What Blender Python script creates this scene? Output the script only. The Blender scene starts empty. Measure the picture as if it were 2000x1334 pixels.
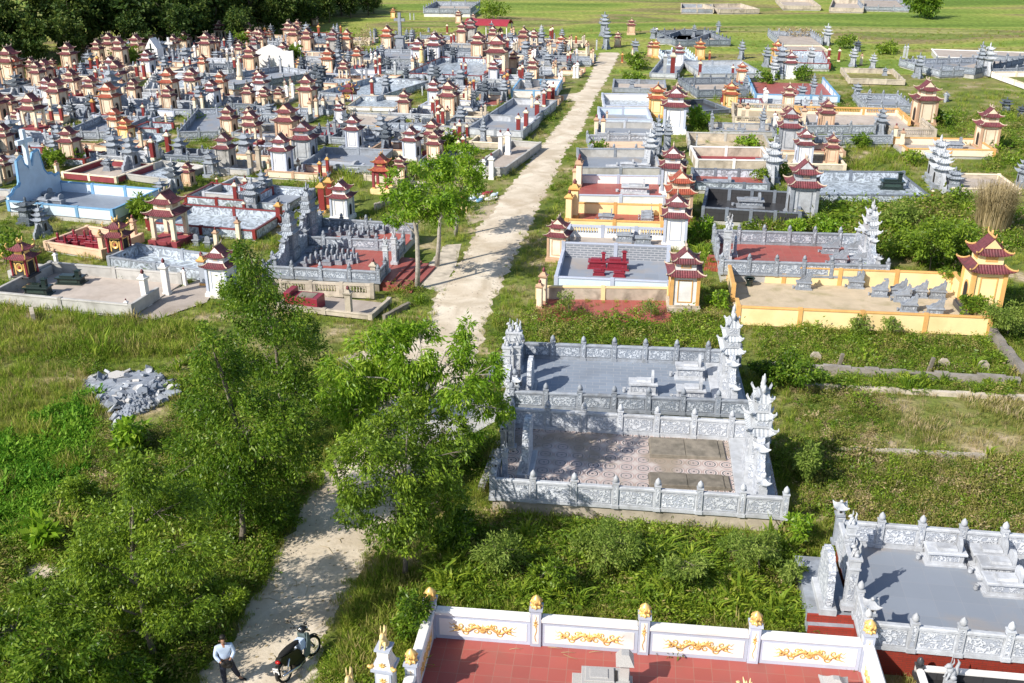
import bpy, math, random
import numpy as np
from mathutils import Vector, Matrix
R=math.radians; PI=math.pi
random.seed(7); rng=np.random.default_rng(7)
S=bpy.context.scene; C=S.collection
# ---------------------------------------------------------------- camera, world, sun, exposure
H=20.0; PITCH=R(23.5); FPX=2000.0
cam=bpy.data.cameras.new('camera'); co=bpy.data.objects.new('camera',cam); C.objects.link(co)
co.location=(0,0,H); co.rotation_euler=(PI/2-PITCH,0,0)
cam.sensor_width=36; cam.lens=36*FPX/2000; cam.clip_end=2000; cam.clip_start=.5
S.camera=co
W=bpy.data.worlds.new("World"); S.world=W; W.use_nodes=True
nt=W.node_tree; bg=nt.nodes['Background']; sk=nt.nodes.new('ShaderNodeTexSky'); sk.sky_type='NISHITA'; sk.sun_disc=False
SUN_EL=R(38); SUN_AZ=math.atan2(-.62,-.78)
sk.sun_elevation=SUN_EL; sk.sun_rotation=math.atan2(-.78,-.62)
nt.links.new(sk.outputs[0],bg.inputs[0]); bg.inputs[1].default_value=.115
sl=bpy.data.lights.new('sun','SUN'); sl.energy=4.7; sl.angle=R(.5); sl.color=(1,.94,.84)
so=bpy.data.objects.new('sun',sl); C.objects.link(so)
sd=Vector((math.cos(SUN_AZ)*math.cos(SUN_EL),math.sin(SUN_AZ)*math.cos(SUN_EL),math.sin(SUN_EL)))
so.rotation_euler=sd.to_track_quat('Z','Y').to_euler(); so.location=(-30,-30,60)
S.view_settings.view_transform='Standard'; S.view_settings.look='None'; S.view_settings.exposure=.46; S.view_settings.gamma=1
S.cycles.max_bounces=5; S.cycles.diffuse_bounces=3; S.cycles.transparent_max_bounces=4
# ---------------------------------------------------------------- pixel <-> ground survey
_s,_c=math.sin(PITCH),math.cos(PITCH)
def G(px,py,z=0.):
    x=(px-1000)/FPX; y=-(py-667)/FPX; r=(x,_c+_s*y,-_s+_c*y); t=(z-H)/r[2]
    return Vector((r[0]*t,r[1]*t,z))
def Pj(p):
    z=p[2]-H; d=p[1]*_c-z*_s; u=p[1]*_s+z*_c
    return 1000+FPX*p[0]/d, 667-FPX*u/d
def hgt(bx,by,ty,z=0.):
    p=G(bx,by,z); lo,hi=0,40
    for _ in range(40):
        m=(lo+hi)/2
        if Pj((p.x,p.y,z+m))[1]>ty: lo=m
        else: hi=m
    return lo
# ---------------------------------------------------------------- objects
def link(name,data,parent=None,loc=(0,0,0),rz=0):
    o=bpy.data.objects.new(name,data); C.objects.link(o); o.location=loc
    if rz: o.rotation_euler=(0,0,rz)
    if parent: o.parent=parent
    return o
def tag(o,label=None,cat=None,group=None,kind=None):
    if label: o['label']=label
    if cat: o['category']=cat
    if group: o['group']=group
    if kind: o['kind']=kind
    return o
def thing(name,label,cat,loc=(0,0,0),rz=0,group=None):
    return tag(link(name,None,None,loc,rz),label,cat,group)
AUTO=[]
def auto(o,phrase,cat,group): 
    o['category']=cat; o['group']=group; AUTO.append((o,phrase)); return o
# ---------------------------------------------------------------- mesh builder
class MB:
    def __init__(s): s.v=[];s.f=[];s.m=[];s.sm=[]
    def add(s,vs,fs,m=0,sm=False):
        b=len(s.v); s.v+=[tuple(v) for v in vs]; s.f+=[tuple(b+i for i in f) for f in fs]; s.m+=[m]*len(fs); s.sm+=[sm]*len(fs); return s
    def frus(s,cx,cy,z0,z1,a0,b0,a1=None,b1=None,m=0):
        a1=a0 if a1 is None else a1; b1=b0 if b1 is None else b1
        v=[(cx+i*a,cy+j*b,z) for z,a,b in((z0,a0,b0),(z1,a1,b1)) for i,j in((-1,-1),(1,-1),(1,1),(-1,1))]
        return s.add(v,[(3,2,1,0),(4,5,6,7),(0,1,5,4),(1,2,6,5),(2,3,7,6),(3,0,4,7)],m)
    def box(s,x0,x1,y0,y1,z0,z1,m=0): return s.frus((x0+x1)/2,(y0+y1)/2,z0,z1,(x1-x0)/2,(y1-y0)/2,m=m)
    def bbox(s,x0,x1,y0,y1,z0,z1,m=0,b=.015):   # box with a chamfered top edge
        cx,cy,a,c=(x0+x1)/2,(y0+y1)/2,(x1-x0)/2,(y1-y0)/2
        v=[(cx+i*(a-k),cy+j*(c-k),z) for z,k in((z0,0),(z1-b,0),(z1,b)) for i,j in((-1,-1),(1,-1),(1,1),(-1,1))]
        f=[(3,2,1,0),(8,9,10,11)]+[(r+i,r+(i+1)%4,r+4+(i+1)%4,r+4+i) for r in(0,4) for i in range(4)]
        return s.add(v,f,m)
    def lathe(s,cx,cy,prof,n=10,m=0,lobes=0,amp=0,sm=True):
        v=[];f=[]
        for r,z in prof:
            for i in range(n):
                a=2*PI*i/n; q=r*(1+amp*math.cos(lobes*a)); v.append((cx+q*math.cos(a),cy+q*math.sin(a),z))
        for k in range(len(prof)-1):
            for i in range(n): f.append((k*n+i,k*n+(i+1)%n,(k+1)*n+(i+1)%n,(k+1)*n+i))
        f.append(tuple((len(prof)-1)*n+i for i in range(n))); f.append(tuple(n-1-i for i in range(n)))
        return s.add(v,f,m,sm)
    def tube(s,pts,rs,n=6,m=0,sm=True):
        pts=[Vector(p) for p in pts]; v=[];f=[]
        if not hasattr(rs,'__len__'): rs=[rs]*len(pts)
        up=Vector((.13,.21,1)).normalized()
        for k,p in enumerate(pts):
            d=(pts[min(k+1,len(pts)-1)]-pts[max(k-1,0)]).normalized()
            a=d.cross(up); a=a.normalized() if a.length>1e-4 else Vector((1,0,0)); b=d.cross(a)
            for i in range(n):
                t=2*PI*i/n; v.append(p+(a*math.cos(t)+b*math.sin(t))*rs[k])
        for k in range(len(pts)-1):
            for i in range(n): f.append((k*n+i,(k+1)*n+i,(k+1)*n+(i+1)%n,k*n+(i+1)%n))
        f.append(tuple(range(n))); f.append(tuple((len(pts)-1)*n+n-1-i for i in range(n)))
        return s.add(v,f,m,sm)
    def ball(s,c,r,m=0,n=8,k=6):
        rx,ry,rz=(r,r,r) if not hasattr(r,'__len__') else r; v=[];f=[]
        for j in range(1,k):
            t=PI*j/k
            for i in range(n):
                a=2*PI*i/n; v.append((c[0]+rx*math.sin(t)*math.cos(a),c[1]+ry*math.sin(t)*math.sin(a),c[2]-rz*math.cos(t)))
        b=len(v); v+=[(c[0],c[1],c[2]-rz),(c[0],c[1],c[2]+rz)]
        for j in range(k-2):
            for i in range(n): f.append((j*n+i,j*n+(i+1)%n,(j+1)*n+(i+1)%n,(j+1)*n+i))
        for i in range(n): f.append((b,(i+1)%n,i)); f.append((b+1,(k-2)*n+i,(k-2)*n+(i+1)%n))
        return s.add(v,f,m,True)
    def prism(s,poly,y0,y1,m=0,axis='y'):   # polygon in x-z, extruded along y (or y-z along x)
        n=len(poly)
        if axis=='y': v=[(a,y0,b) for a,b in poly]+[(a,y1,b) for a,b in poly]
        elif axis=='x': v=[(y1,a,b) for a,b in poly]+[(y0,a,b) for a,b in poly]
        else: v=[(a,b,y1) for a,b in poly]+[(a,b,y0) for a,b in poly]
        f=[tuple(range(n)),tuple(2*n-1-i for i in range(n))]+[(i,n+i,n+(i+1)%n,(i+1)%n) for i in range(n)]
        return s.add(v,f,m)
    def mesh(s,name,mats):
        me=bpy.data.meshes.new(name); me.from_pydata(s.v,[],s.f)
        for m in mats: me.materials.append(m)
        me.polygons.foreach_set('material_index',s.m); me.polygons.foreach_set('use_smooth',s.sm); me.update(); return me
    def obj(s,name,mats,parent=None,loc=(0,0,0),rz=0): return link(name,s.mesh(name,mats if isinstance(mats,(list,tuple)) else [mats]),parent,loc,rz)
def roof(mb,rd,cx,cy,z,ax,ay,tx,ty,h,lift,th=.05,ns=6,nr=4,m=0,md=0,rr=.045):
    rings=[]
    for k in range(nr+1):
        t=k/nr; ex=ax+(tx-ax)*t; ey=ay+(ty-ay)*t; zz=z+h*t**1.45; q=(1-t)**2; ring=[]
        for sx,sy,dx,dy in((-1,-1,1,0),(1,-1,0,1),(1,1,-1,0),(-1,1,0,-1)):
            for i in range(ns):
                u=i/ns; w=abs(2*u-1)**3; fl=1+.07*w*q
                ring.append((cx+(sx+2*u*dx)*ex*fl,cy+(sy+2*u*dy)*ey*fl,zz+lift*w*q))
        rings.append(ring)
    n=4*ns; v=[p for r in rings for p in r]; f=[]
    for k in range(nr):
        for i in range(n): f.append((k*n+i,k*n+(i+1)%n,(k+1)*n+(i+1)%n,(k+1)*n+i))
    f.append(tuple(nr*n+i for i in range(n)))
    mb.add(v,f,m)
    low=[(p[0],p[1],p[2]-th) for p in rings[0]]; inn=[(cx+(p[0]-cx)*.6,cy+(p[1]-cy)*.6,z-th) for p in rings[0]]
    v=rings[0]+low+inn; f=[]
    for i in range(n):
        j=(i+1)%n; f.append((i+n,j+n,j,i)); f.append((i+2*n,j+2*n,j+n,i+n))
    f.append(tuple(3*n-1-i for i in range(n)))
    mb.add(v,f,m)
    if rd is not None:
        for c in range(4):
            pts=[Vector(rings[k][c*ns])+Vector((0,0,rr*.5)) for k in range(nr+1)]
            d=(pts[0]-pts[1]); d.z=0; d.normalize()
            tip=[pts[0]+d*lift*.35+Vector((0,0,lift*.35)),pts[0]+d*lift*.3+Vector((0,0,lift*.75))]
            rd.tube([tip[1],tip[0]]+pts,[rr*.4,rr*.9]+[rr]*(nr+1),4,md,False)
# ---------------------------------------------------------------- materials
def mat(name,c,rough=.85,var=.12,sc=3.,dirt=None,bump=None,pat=None,spec=.35,metal=0,rnd=.12,world=False):
    m=bpy.data.materials.new(name); m.use_nodes=True; t=m.node_tree; N=t.nodes; L=t.links; b=N['Principled BSDF']
    b.inputs['Roughness'].default_value=rough; b.inputs['Specular IOR Level'].default_value=spec; b.inputs['Metallic'].default_value=metal
    tc=N.new('ShaderNodeTexCoord')
    if world: P=N.new('ShaderNodeNewGeometry').outputs['Position']; PR=P
    else:
        P=tc.outputs['Object']; oi=N.new('ShaderNodeObjectInfo'); mu=N.new('ShaderNodeMath'); mu.operation='MULTIPLY'; mu.inputs[1].default_value=37
        L.new(oi.outputs['Random'],mu.inputs[0]); ad=N.new('ShaderNodeVectorMath'); L.new(P,ad.inputs[0]); L.new(mu.outputs[0],ad.inputs[1]); PR=ad.outputs[0]
    def noise(s,det=4,dis=0,src=None,ro=.6):
        n=N.new('ShaderNodeTexNoise'); n.inputs['Scale'].default_value=s; n.inputs['Detail'].default_value=det; n.inputs['Distortion'].default_value=dis; n.inputs['Roughness'].default_value=ro
        L.new(src or PR,n.inputs['Vector']); return n.outputs['Fac']
    def ramp(f,a,bb,c0=(0,0,0,1),c1=(1,1,1,1)):
        r=N.new('ShaderNodeValToRGB'); r.color_ramp.elements[0].position=a; r.color_ramp.elements[1].position=bb; r.color_ramp.elements[0].color=c0; r.color_ramp.elements[1].color=c1
        L.new(f,r.inputs[0]); return r.outputs[0]
    def mix(f,a,bb,mode='MIX'):
        x=N.new('ShaderNodeMix'); x.data_type='RGBA'; x.blend_type=mode
        for s,i in((f,0),(a,6),(bb,7)):
            if hasattr(s,'is_linked'): L.new(s,x.inputs[i])
            elif i==0: x.inputs[0].default_value=s
            else: x.inputs[i].default_value=(*s,1) if len(s)==3 else s
        return x.outputs[2]
    def math_(op,a,bb=0.):
        x=N.new('ShaderNodeMath'); x.operation=op
        for s,i in((a,0),(bb,1)):
            if hasattr(s,'is_linked'): L.new(s,x.inputs[i])
            else: x.inputs[i].default_value=s
        return x.outputs[0]
    K=dict(N=N,L=L,P=P,PR=PR,noise=noise,ramp=ramp,mix=mix,math=math_,b=b,tc=tc)
    lo=tuple(x*(1-var) for x in c); hi=tuple(min(1,x*(1+var)) for x in c)
    col=ramp(noise(sc),.3,.7,(*lo,1),(*hi,1)); hgt_=None
    if pat: col,hgt_=pat(K,col,c)
    if dirt:
        dc,am,ds=dirt; f=math_('MULTIPLY',ramp(noise(ds,6,.4),.5,.72),am); col=mix(f,col,dc)
    if rnd and not world:
        f=math_('MULTIPLY_ADD',oi.outputs['Random'],2*rnd); f.node.inputs[2].default_value=1-rnd
        cb=N.new('ShaderNodeCombineColor'); [L.new(f,cb.inputs[i]) for i in range(3)]; col=mix(1.,col,cb.outputs[0],'MULTIPLY')
    L.new(col,b.inputs['Base Color'])
    if hgt_ is not None or bump:
        bn=N.new('ShaderNodeBump'); bn.inputs['Distance'].default_value=.03
        if hgt_ is not None: L.new(hgt_,bn.inputs['Height']); bn.inputs['Strength'].default_value=.8
        else: L.new(noise(bump[0],5),bn.inputs['Height']); bn.inputs['Strength'].default_value=bump[1]
        L.new(bn.outputs[0],b.inputs['Normal'])
    return m
def p_brick(w,h,mortar,mc,var=.1,off=.5,wall=False,dist=.0):
    def f(K,col,c):
        n=K['N'].new('ShaderNodeTexBrick'); n.offset=off; n.inputs['Scale'].default_value=1; n.inputs['Brick Width'].default_value=w; n.inputs['Row Height'].default_value=h
        n.inputs['Mortar Size'].default_value=mortar; n.inputs['Color1'].default_value=(*[x*(1-var) for x in c],1); n.inputs['Color2'].default_value=(*[min(1,x*(1+var)) for x in c],1); n.inputs['Mortar'].default_value=(*mc,1)
        src=K['P']
        if wall:
            sx=K['N'].new('ShaderNodeSeparateXYZ'); K['L'].new(src,sx.inputs[0]); a=K['math']('ADD',sx.outputs[0],sx.outputs[1])
            cb=K['N'].new('ShaderNodeCombineXYZ'); K['L'].new(a,cb.inputs[0]); K['L'].new(sx.outputs[2],cb.inputs[1]); src=cb.outputs[0]
        K['L'].new(src,n.inputs['Vector']); return K['mix'](.8,col,n.outputs['Color']),None
    return f
def p_roof(K,col,c):
    N,L=K['N'],K['L']; g=N.new('ShaderNodeNewGeometry'); sx=N.new('ShaderNodeSeparateXYZ'); L.new(K['P'],sx.inputs[0])
    vt=N.new('ShaderNodeVectorTransform'); vt.vector_type='NORMAL'; vt.convert_from='WORLD'; vt.convert_to='OBJECT'; L.new(g.outputs['Normal'],vt.inputs[0]); sn=N.new('ShaderNodeSeparateXYZ'); L.new(vt.outputs[0],sn.inputs[0])
    ax=K['math']('ABSOLUTE',sn.outputs[0]); ay=K['math']('ABSOLUTE',sn.outputs[1]); sel=K['math']('GREATER_THAN',ax,ay)
    mx=N.new('ShaderNodeMix'); L.new(sel,mx.inputs[0]); L.new(sx.outputs[0],mx.inputs[2]); L.new(sx.outputs[1],mx.inputs[3])
    w=K['math']('SINE',K['math']('MULTIPLY',mx.outputs[0],44.)); w=K['math']('MULTIPLY_ADD',w,.5); w.node.inputs[2].default_value=.5
    z=K['math']('FRACT',K['math']('MULTIPLY',sx.outputs[2],9.)); 
    col=K['mix'](K['math']('MULTIPLY',K['ramp'](z,.75,1.),.35),col,(c[0]*.3,c[1]*.3,c[2]*.3))
    col=K['mix'](K['math']('MULTIPLY',K['ramp'](w,.0,.45,(1,1,1,1),(0,0,0,1)),.45),col,(c[0]*.35,c[1]*.35,c[2]*.35)); return col,w
def p_carve(lite,dark,s=7.):
    def f(K,col,c):
        n=K['noise'](s,2,1.6); r=K['ramp'](n,.44,.56); return K['mix'](r,dark,lite),r
    return f
def p_circle(K,col,c):
    N,L=K['N'],K['L']; sx=N.new('ShaderNodeSeparateXYZ'); L.new(K['P'],sx.inputs[0]); q=[]
    for i in(0,1): 
        a=K['math']('SUBTRACT',K['math']('FRACT',K['math']('MULTIPLY',sx.outputs[i],1.62)),.5); q.append(K['math']('MULTIPLY',a,a))
    d=K['math']('SQRT',K['math']('ADD',q[0],q[1]))
    r=N.new('ShaderNodeValToRGB'); r.color_ramp.interpolation='CONSTANT'; e=r.color_ramp.elements
    base=(.44,.36,.33,1); dk=(.04,.035,.05,1); lt=(.62,.56,.53,1)
    e[0].position=0; e[0].color=dk; e[1].position=.08; e[1].color=lt
    for p,cc in((.15,(.30,.17,.15,1)),(.20,lt),(.27,dk),(.34,lt),(.42,(.36,.22,.19,1)),(.46,base),(.5,(.54,.48,.45,1))):
        x=e.new(p); x.color=cc
    L.new(d,r.inputs[0]); 
    col=r.outputs[0]; n=K['noise'](.45,5,.5); col=K['mix'](K['math']('MULTIPLY',K['ramp'](n,.50,.62),.8),col,(.30,.245,.18)); return col,None
def p_marble(sc=1.2):
    def f(K,col,c):
        n=K['noise'](sc,6,2.5); r=K['ramp'](n,.44,.56); return K['mix'](r,tuple(x*.45 for x in c),col),None
    return f
M={}
def dm(k,*a,**kw): M[k]=mat(k,*a,**kw)
DIRT=(.10,.085,.065)
dm('stone',(.265,.292,.335),.75,.2,4,(DIRT,.45,1.1),(30,.3),rnd=.16)
dm('stone_pale',(.45,.47,.505),.7,.16,4,(DIRT,.4,1.0),(30,.3),rnd=.12)
dm('stone_mid',(.155,.18,.22),.75,.22,5,(DIRT,.4,1.6),(30,.3),rnd=.18)
dm('stone_dark',(.085,.105,.13),.6,.25,5,None,(30,.3))
dm('granite_grey',(.42,.41,.40),.5,.25,60,None,None)
dm('granite_dark',(.018,.03,.026),.18,.3,30,spec=.6)
dm('carve',(.4,.44,.5),.8,pat=p_carve((.50,.54,.60),(.22,.255,.31)))
dm('carve_pale',(.6,.6,.64),.8,pat=p_carve((.62,.645,.69),(.36,.39,.45)))
dm('carve_dark',(.2,.2,.2),.8,pat=p_carve((.30,.34,.39),(.16,.19,.23)))
dm('cream',(.78,.66,.50),.9,.07,2,((.34,.28,.2),.55,.9)); dm('cream_trim',(.46,.30,.20),.9,.1,3)
dm('white_paint',(.78,.76,.74),.85,.05,2,((.35,.33,.30),.4,.9)); dm('white_trim',(.42,.46,.56),.85,.06,3)
dm('yellow_paint',(.82,.64,.34),.88,.05,1.5,((.45,.30,.12),.3,.7)); dm('orange_trim',(.62,.35,.12),.88,.1,3)
dm('peach_paint',(.70,.50,.35),.9,.1,2,((.30,.2,.12),.4,.8))
dm('grey_plaster',(.43,.42,.40),.9,.12,2,((.12,.11,.09),.55,.9)); dm('old_plaster',(.48,.42,.34),.95,.18,2,((.09,.08,.06),.65,.9),(8,.3))
dm('blue_paint',(.60,.70,.80),.8,.05,2,((.3,.33,.36),.3,.8)); dm('blue_trim',(.16,.33,.52),.8,.08,3)
dm('maroon_paint',(.24,.045,.055),.7,.15,3); dm('red_tile_post',(.25,.035,.035),.35,.2,12,None,None,p_brick(.12,.06,.006,(.10,.04,.035),wall=True))
dm('roof_maroon',(.185,.05,.06),.55,.3,4,((.07,.05,.05),.7,1.6),None,p_roof); dm('roof_red',(.36,.085,.05),.55,.3,4,((.13,.07,.05),.6,1.6),None,p_roof)
dm('roof_grey',(.33,.37,.425),.7,.12,4,(DIRT,.2,1.3),None,p_roof); dm('roof_pale',(.50,.53,.57),.7,.1,4,None,None,p_roof); dm('roof_dark',(.10,.12,.145),.7,.12,4,None,None,p_roof)
dm('ridge_cream',(.50,.40,.31),.8,.1,4); dm('ridge_orange',(.62,.36,.14),.8,.12,4); dm('ridge_dark',(.10,.09,.085),.8,.12,4)
dm('red_floor',(.33,.085,.07),.5,.1,1.2,((.22,.11,.09),.5,.6),None,p_brick(.5,.5,.008,(.30,.17,.13),off=0))
dm('brick_red_small',(.30,.04,.025),.5,.2,6,None,None,p_brick(.22,.07,.008,(.13,.05,.04),wall=True))
dm('grey_floor',(.245,.275,.325),.6,.08,1,((.38,.30,.22),.6,.45),None,p_brick(.8,.8,.006,(.30,.31,.34),.06,off=0))
dm('slate_floor',(.21,.245,.30),.5,.1,1,((.15,.17,.2),.5,.5),None,p_brick(.6,.3,.012,(.33,.34,.36),.09,off=.5))
dm('marble_floor',(.50,.57,.64),.35,.08,1,None,None,p_marble(1.4)); dm('marble_wall',(.52,.58,.66),.35,.08,1,None,None,p_marble(2.))
dm('circle_floor',(.5,.35,.3),.6,.1,1,None,None,p_circle)
dm('concrete_floor',(.42,.365,.32),.95,.12,1.2,((.24,.19,.15),.6,.6),(25,.3)); dm('sand_floor',(.50,.41,.29),1,.1,1.5,((.25,.22,.10),.6,.9),(25,.5))
dm('slab_old',(.21,.185,.15),.95,.25,2.5,((.05,.05,.04),.6,1.5),(18,.6))
dm('grey_brick_tile',(.22,.24,.28),.5,.15,3,None,None,p_brick(.42,.14,.03,(.48,.49,.52),wall=True))
dm('black_tile',(.055,.055,.06),.3,.2,3,None,None,p_brick(.6,.5,.01,(.02,.02,.02),wall=True))
dm('gold',(.78,.50,.17),.38,.15,8,spec=.6,metal=.25); dm('gold_pale',(.80,.62,.30),.45,.15,8,((.35,.2,.08),.4,2.)); dm('painted_dark',(.03,.028,.026),.95)  # near-black last entry paints the shade inside arch and lantern openings
dm('tomb_maroon',(.22,.025,.04),.3,.1,5); dm('tomb_green',(.03,.055,.045),.2,.2,9,spec=.6)
dm('bark',(.17,.145,.115),.95,.3,6,None,(14,.8)); dm('bark_pale',(.34,.31,.27),.95,.3,6,None,(14,.8))
dm('brick_old',(.26,.235,.21),.95,.2,2,((.06,.06,.045),.6,1.),(10,.6))
dm('shed_red',(.30,.035,.05),.45,.1,2); dm('shed_green',(.03,.16,.08),.6)
# foliage
def leafmat(name,c1,c2,c3,rough=.42,tr=.28,spec=.5,psc=.5):
    m=bpy.data.materials.new(name); m.use_nodes=True; t=m.node_tree; N=t.nodes; L=t.links; b=N['Principled BSDF']
    g=N.new('ShaderNodeNewGeometry'); n=N.new('ShaderNodeTexNoise'); n.inputs['Scale'].default_value=psc; n.inputs['Detail'].default_value=3; L.new(g.outputs['Position'],n.inputs['Vector'])
    a=N.new('ShaderNodeMath'); a.operation='MULTIPLY_ADD'; a.inputs[1].default_value=.55; L.new(g.outputs['Random Per Island'],a.inputs[0])
    s=N.new('ShaderNodeMath'); s.operation='SUBTRACT'; s.inputs[1].default_value=.27; L.new(n.outputs['Fac'],s.inputs[0]); L.new(s.outputs[0],a.inputs[2])
    r=N.new('ShaderNodeValToRGB'); e=r.color_ramp.elements; e[0].position=.2; e[0].color=(*c1,1); e[1].position=.8; e[1].color=(*c3,1); x=e.new(.5); x.color=(*c2,1); L.new(a.outputs[0],r.inputs[0])
    L.new(r.outputs[0],b.inputs['Base Color']); b.inputs['Roughness'].default_value=rough; b.inputs['Specular IOR Level'].default_value=spec
    tb=N.new('ShaderNodeBsdfTranslucent'); L.new(r.outputs[0],tb.inputs[0]); mx=N.new('ShaderNodeMixShader'); mx.inputs[0].default_value=tr
    o=N['Material Output']; L.new(b.outputs[0],mx.inputs[1]); L.new(tb.outputs[0],mx.inputs[2]); L.new(mx.outputs[0],o.inputs[0]); M[name]=m
leafmat('leaf_dark',(.045,.10,.008),(.10,.20,.013),(.26,.37,.04),.4,.42,.3)
leafmat('leaf_bright',(.10,.21,.012),(.20,.36,.02),(.37,.50,.055),.4,.45,.3)
leafmat('leaf_forest',(.022,.055,.010),(.055,.105,.016),(.13,.17,.03),.6,.28,.25,.12)
leafmat('leaf_shrub',(.08,.15,.014),(.17,.275,.026),(.31,.42,.04),.42,.42,.3)
leafmat('leaf_fern',(.09,.17,.016),(.19,.30,.026),(.38,.46,.05),.5,.42,.3,.7)
leafmat('leaf_dry',(.24,.19,.09),(.42,.33,.18),(.54,.45,.27),.8,.25,.15)
leafmat('leaf_feather',(.10,.17,.025),(.20,.29,.045),(.33,.41,.09),.6,.42,.25,.8)
leafmat('grass_mix',(.13,.23,.018),(.25,.36,.035),(.43,.44,.09),.7,.42,.15,.22)
leafmat('grass_olive',(.12,.16,.03),(.24,.26,.05),(.44,.37,.15),.75,.38,.12,.35)
leafmat('crop_green',(.06,.19,.012),(.13,.30,.02),(.25,.42,.04),.6,.42,.2,.4)
# ---------------------------------------------------------------- ground, road
def ground_mat():
    m=bpy.data.materials.new('ground'); m.use_nodes=True; t=m.node_tree; N=t.nodes; L=t.links; b=N['Principled BSDF']; b.inputs['Roughness'].default_value=1; b.inputs['Specular IOR Level'].default_value=.1
    g=N.new('ShaderNodeNewGeometry')
    def noise(s,d=5,dis=0,src=None):
        n=N.new('ShaderNodeTexNoise'); n.inputs['Scale'].default_value=s; n.inputs['Detail'].default_value=d; n.inputs['Distortion'].default_value=dis; L.new(src or g.outputs['Position'],n.inputs['Vector']); return n.outputs['Fac']
    def ramp(f,*st):
        r=N.new('ShaderNodeValToRGB'); e=r.color_ramp.elements
        e[0].position=st[0][0]; e[0].color=(*st[0][1],1); e[1].position=st[-1][0]; e[1].color=(*st[-1][1],1)
        for p,c in st[1:-1]: x=e.new(p); x.color=(*c,1)
        L.new(f,r.inputs[0]); return r.outputs[0]
    def mix(f,a,bb):
        x=N.new('ShaderNodeMix'); x.data_type='RGBA'; L.new(f,x.inputs[0]); L.new(a,x.inputs[6]); L.new(bb,x.inputs[7]); return x.outputs[2]
    near=ramp(noise(.35,6),(.36,(.09,.13,.025)),(.5,(.16,.19,.045)),(.60,(.27,.24,.11)),(.68,(.46,.37,.25)))
    st=N.new('ShaderNodeVectorMath'); st.operation='MULTIPLY'; st.inputs[1].default_value=(.35,1.5,1); L.new(g.outputs['Position'],st.inputs[0])
    far=ramp(noise(.045,7,.6,st.outputs[0]),(.36,(.14,.22,.04)),(.45,(.23,.31,.06)),(.51,(.34,.36,.09)),(.56,(.27,.22,.11)),(.60,(.17,.23,.05)),(.64,(.32,.33,.11)),(.70,(.38,.34,.15)))
    fine=ramp(noise(1.3,6),(.3,(.55,.55,.55)),(.7,(1.15,1.15,1.15)))
    mm=N.new('ShaderNodeMix'); mm.data_type='RGBA'; mm.blend_type='MULTIPLY'; mm.inputs[0].default_value=1; L.new(far,mm.inputs[6]); L.new(fine,mm.inputs[7])
    sx=N.new('ShaderNodeSeparateXYZ'); L.new(g.outputs['Position'],sx.inputs[0]); mr=N.new('ShaderNodeMapRange'); mr.inputs[1].default_value=112; mr.inputs[2].default_value=132; L.new(sx.outputs[1],mr.inputs[0])
    L.new(mix(mr.outputs[0],near,mm.outputs[2]),b.inputs['Base Color'])
    bn=N.new('ShaderNodeBump'); bn.inputs['Strength'].default_value=.8; bn.inputs['Distance'].default_value=.15; L.new(noise(4,5),bn.inputs['Height']); L.new(bn.outputs[0],b.inputs['Normal']); return m
M['ground']=ground_mat()
b=MB(); b.add([(-500,-60,0),(500,-60,0),(500,900,0),(-500,900,0)],[(0,1,2,3)])
tag(b.obj('ground',M['ground']),'green and sandy grassland reaching past the cemetery','ground',None,'structure')
def road_mat():
    def f(K,col,c):
        n=K['noise'](.5,6,.8); r=K['ramp'](n,.4,.62); col=K['mix'](r,(.50,.425,.325),(.68,.60,.49))
        s=K['noise'](12,6); r2=K['ramp'](s,.55,.75); col=K['mix'](K['math']('MULTIPLY',r2,.4),col,(.30,.25,.19)); return col,K['noise'](6,8)
    return mat('road',(.5,.42,.33),1,.1,2,((.40,.31,.21),.6,.35),None,f,spec=.1,world=True)
M['road']=road_mat()
RD=[(1480,250,560),(1400,318,590),(1334,383,604),(1270,438,628),(1200,480,655),(1150,508,688),(1100,536,714),(1050,562,748),(1000,588,782),(950,620,812),(900,655,838),(850,695,862),(800,735,885),(750,780,908),(700,812,930),(650,832,945),(600,842,958),(560,865,978),(500,908,1005),(450,930,1032),(400,965,1053),(360,1000,1075),(333,1022,1088),(300,1046,1102),(250,1085,1138),(215,1115,1152),(185,1132,1166),(160,1147,1182),(125,1163,1200),(103,1172,1210)]
RE=[(G(l,y),G(r,y)) for y,l,r in RD]
def road_mesh():
    b=MB(); L_=[]; nx=10
    pts=[]
    for (a0,b0),(a1,b1) in zip(RE[:-1],RE[1:]):
        n=max(2,int((a1-a0).length/.35))
        for i in range(n): t=i/n; pts.append((a0.lerp(a1,t),b0.lerp(b1,t)))
    pts.append(RE[-1])
    v=[];f=[]
    for k,(a,c) in enumerate(pts):
        ja=(math.sin(k*.9)+math.sin(k*2.3+1))*.07+random.uniform(-.03,.03); jb=(math.sin(k*.7+2)+math.sin(k*1.9))*.07+random.uniform(-.03,.03); d=(c-a).normalized()
        a=a-d*(.02+ja*1.5); c=c+d*(.02+jb*1.5)
        for i in range(nx+1): 
            t=i/nx; p=a.lerp(c,t); v.append((p.x,p.y,.006+.035*math.sin(PI*t)))
    for k in range(len(pts)-1):
        for i in range(nx): q=k*(nx+1)+i; f.append((q,q+1,q+nx+2,q+nx+1))
    return b.add(v,f,0,True)
tag(road_mesh().obj('dirt_road',M['road']),'pale sandy dirt road running between the graves','road',None,'structure')
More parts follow.
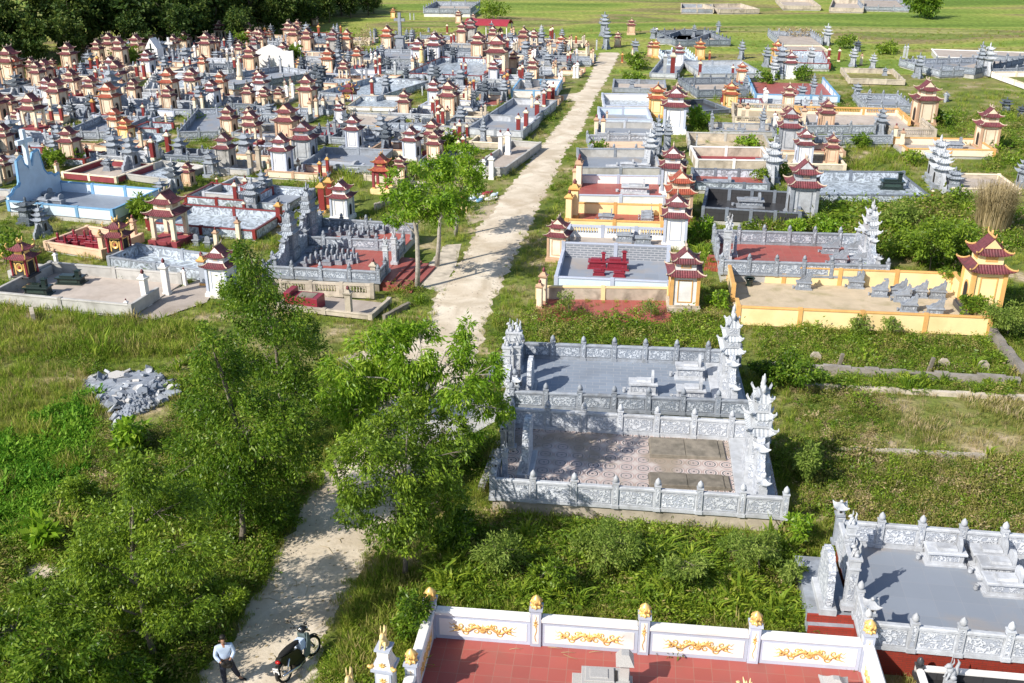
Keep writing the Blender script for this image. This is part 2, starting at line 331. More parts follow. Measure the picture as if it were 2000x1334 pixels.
def patch(name,label,px,m,z=.008,cat='path'):
    b=MB(); P=[G(*p) for p in px]; v=[]
    for i in range(len(P)):
        a,c=P[i],P[(i+1)%len(P)]; n=max(1,int((c-a).length/.5))
        for k in range(n): q=a.lerp(c,k/n); v.append((q.x+random.uniform(-.07,.07),q.y+random.uniform(-.07,.07),z))
    b.add(v,[tuple(range(len(v)))]); return tag(b.obj(name,M[m]),label,cat,None,'structure')
patch('side_track','short sandy track joining the road from the left',[(1125,182),(1150,176),(1150,200),(1098,196),(1090,186)],'road',.012)
patch('sand_patch','bare sand beside the road left of the bend',[(660,700),(720,682),(790,662),(835,650),(815,720),(760,725),(690,715)],'road',.010)
patch('paved_apron','grey paved apron beside the two stone plots',[(760,800),(800,780),(985,770),(975,822),(930,845),(880,862),(760,878)],'grey_plaster',.05)
patch('cement_path','pale cement path leading out of the bare cement plot',[(262,618),(275,596),(395,545),(428,560),(405,592),(300,628)],'concrete_floor',.06)
patch('sidewalk','worn concrete strip under the roadside trees',[(820,535),(870,478),(900,476),(895,508),(865,572),(812,560)],'old_plaster',.014)
patch('dirt_clearing','bare soil patch beside the left thicket',[(25,1105),(90,1092),(135,1110),(110,1150),(40,1160),(15,1135)],'road',.010)
patch('sandy_verge','sandy verge with rubble bags left of the road',[(905,410),(940,395),(975,397),(960,425),(915,440)],'sand_floor',.016)
PLOTS=[]   # (origin, ux, uy, w, d)
# ---------------------------------------------------------------- plot enclosures
PCACHE={}
def post_mesh(st,h,m,mt):
    k=('post',st,round(h,2),m,mt)
    if k in PCACHE: return PCACHE[k]
    b=MB(); a=.10
    if st=='stone':
        b.frus(0,0,0,.12,a*1.25,a*1.25); b.frus(0,0,.12,h*1.13,a,a); b.frus(0,0,h*1.13,h*1.17,a*1.2,a*1.2)
        z=h*1.17; b.lathe(0,0,[(.06,z),(.095,z+.05),(.105,z+.11),(.085,z+.18),(.04,z+.24),(.008,z+.28)],8)
        for q in((0,-1),(0,1),(1,0),(-1,0)): b.box(q[0]*a-.05*(q[0]==0)-.004,q[0]*a+.05*(q[0]==0)+.004,q[1]*a-.05*(q[1]==0)-.004,q[1]*a+.05*(q[1]==0)+.004,.2,h*1.05,1)
    elif st=='bud':
        b.frus(0,0,0,h*1.25,a*1.3,a*1.3,m=1); b.frus(0,0,h*1.25,h*1.33,a*1.9,a*1.9,a*1.5,a*1.5,1); z=h*1.33; b.frus(0,0,z,z+.16,a*1.4,a*1.4,a*.4,a*.4,1); b.ball((0,0,z+.2),.07,1)
    else:
        b.frus(0,0,0,h+.035,a*1.1,a*1.1,m=1)
    PCACHE[k]=b.mesh('post',[M[m],M[mt]]); return PCACHE[k]
def panel_mesh(st,L,h,m,mt,mi=None):
    k=('pan',st,round(L,2),round(h,2),m,mt,mi)
    if k in PCACHE: return PCACHE[k]
    b=MB()
    if st=='stone':
        b.box(0,L,-.09,.09,0,.13); b.box(0,L,-.045,.045,.13,h-.1); b.bbox(0,L,-.085,.085,h-.1,h,b=.03)
        z0,z1=.17,h-.14; x0,x1=.07,L-.07
        if x1-x0>.2:
            for s in(-1,1):
                b.box(x0,x1,min(s*.046,s*.062),max(s*.046,s*.062),z0,z1,1)
                b.box(x0,x1,min(s*.0625,s*.072),max(s*.0625,s*.072),z0,z0+.03,0); b.box(x0,x1,min(s*.0625,s*.072),max(s*.0625,s*.072),z1-.03,z1,0)
    elif st=='bal':
        b.box(0,L,-.09,.09,0,h*.35); b.box(0,L,-.1,.1,h-.12,h,1); b.box(0,.18,-.08,.08,h*.35,h-.12); b.box(L-.18,L,-.08,.08,h*.35,h-.12); n=max(2,int((L-.36)/.16))
        for i in range(n):
            x=.18+(i+.5)*(L-.36)/n; z=h*.35; q=h*.65-.12; b.lathe(x,0,[(.03,z),(.055,z+q*.3),(.02,z+q*.55),(.045,z+q*.85),(.03,z+q)],6,1)
    else:
        b.box(0,L,-.07,.07,0,h-.08); b.bbox(0,L,-.1,.1,h-.08,h,1,.02)
        if st=='frame' :
            for s in(-1,1): b.box(.12,L-.12,min(s*.071,s*.08),max(s*.071,s*.08),.1,h-.16,2)
    PCACHE[k]=b.mesh('panel',[M[m],M[mt]]+([M[mi]] if mi else [])); return PCACHE[k]
class Frame: pass
def plot(fl,fr,by,z0,h,st,m,mt,floor,phrase=None,label=None,sides='FBLR',pl=1.7,gap=None,mi=None,group='grave plots',plinth='grey_plaster',geo=None,psty=None,cat='grave plot',hs=None,overlap=False):
    if geo: A,ang,w,d=geo
    else:
        A=G(*fl,z0); B=G(*fr,z0); w=(B-A).length; ang=math.atan2(B.y-A.y,B.x-A.x); lo,hi=.3,60
        for _ in range(40):
            q=(lo+hi)/2
            if Pj((A.x-math.sin(ang)*q,A.y+math.cos(ang)*q,z0))[1]>by: lo=q
            else: hi=q
        d=lo
    F=Frame(); F.A=A;F.ang=ang;F.w=w;F.d=d;F.z=z0;F.ux=Vector((math.cos(ang),math.sin(ang),0));F.uy=Vector((-math.sin(ang),math.cos(ang),0))
    F.pt=lambda u,v,z=None:Vector((A.x,A.y,0))+F.ux*u+F.uy*v+Vector((0,0,z0 if z is None else z))
    PLOTS.append((Vector((A.x,A.y,0)),F.ux,F.uy,w,d))
    r=link('grave_plot',None,None,(A.x,A.y,0),ang); F.root=r
    if label: tag(r,label,cat,group)
    else: auto(r,phrase or 'grave plot',cat,group)
    b=MB(); b.box(.02,w-.02,.02,d-.02,z0-.05,z0); b.obj('floor',M[floor],r)
    if z0>.1: b=MB(); b.box(0,w,0,d,-.3,z0-.051); b.obj('plinth',M[plinth],r)
    hs=hs or {}
    for s in sides:
        P,Q,rz,L={'F':((0,0),(w,0),0,w),'R':((w,0),(w,d),PI/2,d),'B':((0,d),(w,d),0,w),'L':((0,0),(0,d),PI/2,d)}[s]
        hh=hs.get(s,h); n=max(1,round(L/pl)); st2='wall' if st=='frame' else st
        ux=((Q[0]-P[0])/L,(Q[1]-P[1])/L)
        for i in range(n+1):
            x=L*i/n
            if gap and gap[0]==s and gap[1]-gap[2]/2<x<gap[1]+gap[2]/2: continue
            if s in 'LR' and ((i==0 and 'F' in sides) or (i==n and 'B' in sides)): continue
            link('post',post_mesh(psty or st2,hh,m,mt),r,(P[0]+ux[0]*x,P[1]+ux[1]*x,z0))
        for i in range(n):
            x0=L*i/n+.10; x1=L*(i+1)/n-.10
            if gap and gap[0]==s:
                ga,gb=gap[1]-gap[2]/2,gap[1]+gap[2]/2
                if x0>=ga-.3 and x1<=gb+.3: continue
                if x0<ga<x1: x1=ga
                elif x0<gb<x1: x0=gb
            if x1-x0<.15: continue
            link('wall_panel' if st!='stone' else 'fence_panel',panel_mesh(st,x1-x0,hh,m,mt,mi),r,(P[0]+ux[0]*x0,P[1]+ux[1]*x0,z0),rz)
    return F
# ---------------------------------------------------------------- kits: name -> [(part, mesh, [(sub, mesh)])] at a nominal height
KIT={}
def arch(b,side,x,w,z0,z1,out,th,m,inner=None):
    n=8; pts=[(-w,z0),(w,z0)]+[(w*math.cos(PI*i/n),z1-w+w*math.sin(PI*i/n)) for i in range(n+1)]
    a,c=sorted((side*out,side*(out+th)))
    return pts,a,c
def kit_tower(name,body,trim,rf,ridge,base,Hn=4.,core='painted_dark'):
    P=[]
    b=MB(); b.bbox(-.98,.98,-.98,.98,0,.34); b.box(-.92,.92,-.92,.92,.34,.44); P.append(('base',b.mesh('base',[M[base]]),[]))
    b=MB(); b.box(-.78,.78,-.78,.78,.44,2.2)
    for i in(-1,1):
        for j in(-1,1): b.frus(i*.77,j*.77,.44,2.18,.10,.10,m=1)
    b.box(-.9,.9,-.9,.9,2.18,2.28,1)
    for s in(-1,1):   # framed panels on the long faces
        a,c=sorted((s*.781,s*.81)); b.box(-.44,.44,a,c,.6,.66,1); b.box(-.44,.44,a,c,1.94,2.0,1); b.box(-.44,-.38,a,c,.66,1.94,1); b.box(.38,.44,a,c,.66,1.94,1)
    body_m=b.mesh('body',[M[body],M[trim]]); sub=[]
    for s in(-1,1):
        b=MB(); p,a,c=arch(b,s,0,.36,.5,1.62,.781,.03,0); b.prism(p,a,c,1,'x'); p,a,c=arch(b,s,0,.27,.5,1.53,.8115,.006,0); b.prism(p,a,c,0,'x'); sub.append(('painted_niche',b.mesh('painted_niche',[M[core],M[trim]])))  # flat arch proud of the wall; shade of an opening put into its colour
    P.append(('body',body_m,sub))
    def rf_(z,ax,tx,h,lift,nm,top=False):
        b=MB(); r=MB(); roof(b,r,0,0,z,ax,ax,tx,tx,h,lift)
        if top:
            q=tx*1.02; zt=z+h; b.prism([(-q,zt),(q,zt),(0,zt+.5)],-.52,.52,0,'y'); b.prism([(-q*.8,zt+.03),(q*.8,zt+.03),(0,zt+.43)],-.535,-.5205,1,'y'); b.prism([(-q*.8,zt+.03),(q*.8,zt+.03),(0,zt+.43)],.5205,.535,1,'y')
            r.tube([(0,-.66,zt+.74),(0,-.6,zt+.56),(0,-.4,zt+.52),(0,.4,zt+.52),(0,.6,zt+.56),(0,.66,zt+.74)],[.02,.05,.06,.06,.05,.02],5); r.ball((0,0,zt+.64),(.07,.09,.13),0,6,5)
        P.append((nm,b.mesh(nm,[M[rf],M[body]]),[('ridge',r.mesh('ridge',[M[ridge]]))]))
    rf_(2.26,1.06,.66,.28,.13,'lower_roof')
    b=MB(); b.box(-.6,.6,-.6,.6,2.48,3.04)
    for s in(-1,1):
        a,c=sorted((s*.601,s*.62)); b.box(-.3,.3,a,c,2.66,2.92,1); b.box(a,c,-.3,.3,2.66,2.92,1); a,c=sorted((s*.621,s*.626)); b.box(-.2,.2,a,c,2.7,2.86,2)
    P.append(('upper_body',b.mesh('upper_body',[M[body],M[trim],M[ridge]]),[])); rf_(3.0,.83,.52,.22,.12,'upper_roof',True)
    KIT[name]=(P,Hn)
for a in(('cream','cream','cream_trim','roof_maroon','ridge_cream','cream_trim'),('creamred','cream','cream_trim','roof_red','ridge_cream','maroon_paint'),('white','white_paint','white_trim','roof_maroon','ridge_cream','white_paint'),
         ('yellow','yellow_paint','orange_trim','roof_red','ridge_orange','orange_trim'),('yellowmaroon','yellow_paint','orange_trim','roof_maroon','ridge_orange','black_tile'),('whiteyellow','white_paint','orange_trim','roof_maroon','ridge_cream','old_plaster'),
         ('peach','peach_paint','cream_trim','roof_maroon','ridge_cream','peach_paint'),('greymaroon','grey_plaster','grey_plaster','roof_maroon','ridge_cream','stone'),('greycream','stone_pale','stone','roof_maroon','ridge_cream','stone')): kit_tower(*a)
def kit_pavilion(name,body,trim,rf,ridge,base,Hn=4.):
    P=[]; b=MB(); b.bbox(-1.05,1.05,-1.05,1.05,0,.5); P.append(('base',b.mesh('base',[M[base]]),[]))
    for i in(-1,1):
        for j in(-1,1):
            b=MB(); b.frus(i*.72,j*.72,.5,2.15,.13,.13,m=0); b.frus(i*.72,j*.72,.5,.62,.17,.17,m=1); P.append(('pillar',b.mesh('pillar',[M[body],M[trim]]),[]))
    b=MB(); n=8
    for s in(-1,1):
        pts=[(-.6,2.2),(-.6,1.7)]+[(-.55*math.cos(PI*i/n),1.65+.35*math.sin(PI*i/n)) for i in range(n+1)]+[(.6,1.7),(.6,2.2)]
        a,c=sorted((s*.66,s*.78)); b.prism(pts[::-1],a,c,0,'y'); b.prism(pts[::-1],a,c,0,'x')
    b.box(-.85,.85,-.85,.85,2.2,2.28,1); P.append(('arcade',b.mesh('arcade',[M[body],M[trim]]),[]))
    KIT['_t']=None; kit_tower('_t',body,trim,rf,ridge,base); P+=KIT['_t'][0][2:]; del KIT['_t']; KIT[name]=(P,Hn)
kit_pavilion('pavilion','cream','cream_trim','roof_maroon','ridge_cream','maroon_paint'); kit_pavilion('redpavilion','maroon_paint','orange_trim','roof_red','ridge_orange','yellow_paint'); kit_pavilion('greypavilion','stone','stone_mid','roof_grey','ridge_dark','stone')
kit_pavilion('creampav','cream','cream_trim','roof_red','ridge_cream','maroon_paint')
def wing(b,s,y0,y1,z,th=.13,m=0):  # stepped cloud-edged wing standing beside a shrine (profile in y-z)
    L=y1-y0; pts=[(y0,z[0]),(y0,z[1])]+[(y0+L*t,z[0]+(z[1]-z[0])*f) for t,f in((.12,1.),(.22,.92),(.30,.97),(.40,.80),(.5,.66),(.58,.70),(.68,.52),(.78,.46),(.86,.50),(1,.30))]+[(y1,z[0])]
    pts=[(s*a,c) for a,c in pts]
    if s>0: pts=pts[::-1]
    b.prism(pts,-th,th,m,'x')
def kit_pagoda(name,body,carve,rf,tiers=3,wings=True,Hn=3.6,base='stone',w=.5,arches=True):
    P=[]; b=MB(); b.bbox(-w*1.5,w*1.5,-w*1.7,w*1.7,0,.22); b.bbox(-w*1.25,w*1.25,-w*1.35,w*1.35,.22,.55); P.append(('base',b.mesh('base',[M[base]]),[]))
    z=.55; tot=Hn-.55; bh=tot*.42; b=MB(); b.box(-w,w,-w*1.1,w*1.1,z,z+bh); b.box(-w*1.12,w*1.12,-w*1.22,w*1.22,z+bh-.1,z+bh-.002)
    for s in(-1,1):
        a,c=sorted((s*w*1.1005,s*(w*1.1+.03))); b.box(-w*.7,w*.7,a,c,z+.12,z+bh-.2,1)
    bm=b.mesh('body',[M[body],M[carve]]); sub=[]
    if arches:
        for s in(-1,1):
            b=MB(); p,a,c=arch(b,s,0,w*.62,z+.05,z+bh*.8,w*1.001,.03,0); b.prism(p,a,c,1,'x'); p,a,c=arch(b,s,0,w*.46,z+.05,z+bh*.7,w*1.001+.031,.006,0); b.prism(p,a,c,0,'x'); sub.append(('painted_niche',b.mesh('painted_niche',[M['painted_dark'],M[body]])))  # no recess behind the dark arch, its inner shade is painted
    P.append(('body',bm,sub)); z+=bh; th=(tot-bh-.25)/tiers
    for k in range(tiers):
        q=1-.22*k; b=MB(); r=MB(); roof(b,r,0,0,z,w*1.55*q,w*1.75*q,w*.6*q,w*.75*q,th*.5,th*.34,.05,6,3,rr=.035); P.append(('roof',b.mesh('roof',[M[rf]]),[('ridge',r.mesh('ridge',[M[body]]))]))
        if k<tiers-1:
            b=MB(); b.box(-w*.62*q,w*.62*q,-w*.8*q,w*.8*q,z+th*.3,z+th+.01); b.box(-w*.35*q,w*.35*q,-w*.8*q-.015,w*.8*q+.015,z+th*.6,z+th*.92,1); P.append(('upper_body',b.mesh('upper_body',[M[body],M[carve]]),[]))
        z+=th
    z-=th*.5; b=MB(); b.lathe(0,0,[(.10,z-.03),(.12,z+.06),(.06,z+.12),(.11,z+.2),(.09,z+.3),(.02,Hn)],8); P.append(('finial',b.mesh('finial',[M[body]]),[]))
    if wings:
        for s in(-1,1): b=MB(); wing(b,s,w*1.3,w*3.4,(0,Hn*.42)); P.append(('wing',b.mesh('wing',[M[body]]),[]))
    KIT[name]=(P,Hn)
kit_pagoda('pagoda','stone','carve','roof_grey'); kit_pagoda('palepagoda','stone_pale','carve_pale','roof_pale'); kit_pagoda('darkpagoda','stone_mid','carve_dark','roof_dark',3,True,base='stone_mid')
kit_pagoda('shrine','stone','carve','roof_grey',2,False,2.2,w=.42); kit_pagoda('darkshrine','stone_dark','carve_dark','roof_dark',2,False,2.2,'stone_dark',w=.42); kit_pagoda('slim','stone','carve','roof_grey',4,False,3.6,w=.36); kit_pagoda('stout','stone','carve','roof_grey',2,False,3.0,w=.62)
kit_pagoda('bluepagoda','stone_pale','carve','roof_dark',3,True,base='stone_mid')
def kit_altar():
    P=[]; b=MB(); b.bbox(-.72,.72,-.72,.72,0,.12); P.append(('base',b.mesh('base',[M['black_tile']]),[]))
    b=MB(); b.box(-.52,.52,-.52,.52,.12,1.25); bm=b.mesh('body',[M['black_tile']]); sub=[]
    b=MB(); b.lathe(0,0,[(.30,0),(.30,.04),(.24,.05),(.23,.03)],14); b.lathe(0,0,[(.12,.03),(.12,.055)],10,1); b.v=[(x,-.52-z,.68+y) for x,y,z in b.v]; b.box(-.4,.4,-.545,-.5205,1.02,1.2,0); b.box(-.4,-.3,-.545,-.5205,.2,.95,0); b.box(.3,.4,-.545,-.5205,.2,.95,0); sub.append(('medallion',b.mesh('medallion',[M['gold'],M['roof_red']])))
    b=MB(); p,a,c=arch(b,1,0,.3,.2,1.0,.5205,.01,0); b.prism(p,a,c,0,'x'); b.box(.5305,.56,-.42,.42,1.02,1.2,1); b.box(.531,.56,-.42,-.33,.2,1.,1); b.box(.531,.56,.33,.42,.2,1.,1); sub.append(('painted_niche',b.mesh('painted_niche',[M['painted_dark'],M['gold']])))  # dark arch is a flat panel coloured like a shaded interior
    P.append(('body',bm,sub))
    for i in(-1,1):
        for j in(-1,1): b=MB(); b.lathe(i*.58,j*.58,[(.09,.12),(.075,.2),(.075,1.2),(.1,1.28)],8); P.append(('column',b.mesh('column',[M['shed_red']]),[]))
    def dr(z,a):
        r=MB()
        for i in(-1,1):
            for j in(-1,1): r.tube([(i*a*.8,j*a*.8,z+.02),(i*a*1.02,j*a*1.02,z+.1),(i*a*1.12,j*a*1.12,z+.27),(i*a*1.02,j*a*1.02,z+.42),(i*a*.93,j*a*.93,z+.36)],[.05,.06,.06,.05,.02],5)
        return r
    b=MB(); roof(b,None,0,0,1.26,.85,.85,.42,.42,.25,.12); P.append(('lower_roof',b.mesh('lower_roof',[M['roof_maroon']]),[('dragon_corner',dr(1.3,.85).mesh('dragon_corner',[M['gold']]))]))
    b=MB(); b.box(-.4,.4,-.4,.4,1.46,1.8); b.box(-.3,.3,-.42,.42,1.52,1.74,1); b.box(-.42,.42,-.3,.3,1.52,1.74,1); P.append(('upper_body',b.mesh('upper_body',[M['black_tile'],M['gold']]),[]))
    b=MB(); roof(b,None,0,0,1.8,.66,.66,.1,.25,.35,.12); r=dr(1.85,.62); r.tube([(0,-.35,2.5),(0,-.25,2.25),(0,0,2.18),(0,.25,2.25),(0,.35,2.5)],[.02,.06,.08,.06,.02],5); r.ball((0,0,2.32),.1,0,6,5); P.append(('upper_roof',b.mesh('upper_roof',[M['roof_maroon']]),[('dragon_ridge',r.mesh('dragon_ridge',[M['gold']]))]))
    KIT['altar']=(P,2.5)
kit_altar()
def kit_post(name,sh,cap,fin='bud',w=.17,Hn=2.,trim=None):
    P=[]; b=MB(); b.frus(0,0,0,.18,w*1.25,w*1.25,m=1); b.frus(0,0,.18,1.42,w,w); b.frus(0,0,1.42,1.5,w*1.1,w*1.1,w*1.5,w*1.5,1); b.frus(0,0,1.5,1.56,w*1.5,w*1.5,m=1); P.append(('shaft',b.mesh('shaft',[M[sh],M[trim or cap]]),[]))
    b=MB(); b.frus(0,0,1.56,1.74,w*1.1,w*1.1,w*.5,w*.5); P.append(('cap',b.mesh('cap',[M[cap]]),[]))
    b=MB()
    if fin=='bud': b.lathe(0,0,[(.05,1.74),(.10,1.79),(.105,1.86),(.06,1.94),(.008,2.)],8)
    else:
        b.ball((0,0,1.86),(.09,.11,.13),0,8,6); b.ball((-.05,0,1.99),(.08,.07,.08),0,8,6); b.tube([(.05,0,1.9),(.14,0,2.),(.1,0,2.12)],[.05,.04,.01],5); b.tube([(-.05,.04,2.),(-.03,.05,2.12)],[.03,.008],4)
    P.append(('finial',b.mesh('finial',[M['roof_maroon' if fin=='bud' and name not in('stonepost','palepost') else 'stone_mid']]),[])); KIT[name]=(P,Hn)
kit_post('redpost','red_tile_post','cream'); kit_post('creampost','cream','cream_trim'); kit_post('whitepost','white_paint','white_paint'); kit_post('stonepost','stone','stone',w=.14); kit_post('palepost','stone_pale','stone_pale',w=.13)
kit_post('yellowpost','yellow_paint','orange_trim',w=.19); kit_post('greyyellow','stone','orange_trim',w=.16); kit_post('redlion','red_tile_post','orange_trim','lion'); kit_post('oldpost','old_plaster','old_plaster'); kit_post('stonelion','stone','stone_mid','lion',w=.16)
kit_post('peachpost','peach_paint','cream_trim'); kit_post('orangepost','roof_red','orange_trim')
def kit_tomb(name,m,c,style=0,Hn=1.,pot=True):
    P=[]; b=MB(); b.bbox(-.8,.8,-.42,.42,0,.08); b.box(-.7,.7,-.34,.34,.08,.12); P.append(('base',b.mesh('base',[M[m]]),[]))
    b=MB(); b.box(-.64,.64,-.29,.29,.12,.44)
    for s in(-1,1): a,q=sorted((s*.2905,s*.305)); b.box(-.5,.5,a,q,.17,.39,1); 
    b.box(-.66,-.6,-.31,.31,.12,.44); b.box(.6,.66,-.31,.31,.12,.44); P.append(('body',b.mesh('body',[M[m],M[c]]),[]))
    b=MB(); b.bbox(-.76,.76,-.4,.4,.44,.53,b=.02); P.append(('slab',b.mesh('slab',[M[m]]),[]))
    b=MB()
    if style==0:
        n=8; pts=[(-.3,.53),(.3,.53)]+[(.3*math.cos(PI*i/n),.75+.24*math.sin(PI*i/n)) for i in range(n+1)]; b.prism(pts,.42,.54,0,'x'); b.prism([(-.26,.54),(.26,.54),(.2,.62),(-.2,.62)],-.35,.4,0,'x')
    elif style==1:   # sloping armrest chair-back
        pts=[(-.5,.53),(.62,.53),(.66,1.12),(.56,1.15),(.5,.98),(.36,.90),(.26,.93),(.1,.76),(-.1,.70),(-.2,.72),(-.38,.62)]
        for s in(-1,1): a,q=sorted((s*.2,s*.3)); b.prism(pts,a,q,0,'y')
        b.box(.46,.58,-.199,.199,.53,1.1)
    else:
        b.frus(.45,0,.53,1.0,.13,.13); b.frus(.45,0,1.0,1.08,.2,.2,.05,.05); b.bbox(-.55,.25,-.22,.22,.53,.64)
    P.append(('headstone',b.mesh('headstone',[M[m]]),[]))
    if pot: b=MB(); b.lathe(-.98,0,[(.06,0),(.10,.08),(.08,.15),(.11,.2),(.11,.205),(.09,.19)],8); P.append(('incense_pot',b.mesh('incense_pot',[M[m]]),[]))
    KIT[name]=(P,Hn)
kit_tomb('tomb','stone','carve'); kit_tomb('paletomb','stone_pale','carve_pale'); kit_tomb('chairtomb','stone','carve',1,1.15); kit_tomb('darktomb','granite_dark','tomb_green',2,1.,False); kit_tomb('maroontomb','tomb_maroon','tomb_maroon',2,1.,False); kit_tomb('smalltomb','stone','stone_mid',0,1.,False); kit_tomb('oldtomb','grey_plaster','old_plaster',0,1.,False)
b=MB(); n=8; b.box(-.5,.5,-.28,.28,0,.3); b.prism([(-.26,.3),(.26,.3)]+[(.26*math.cos(PI*i/n),.62+.22*math.sin(PI*i/n)) for i in range(n+1)],.25,.4,0,'x'); b.box(-.55,.3,-.33,.33,.3,.36)
KIT['minitomb']=([('body',b.mesh('body',[M['stone']]),[])],.84)
def place(kind,loc,rz=0,sc=1.,sxy=None,name=None,mat_=None):
    P,Hn=KIT[kind]; r=link(name or NAMES.get(kind,'shrine'),None,None,loc,rz); k=sxy or sc; r.scale=(k,k,sc)
    for nm,me,sub in P:
        o=link(nm,me,r)
        for n2,m2 in sub: link(n2,m2,o)
    return r
DESC={'cream':('cream maroon-roofed shrine tower','shrine tower','cream shrine towers'),'creamred':('cream orange-roofed shrine tower','shrine tower','cream shrine towers'),'white':('white maroon-roofed shrine tower','shrine tower','white shrine towers'),
'yellow':('yellow shrine tower with red roofs','shrine tower','yellow shrine towers'),'yellowmaroon':('yellow shrine tower with maroon roofs','shrine tower','yellow shrine towers'),'whiteyellow':('white shrine tower with yellow corners','shrine tower','white shrine towers'),
'peach':('peach shrine tower with maroon roofs','shrine tower','peach shrine towers'),'greymaroon':('grey shrine tower with maroon roofs','shrine tower','grey shrine towers'),'greycream':('pale grey tower with maroon roofs','shrine tower','grey shrine towers'),
'pavilion':('open cream pavilion with maroon roofs','pavilion','open shrine pavilions'),'creampav':('open cream pavilion with orange roofs','pavilion','open shrine pavilions'),'redpavilion':('open red-pillared pavilion with red roofs','pavilion','open shrine pavilions'),'greypavilion':('open grey stone pavilion','pavilion','open shrine pavilions'),
'pagoda':('winged grey stone pagoda shrine','pagoda shrine','grey pagoda shrines'),'palepagoda':('winged pale stone pagoda shrine','pagoda shrine','pale pagoda shrines'),'darkpagoda':('winged dark grey pagoda shrine','pagoda shrine','dark pagoda shrines'),'bluepagoda':('winged pale pagoda with dark roofs','pagoda shrine','grey pagoda shrines'),
'shrine':('small grey two-roofed shrine','shrine','small grey shrines'),'darkshrine':('small dark two-roofed shrine','shrine','small dark shrines'),'slim':('slim four-roofed grey pagoda','pagoda shrine','slim grey pagodas'),'stout':('stout grey two-roofed shrine','shrine','stout grey shrines'),
'altar':('black and gold altar house','altar house','black and gold altar houses'),
'redpost':('red cream-capped gate post','gate post','red gate posts'),'creampost':('cream gate post','gate post','cream gate posts'),'whitepost':('white gate post','gate post','white gate posts'),'stonepost':('grey stone gate post','gate post','grey gate posts'),'palepost':('slim pale stone post','gate post','pale stone posts'),
'yellowpost':('yellow gate post','gate post','yellow gate posts'),'greyyellow':('grey orange-capped gate post','gate post','grey gate posts'),'redlion':('red lion gate post','gate post','red gate posts'),'oldpost':('weathered gate post','gate post','weathered gate posts'),'stonelion':('grey gate post with lion','gate post','grey gate posts'),
'peachpost':('peach gate post','gate post','peach gate posts'),'orangepost':('orange-red gate post','gate post','orange gate posts'),
'tomb':('grey stone tomb','tomb','grey stone tombs'),'paletomb':('pale stone tomb','tomb','pale stone tombs'),'chairtomb':('grey chair-backed tomb','tomb','chair-backed tombs'),'darktomb':('polished dark granite tomb','tomb','dark granite tombs'),'maroontomb':('maroon granite tomb','tomb','maroon tombs'),'smalltomb':('small grey tomb','tomb','small grey tombs'),'oldtomb':('weathered cement tomb','tomb','cement tombs'),'minitomb':('small grey tomb','tomb','small grey tombs')}
NAMES={k:{'shrine tower':'shrine_tower','pavilion':'shrine_pavilion','pagoda shrine':'pagoda_shrine','shrine':'small_shrine','altar house':'altar_house','gate post':'gate_post','tomb':'tomb'}[v[1]] for k,v in DESC.items()}
TOWERS=[]
SUBP=True
def T(kind,bx,by,ty,z=0.,rz=None,wf=1.,label=None):
    h=hgt(bx,by,ty,z); p=G(bx,by,z); sc=h/KIT[kind][1]
    if rz is None: rz=-.12 if bx>1150 or by>1e9 else -.24
    rq=random.Random(int(bx*3+by)); r=place(kind,p,rz+rq.uniform(-.08,.08),sc,sc*wf*rq.uniform(.86,1.06))
    if z>0:   # carried down to the ground by its own plinth when no plot floor is below
        pass
    d=DESC[kind]; TOWERS.append(p)
    if label: tag(r,label,d[1],d[2])
    else: auto(r,*d)
    return r
# ---------------------------------------------------------------- measured plots (corner pixels of the floor)
FS=dict(m='stone',mt='carve'); LFT=dict(group='walled grave plots left of the road'); RGT=dict(group='walled grave plots right of the road')
PB=plot((1000,795),(1468,815),698,.5,.78,'stone','stone','carve','slate_floor',label='grey stone plot with slate floor behind the circle-tiled plot',gap=('L',2.3,1.7),sides='FBL',pl=1.35,**RGT)
PA=plot((962,974),(1530,1013),833,.55,.86,'stone','stone_pale','carve_pale','circle_floor',label='pale stone plot with circle-patterned tiles and two old cement slabs',gap=('L',2.6,1.9),sides='FBL',pl=1.35,plinth='old_plaster',**RGT)
P6=plot((1408,535),(1730,546),474,.5,.85,'stone','stone','carve','red_floor',label='grey stone fenced plot with red tiled floor behind the yellow-walled plot',gap=('L',1.6,1.4),sides='FBL',pl=1.55,**RGT)
P5=plot((1440,633),(1928,655),548,.08,1.0,'wall','yellow_paint','orange_trim','sand_floor',label='yellow-walled plot with orange coping and a bare sand floor',gap=('L',1.9,1.5),pl=3.,**RGT)
P8=plot((1086,556),(1306,566),502,.4,.5,'wall','blue_paint','white_trim','grey_floor',label='light blue walled plot with grey tiles and maroon tombs',sides='FBL',hs={'B':.95},pl=3.,mi=None,**RGT)
P7=plot((1048,628),(1318,632),583,.06,.75,'wall','old_plaster','yellow_paint','red_floor',label='overgrown red-floored plot with a stained wall',sides='B',pl=3.2,**RGT)
PZ=plot((1108,476),(1308,484),461,.3,.75,'bal','white_paint','white_trim','concrete_floor',label='narrow white-walled plot with yellow baluster openings',sides='BL',pl=2.2,**RGT)
plot((1107,449),(1292,455),415,.3,.75,'wall','yellow_paint','orange_trim','red_floor',label='yellow-walled plot with red floor and a row of grey tombs',sides='FBR',pl=3.,**RGT)
plot((1127,397),(1297,400),357,.3,.65,'wall','white_paint','white_trim','red_floor',label='white marble fronted plot with red floor and cream back wall',sides='FB',pl=3.,**RGT)
plot((1133,343),(1290,344),306,.3,.7,'wall','grey_plaster','stone','grey_floor',phrase='grey walled plot',pl=3.,**RGT)
plot((1155,303),(1285,303),276,.3,.6,'stone','stone','carve','peach_paint',phrase='grey fenced plot',pl=1.8,**RGT)
plot((1164,272),(1280,274),249,.3,.6,'wall','grey_plaster','stone_pale','grey_floor',phrase='grey walled plot',pl=3.,**RGT)
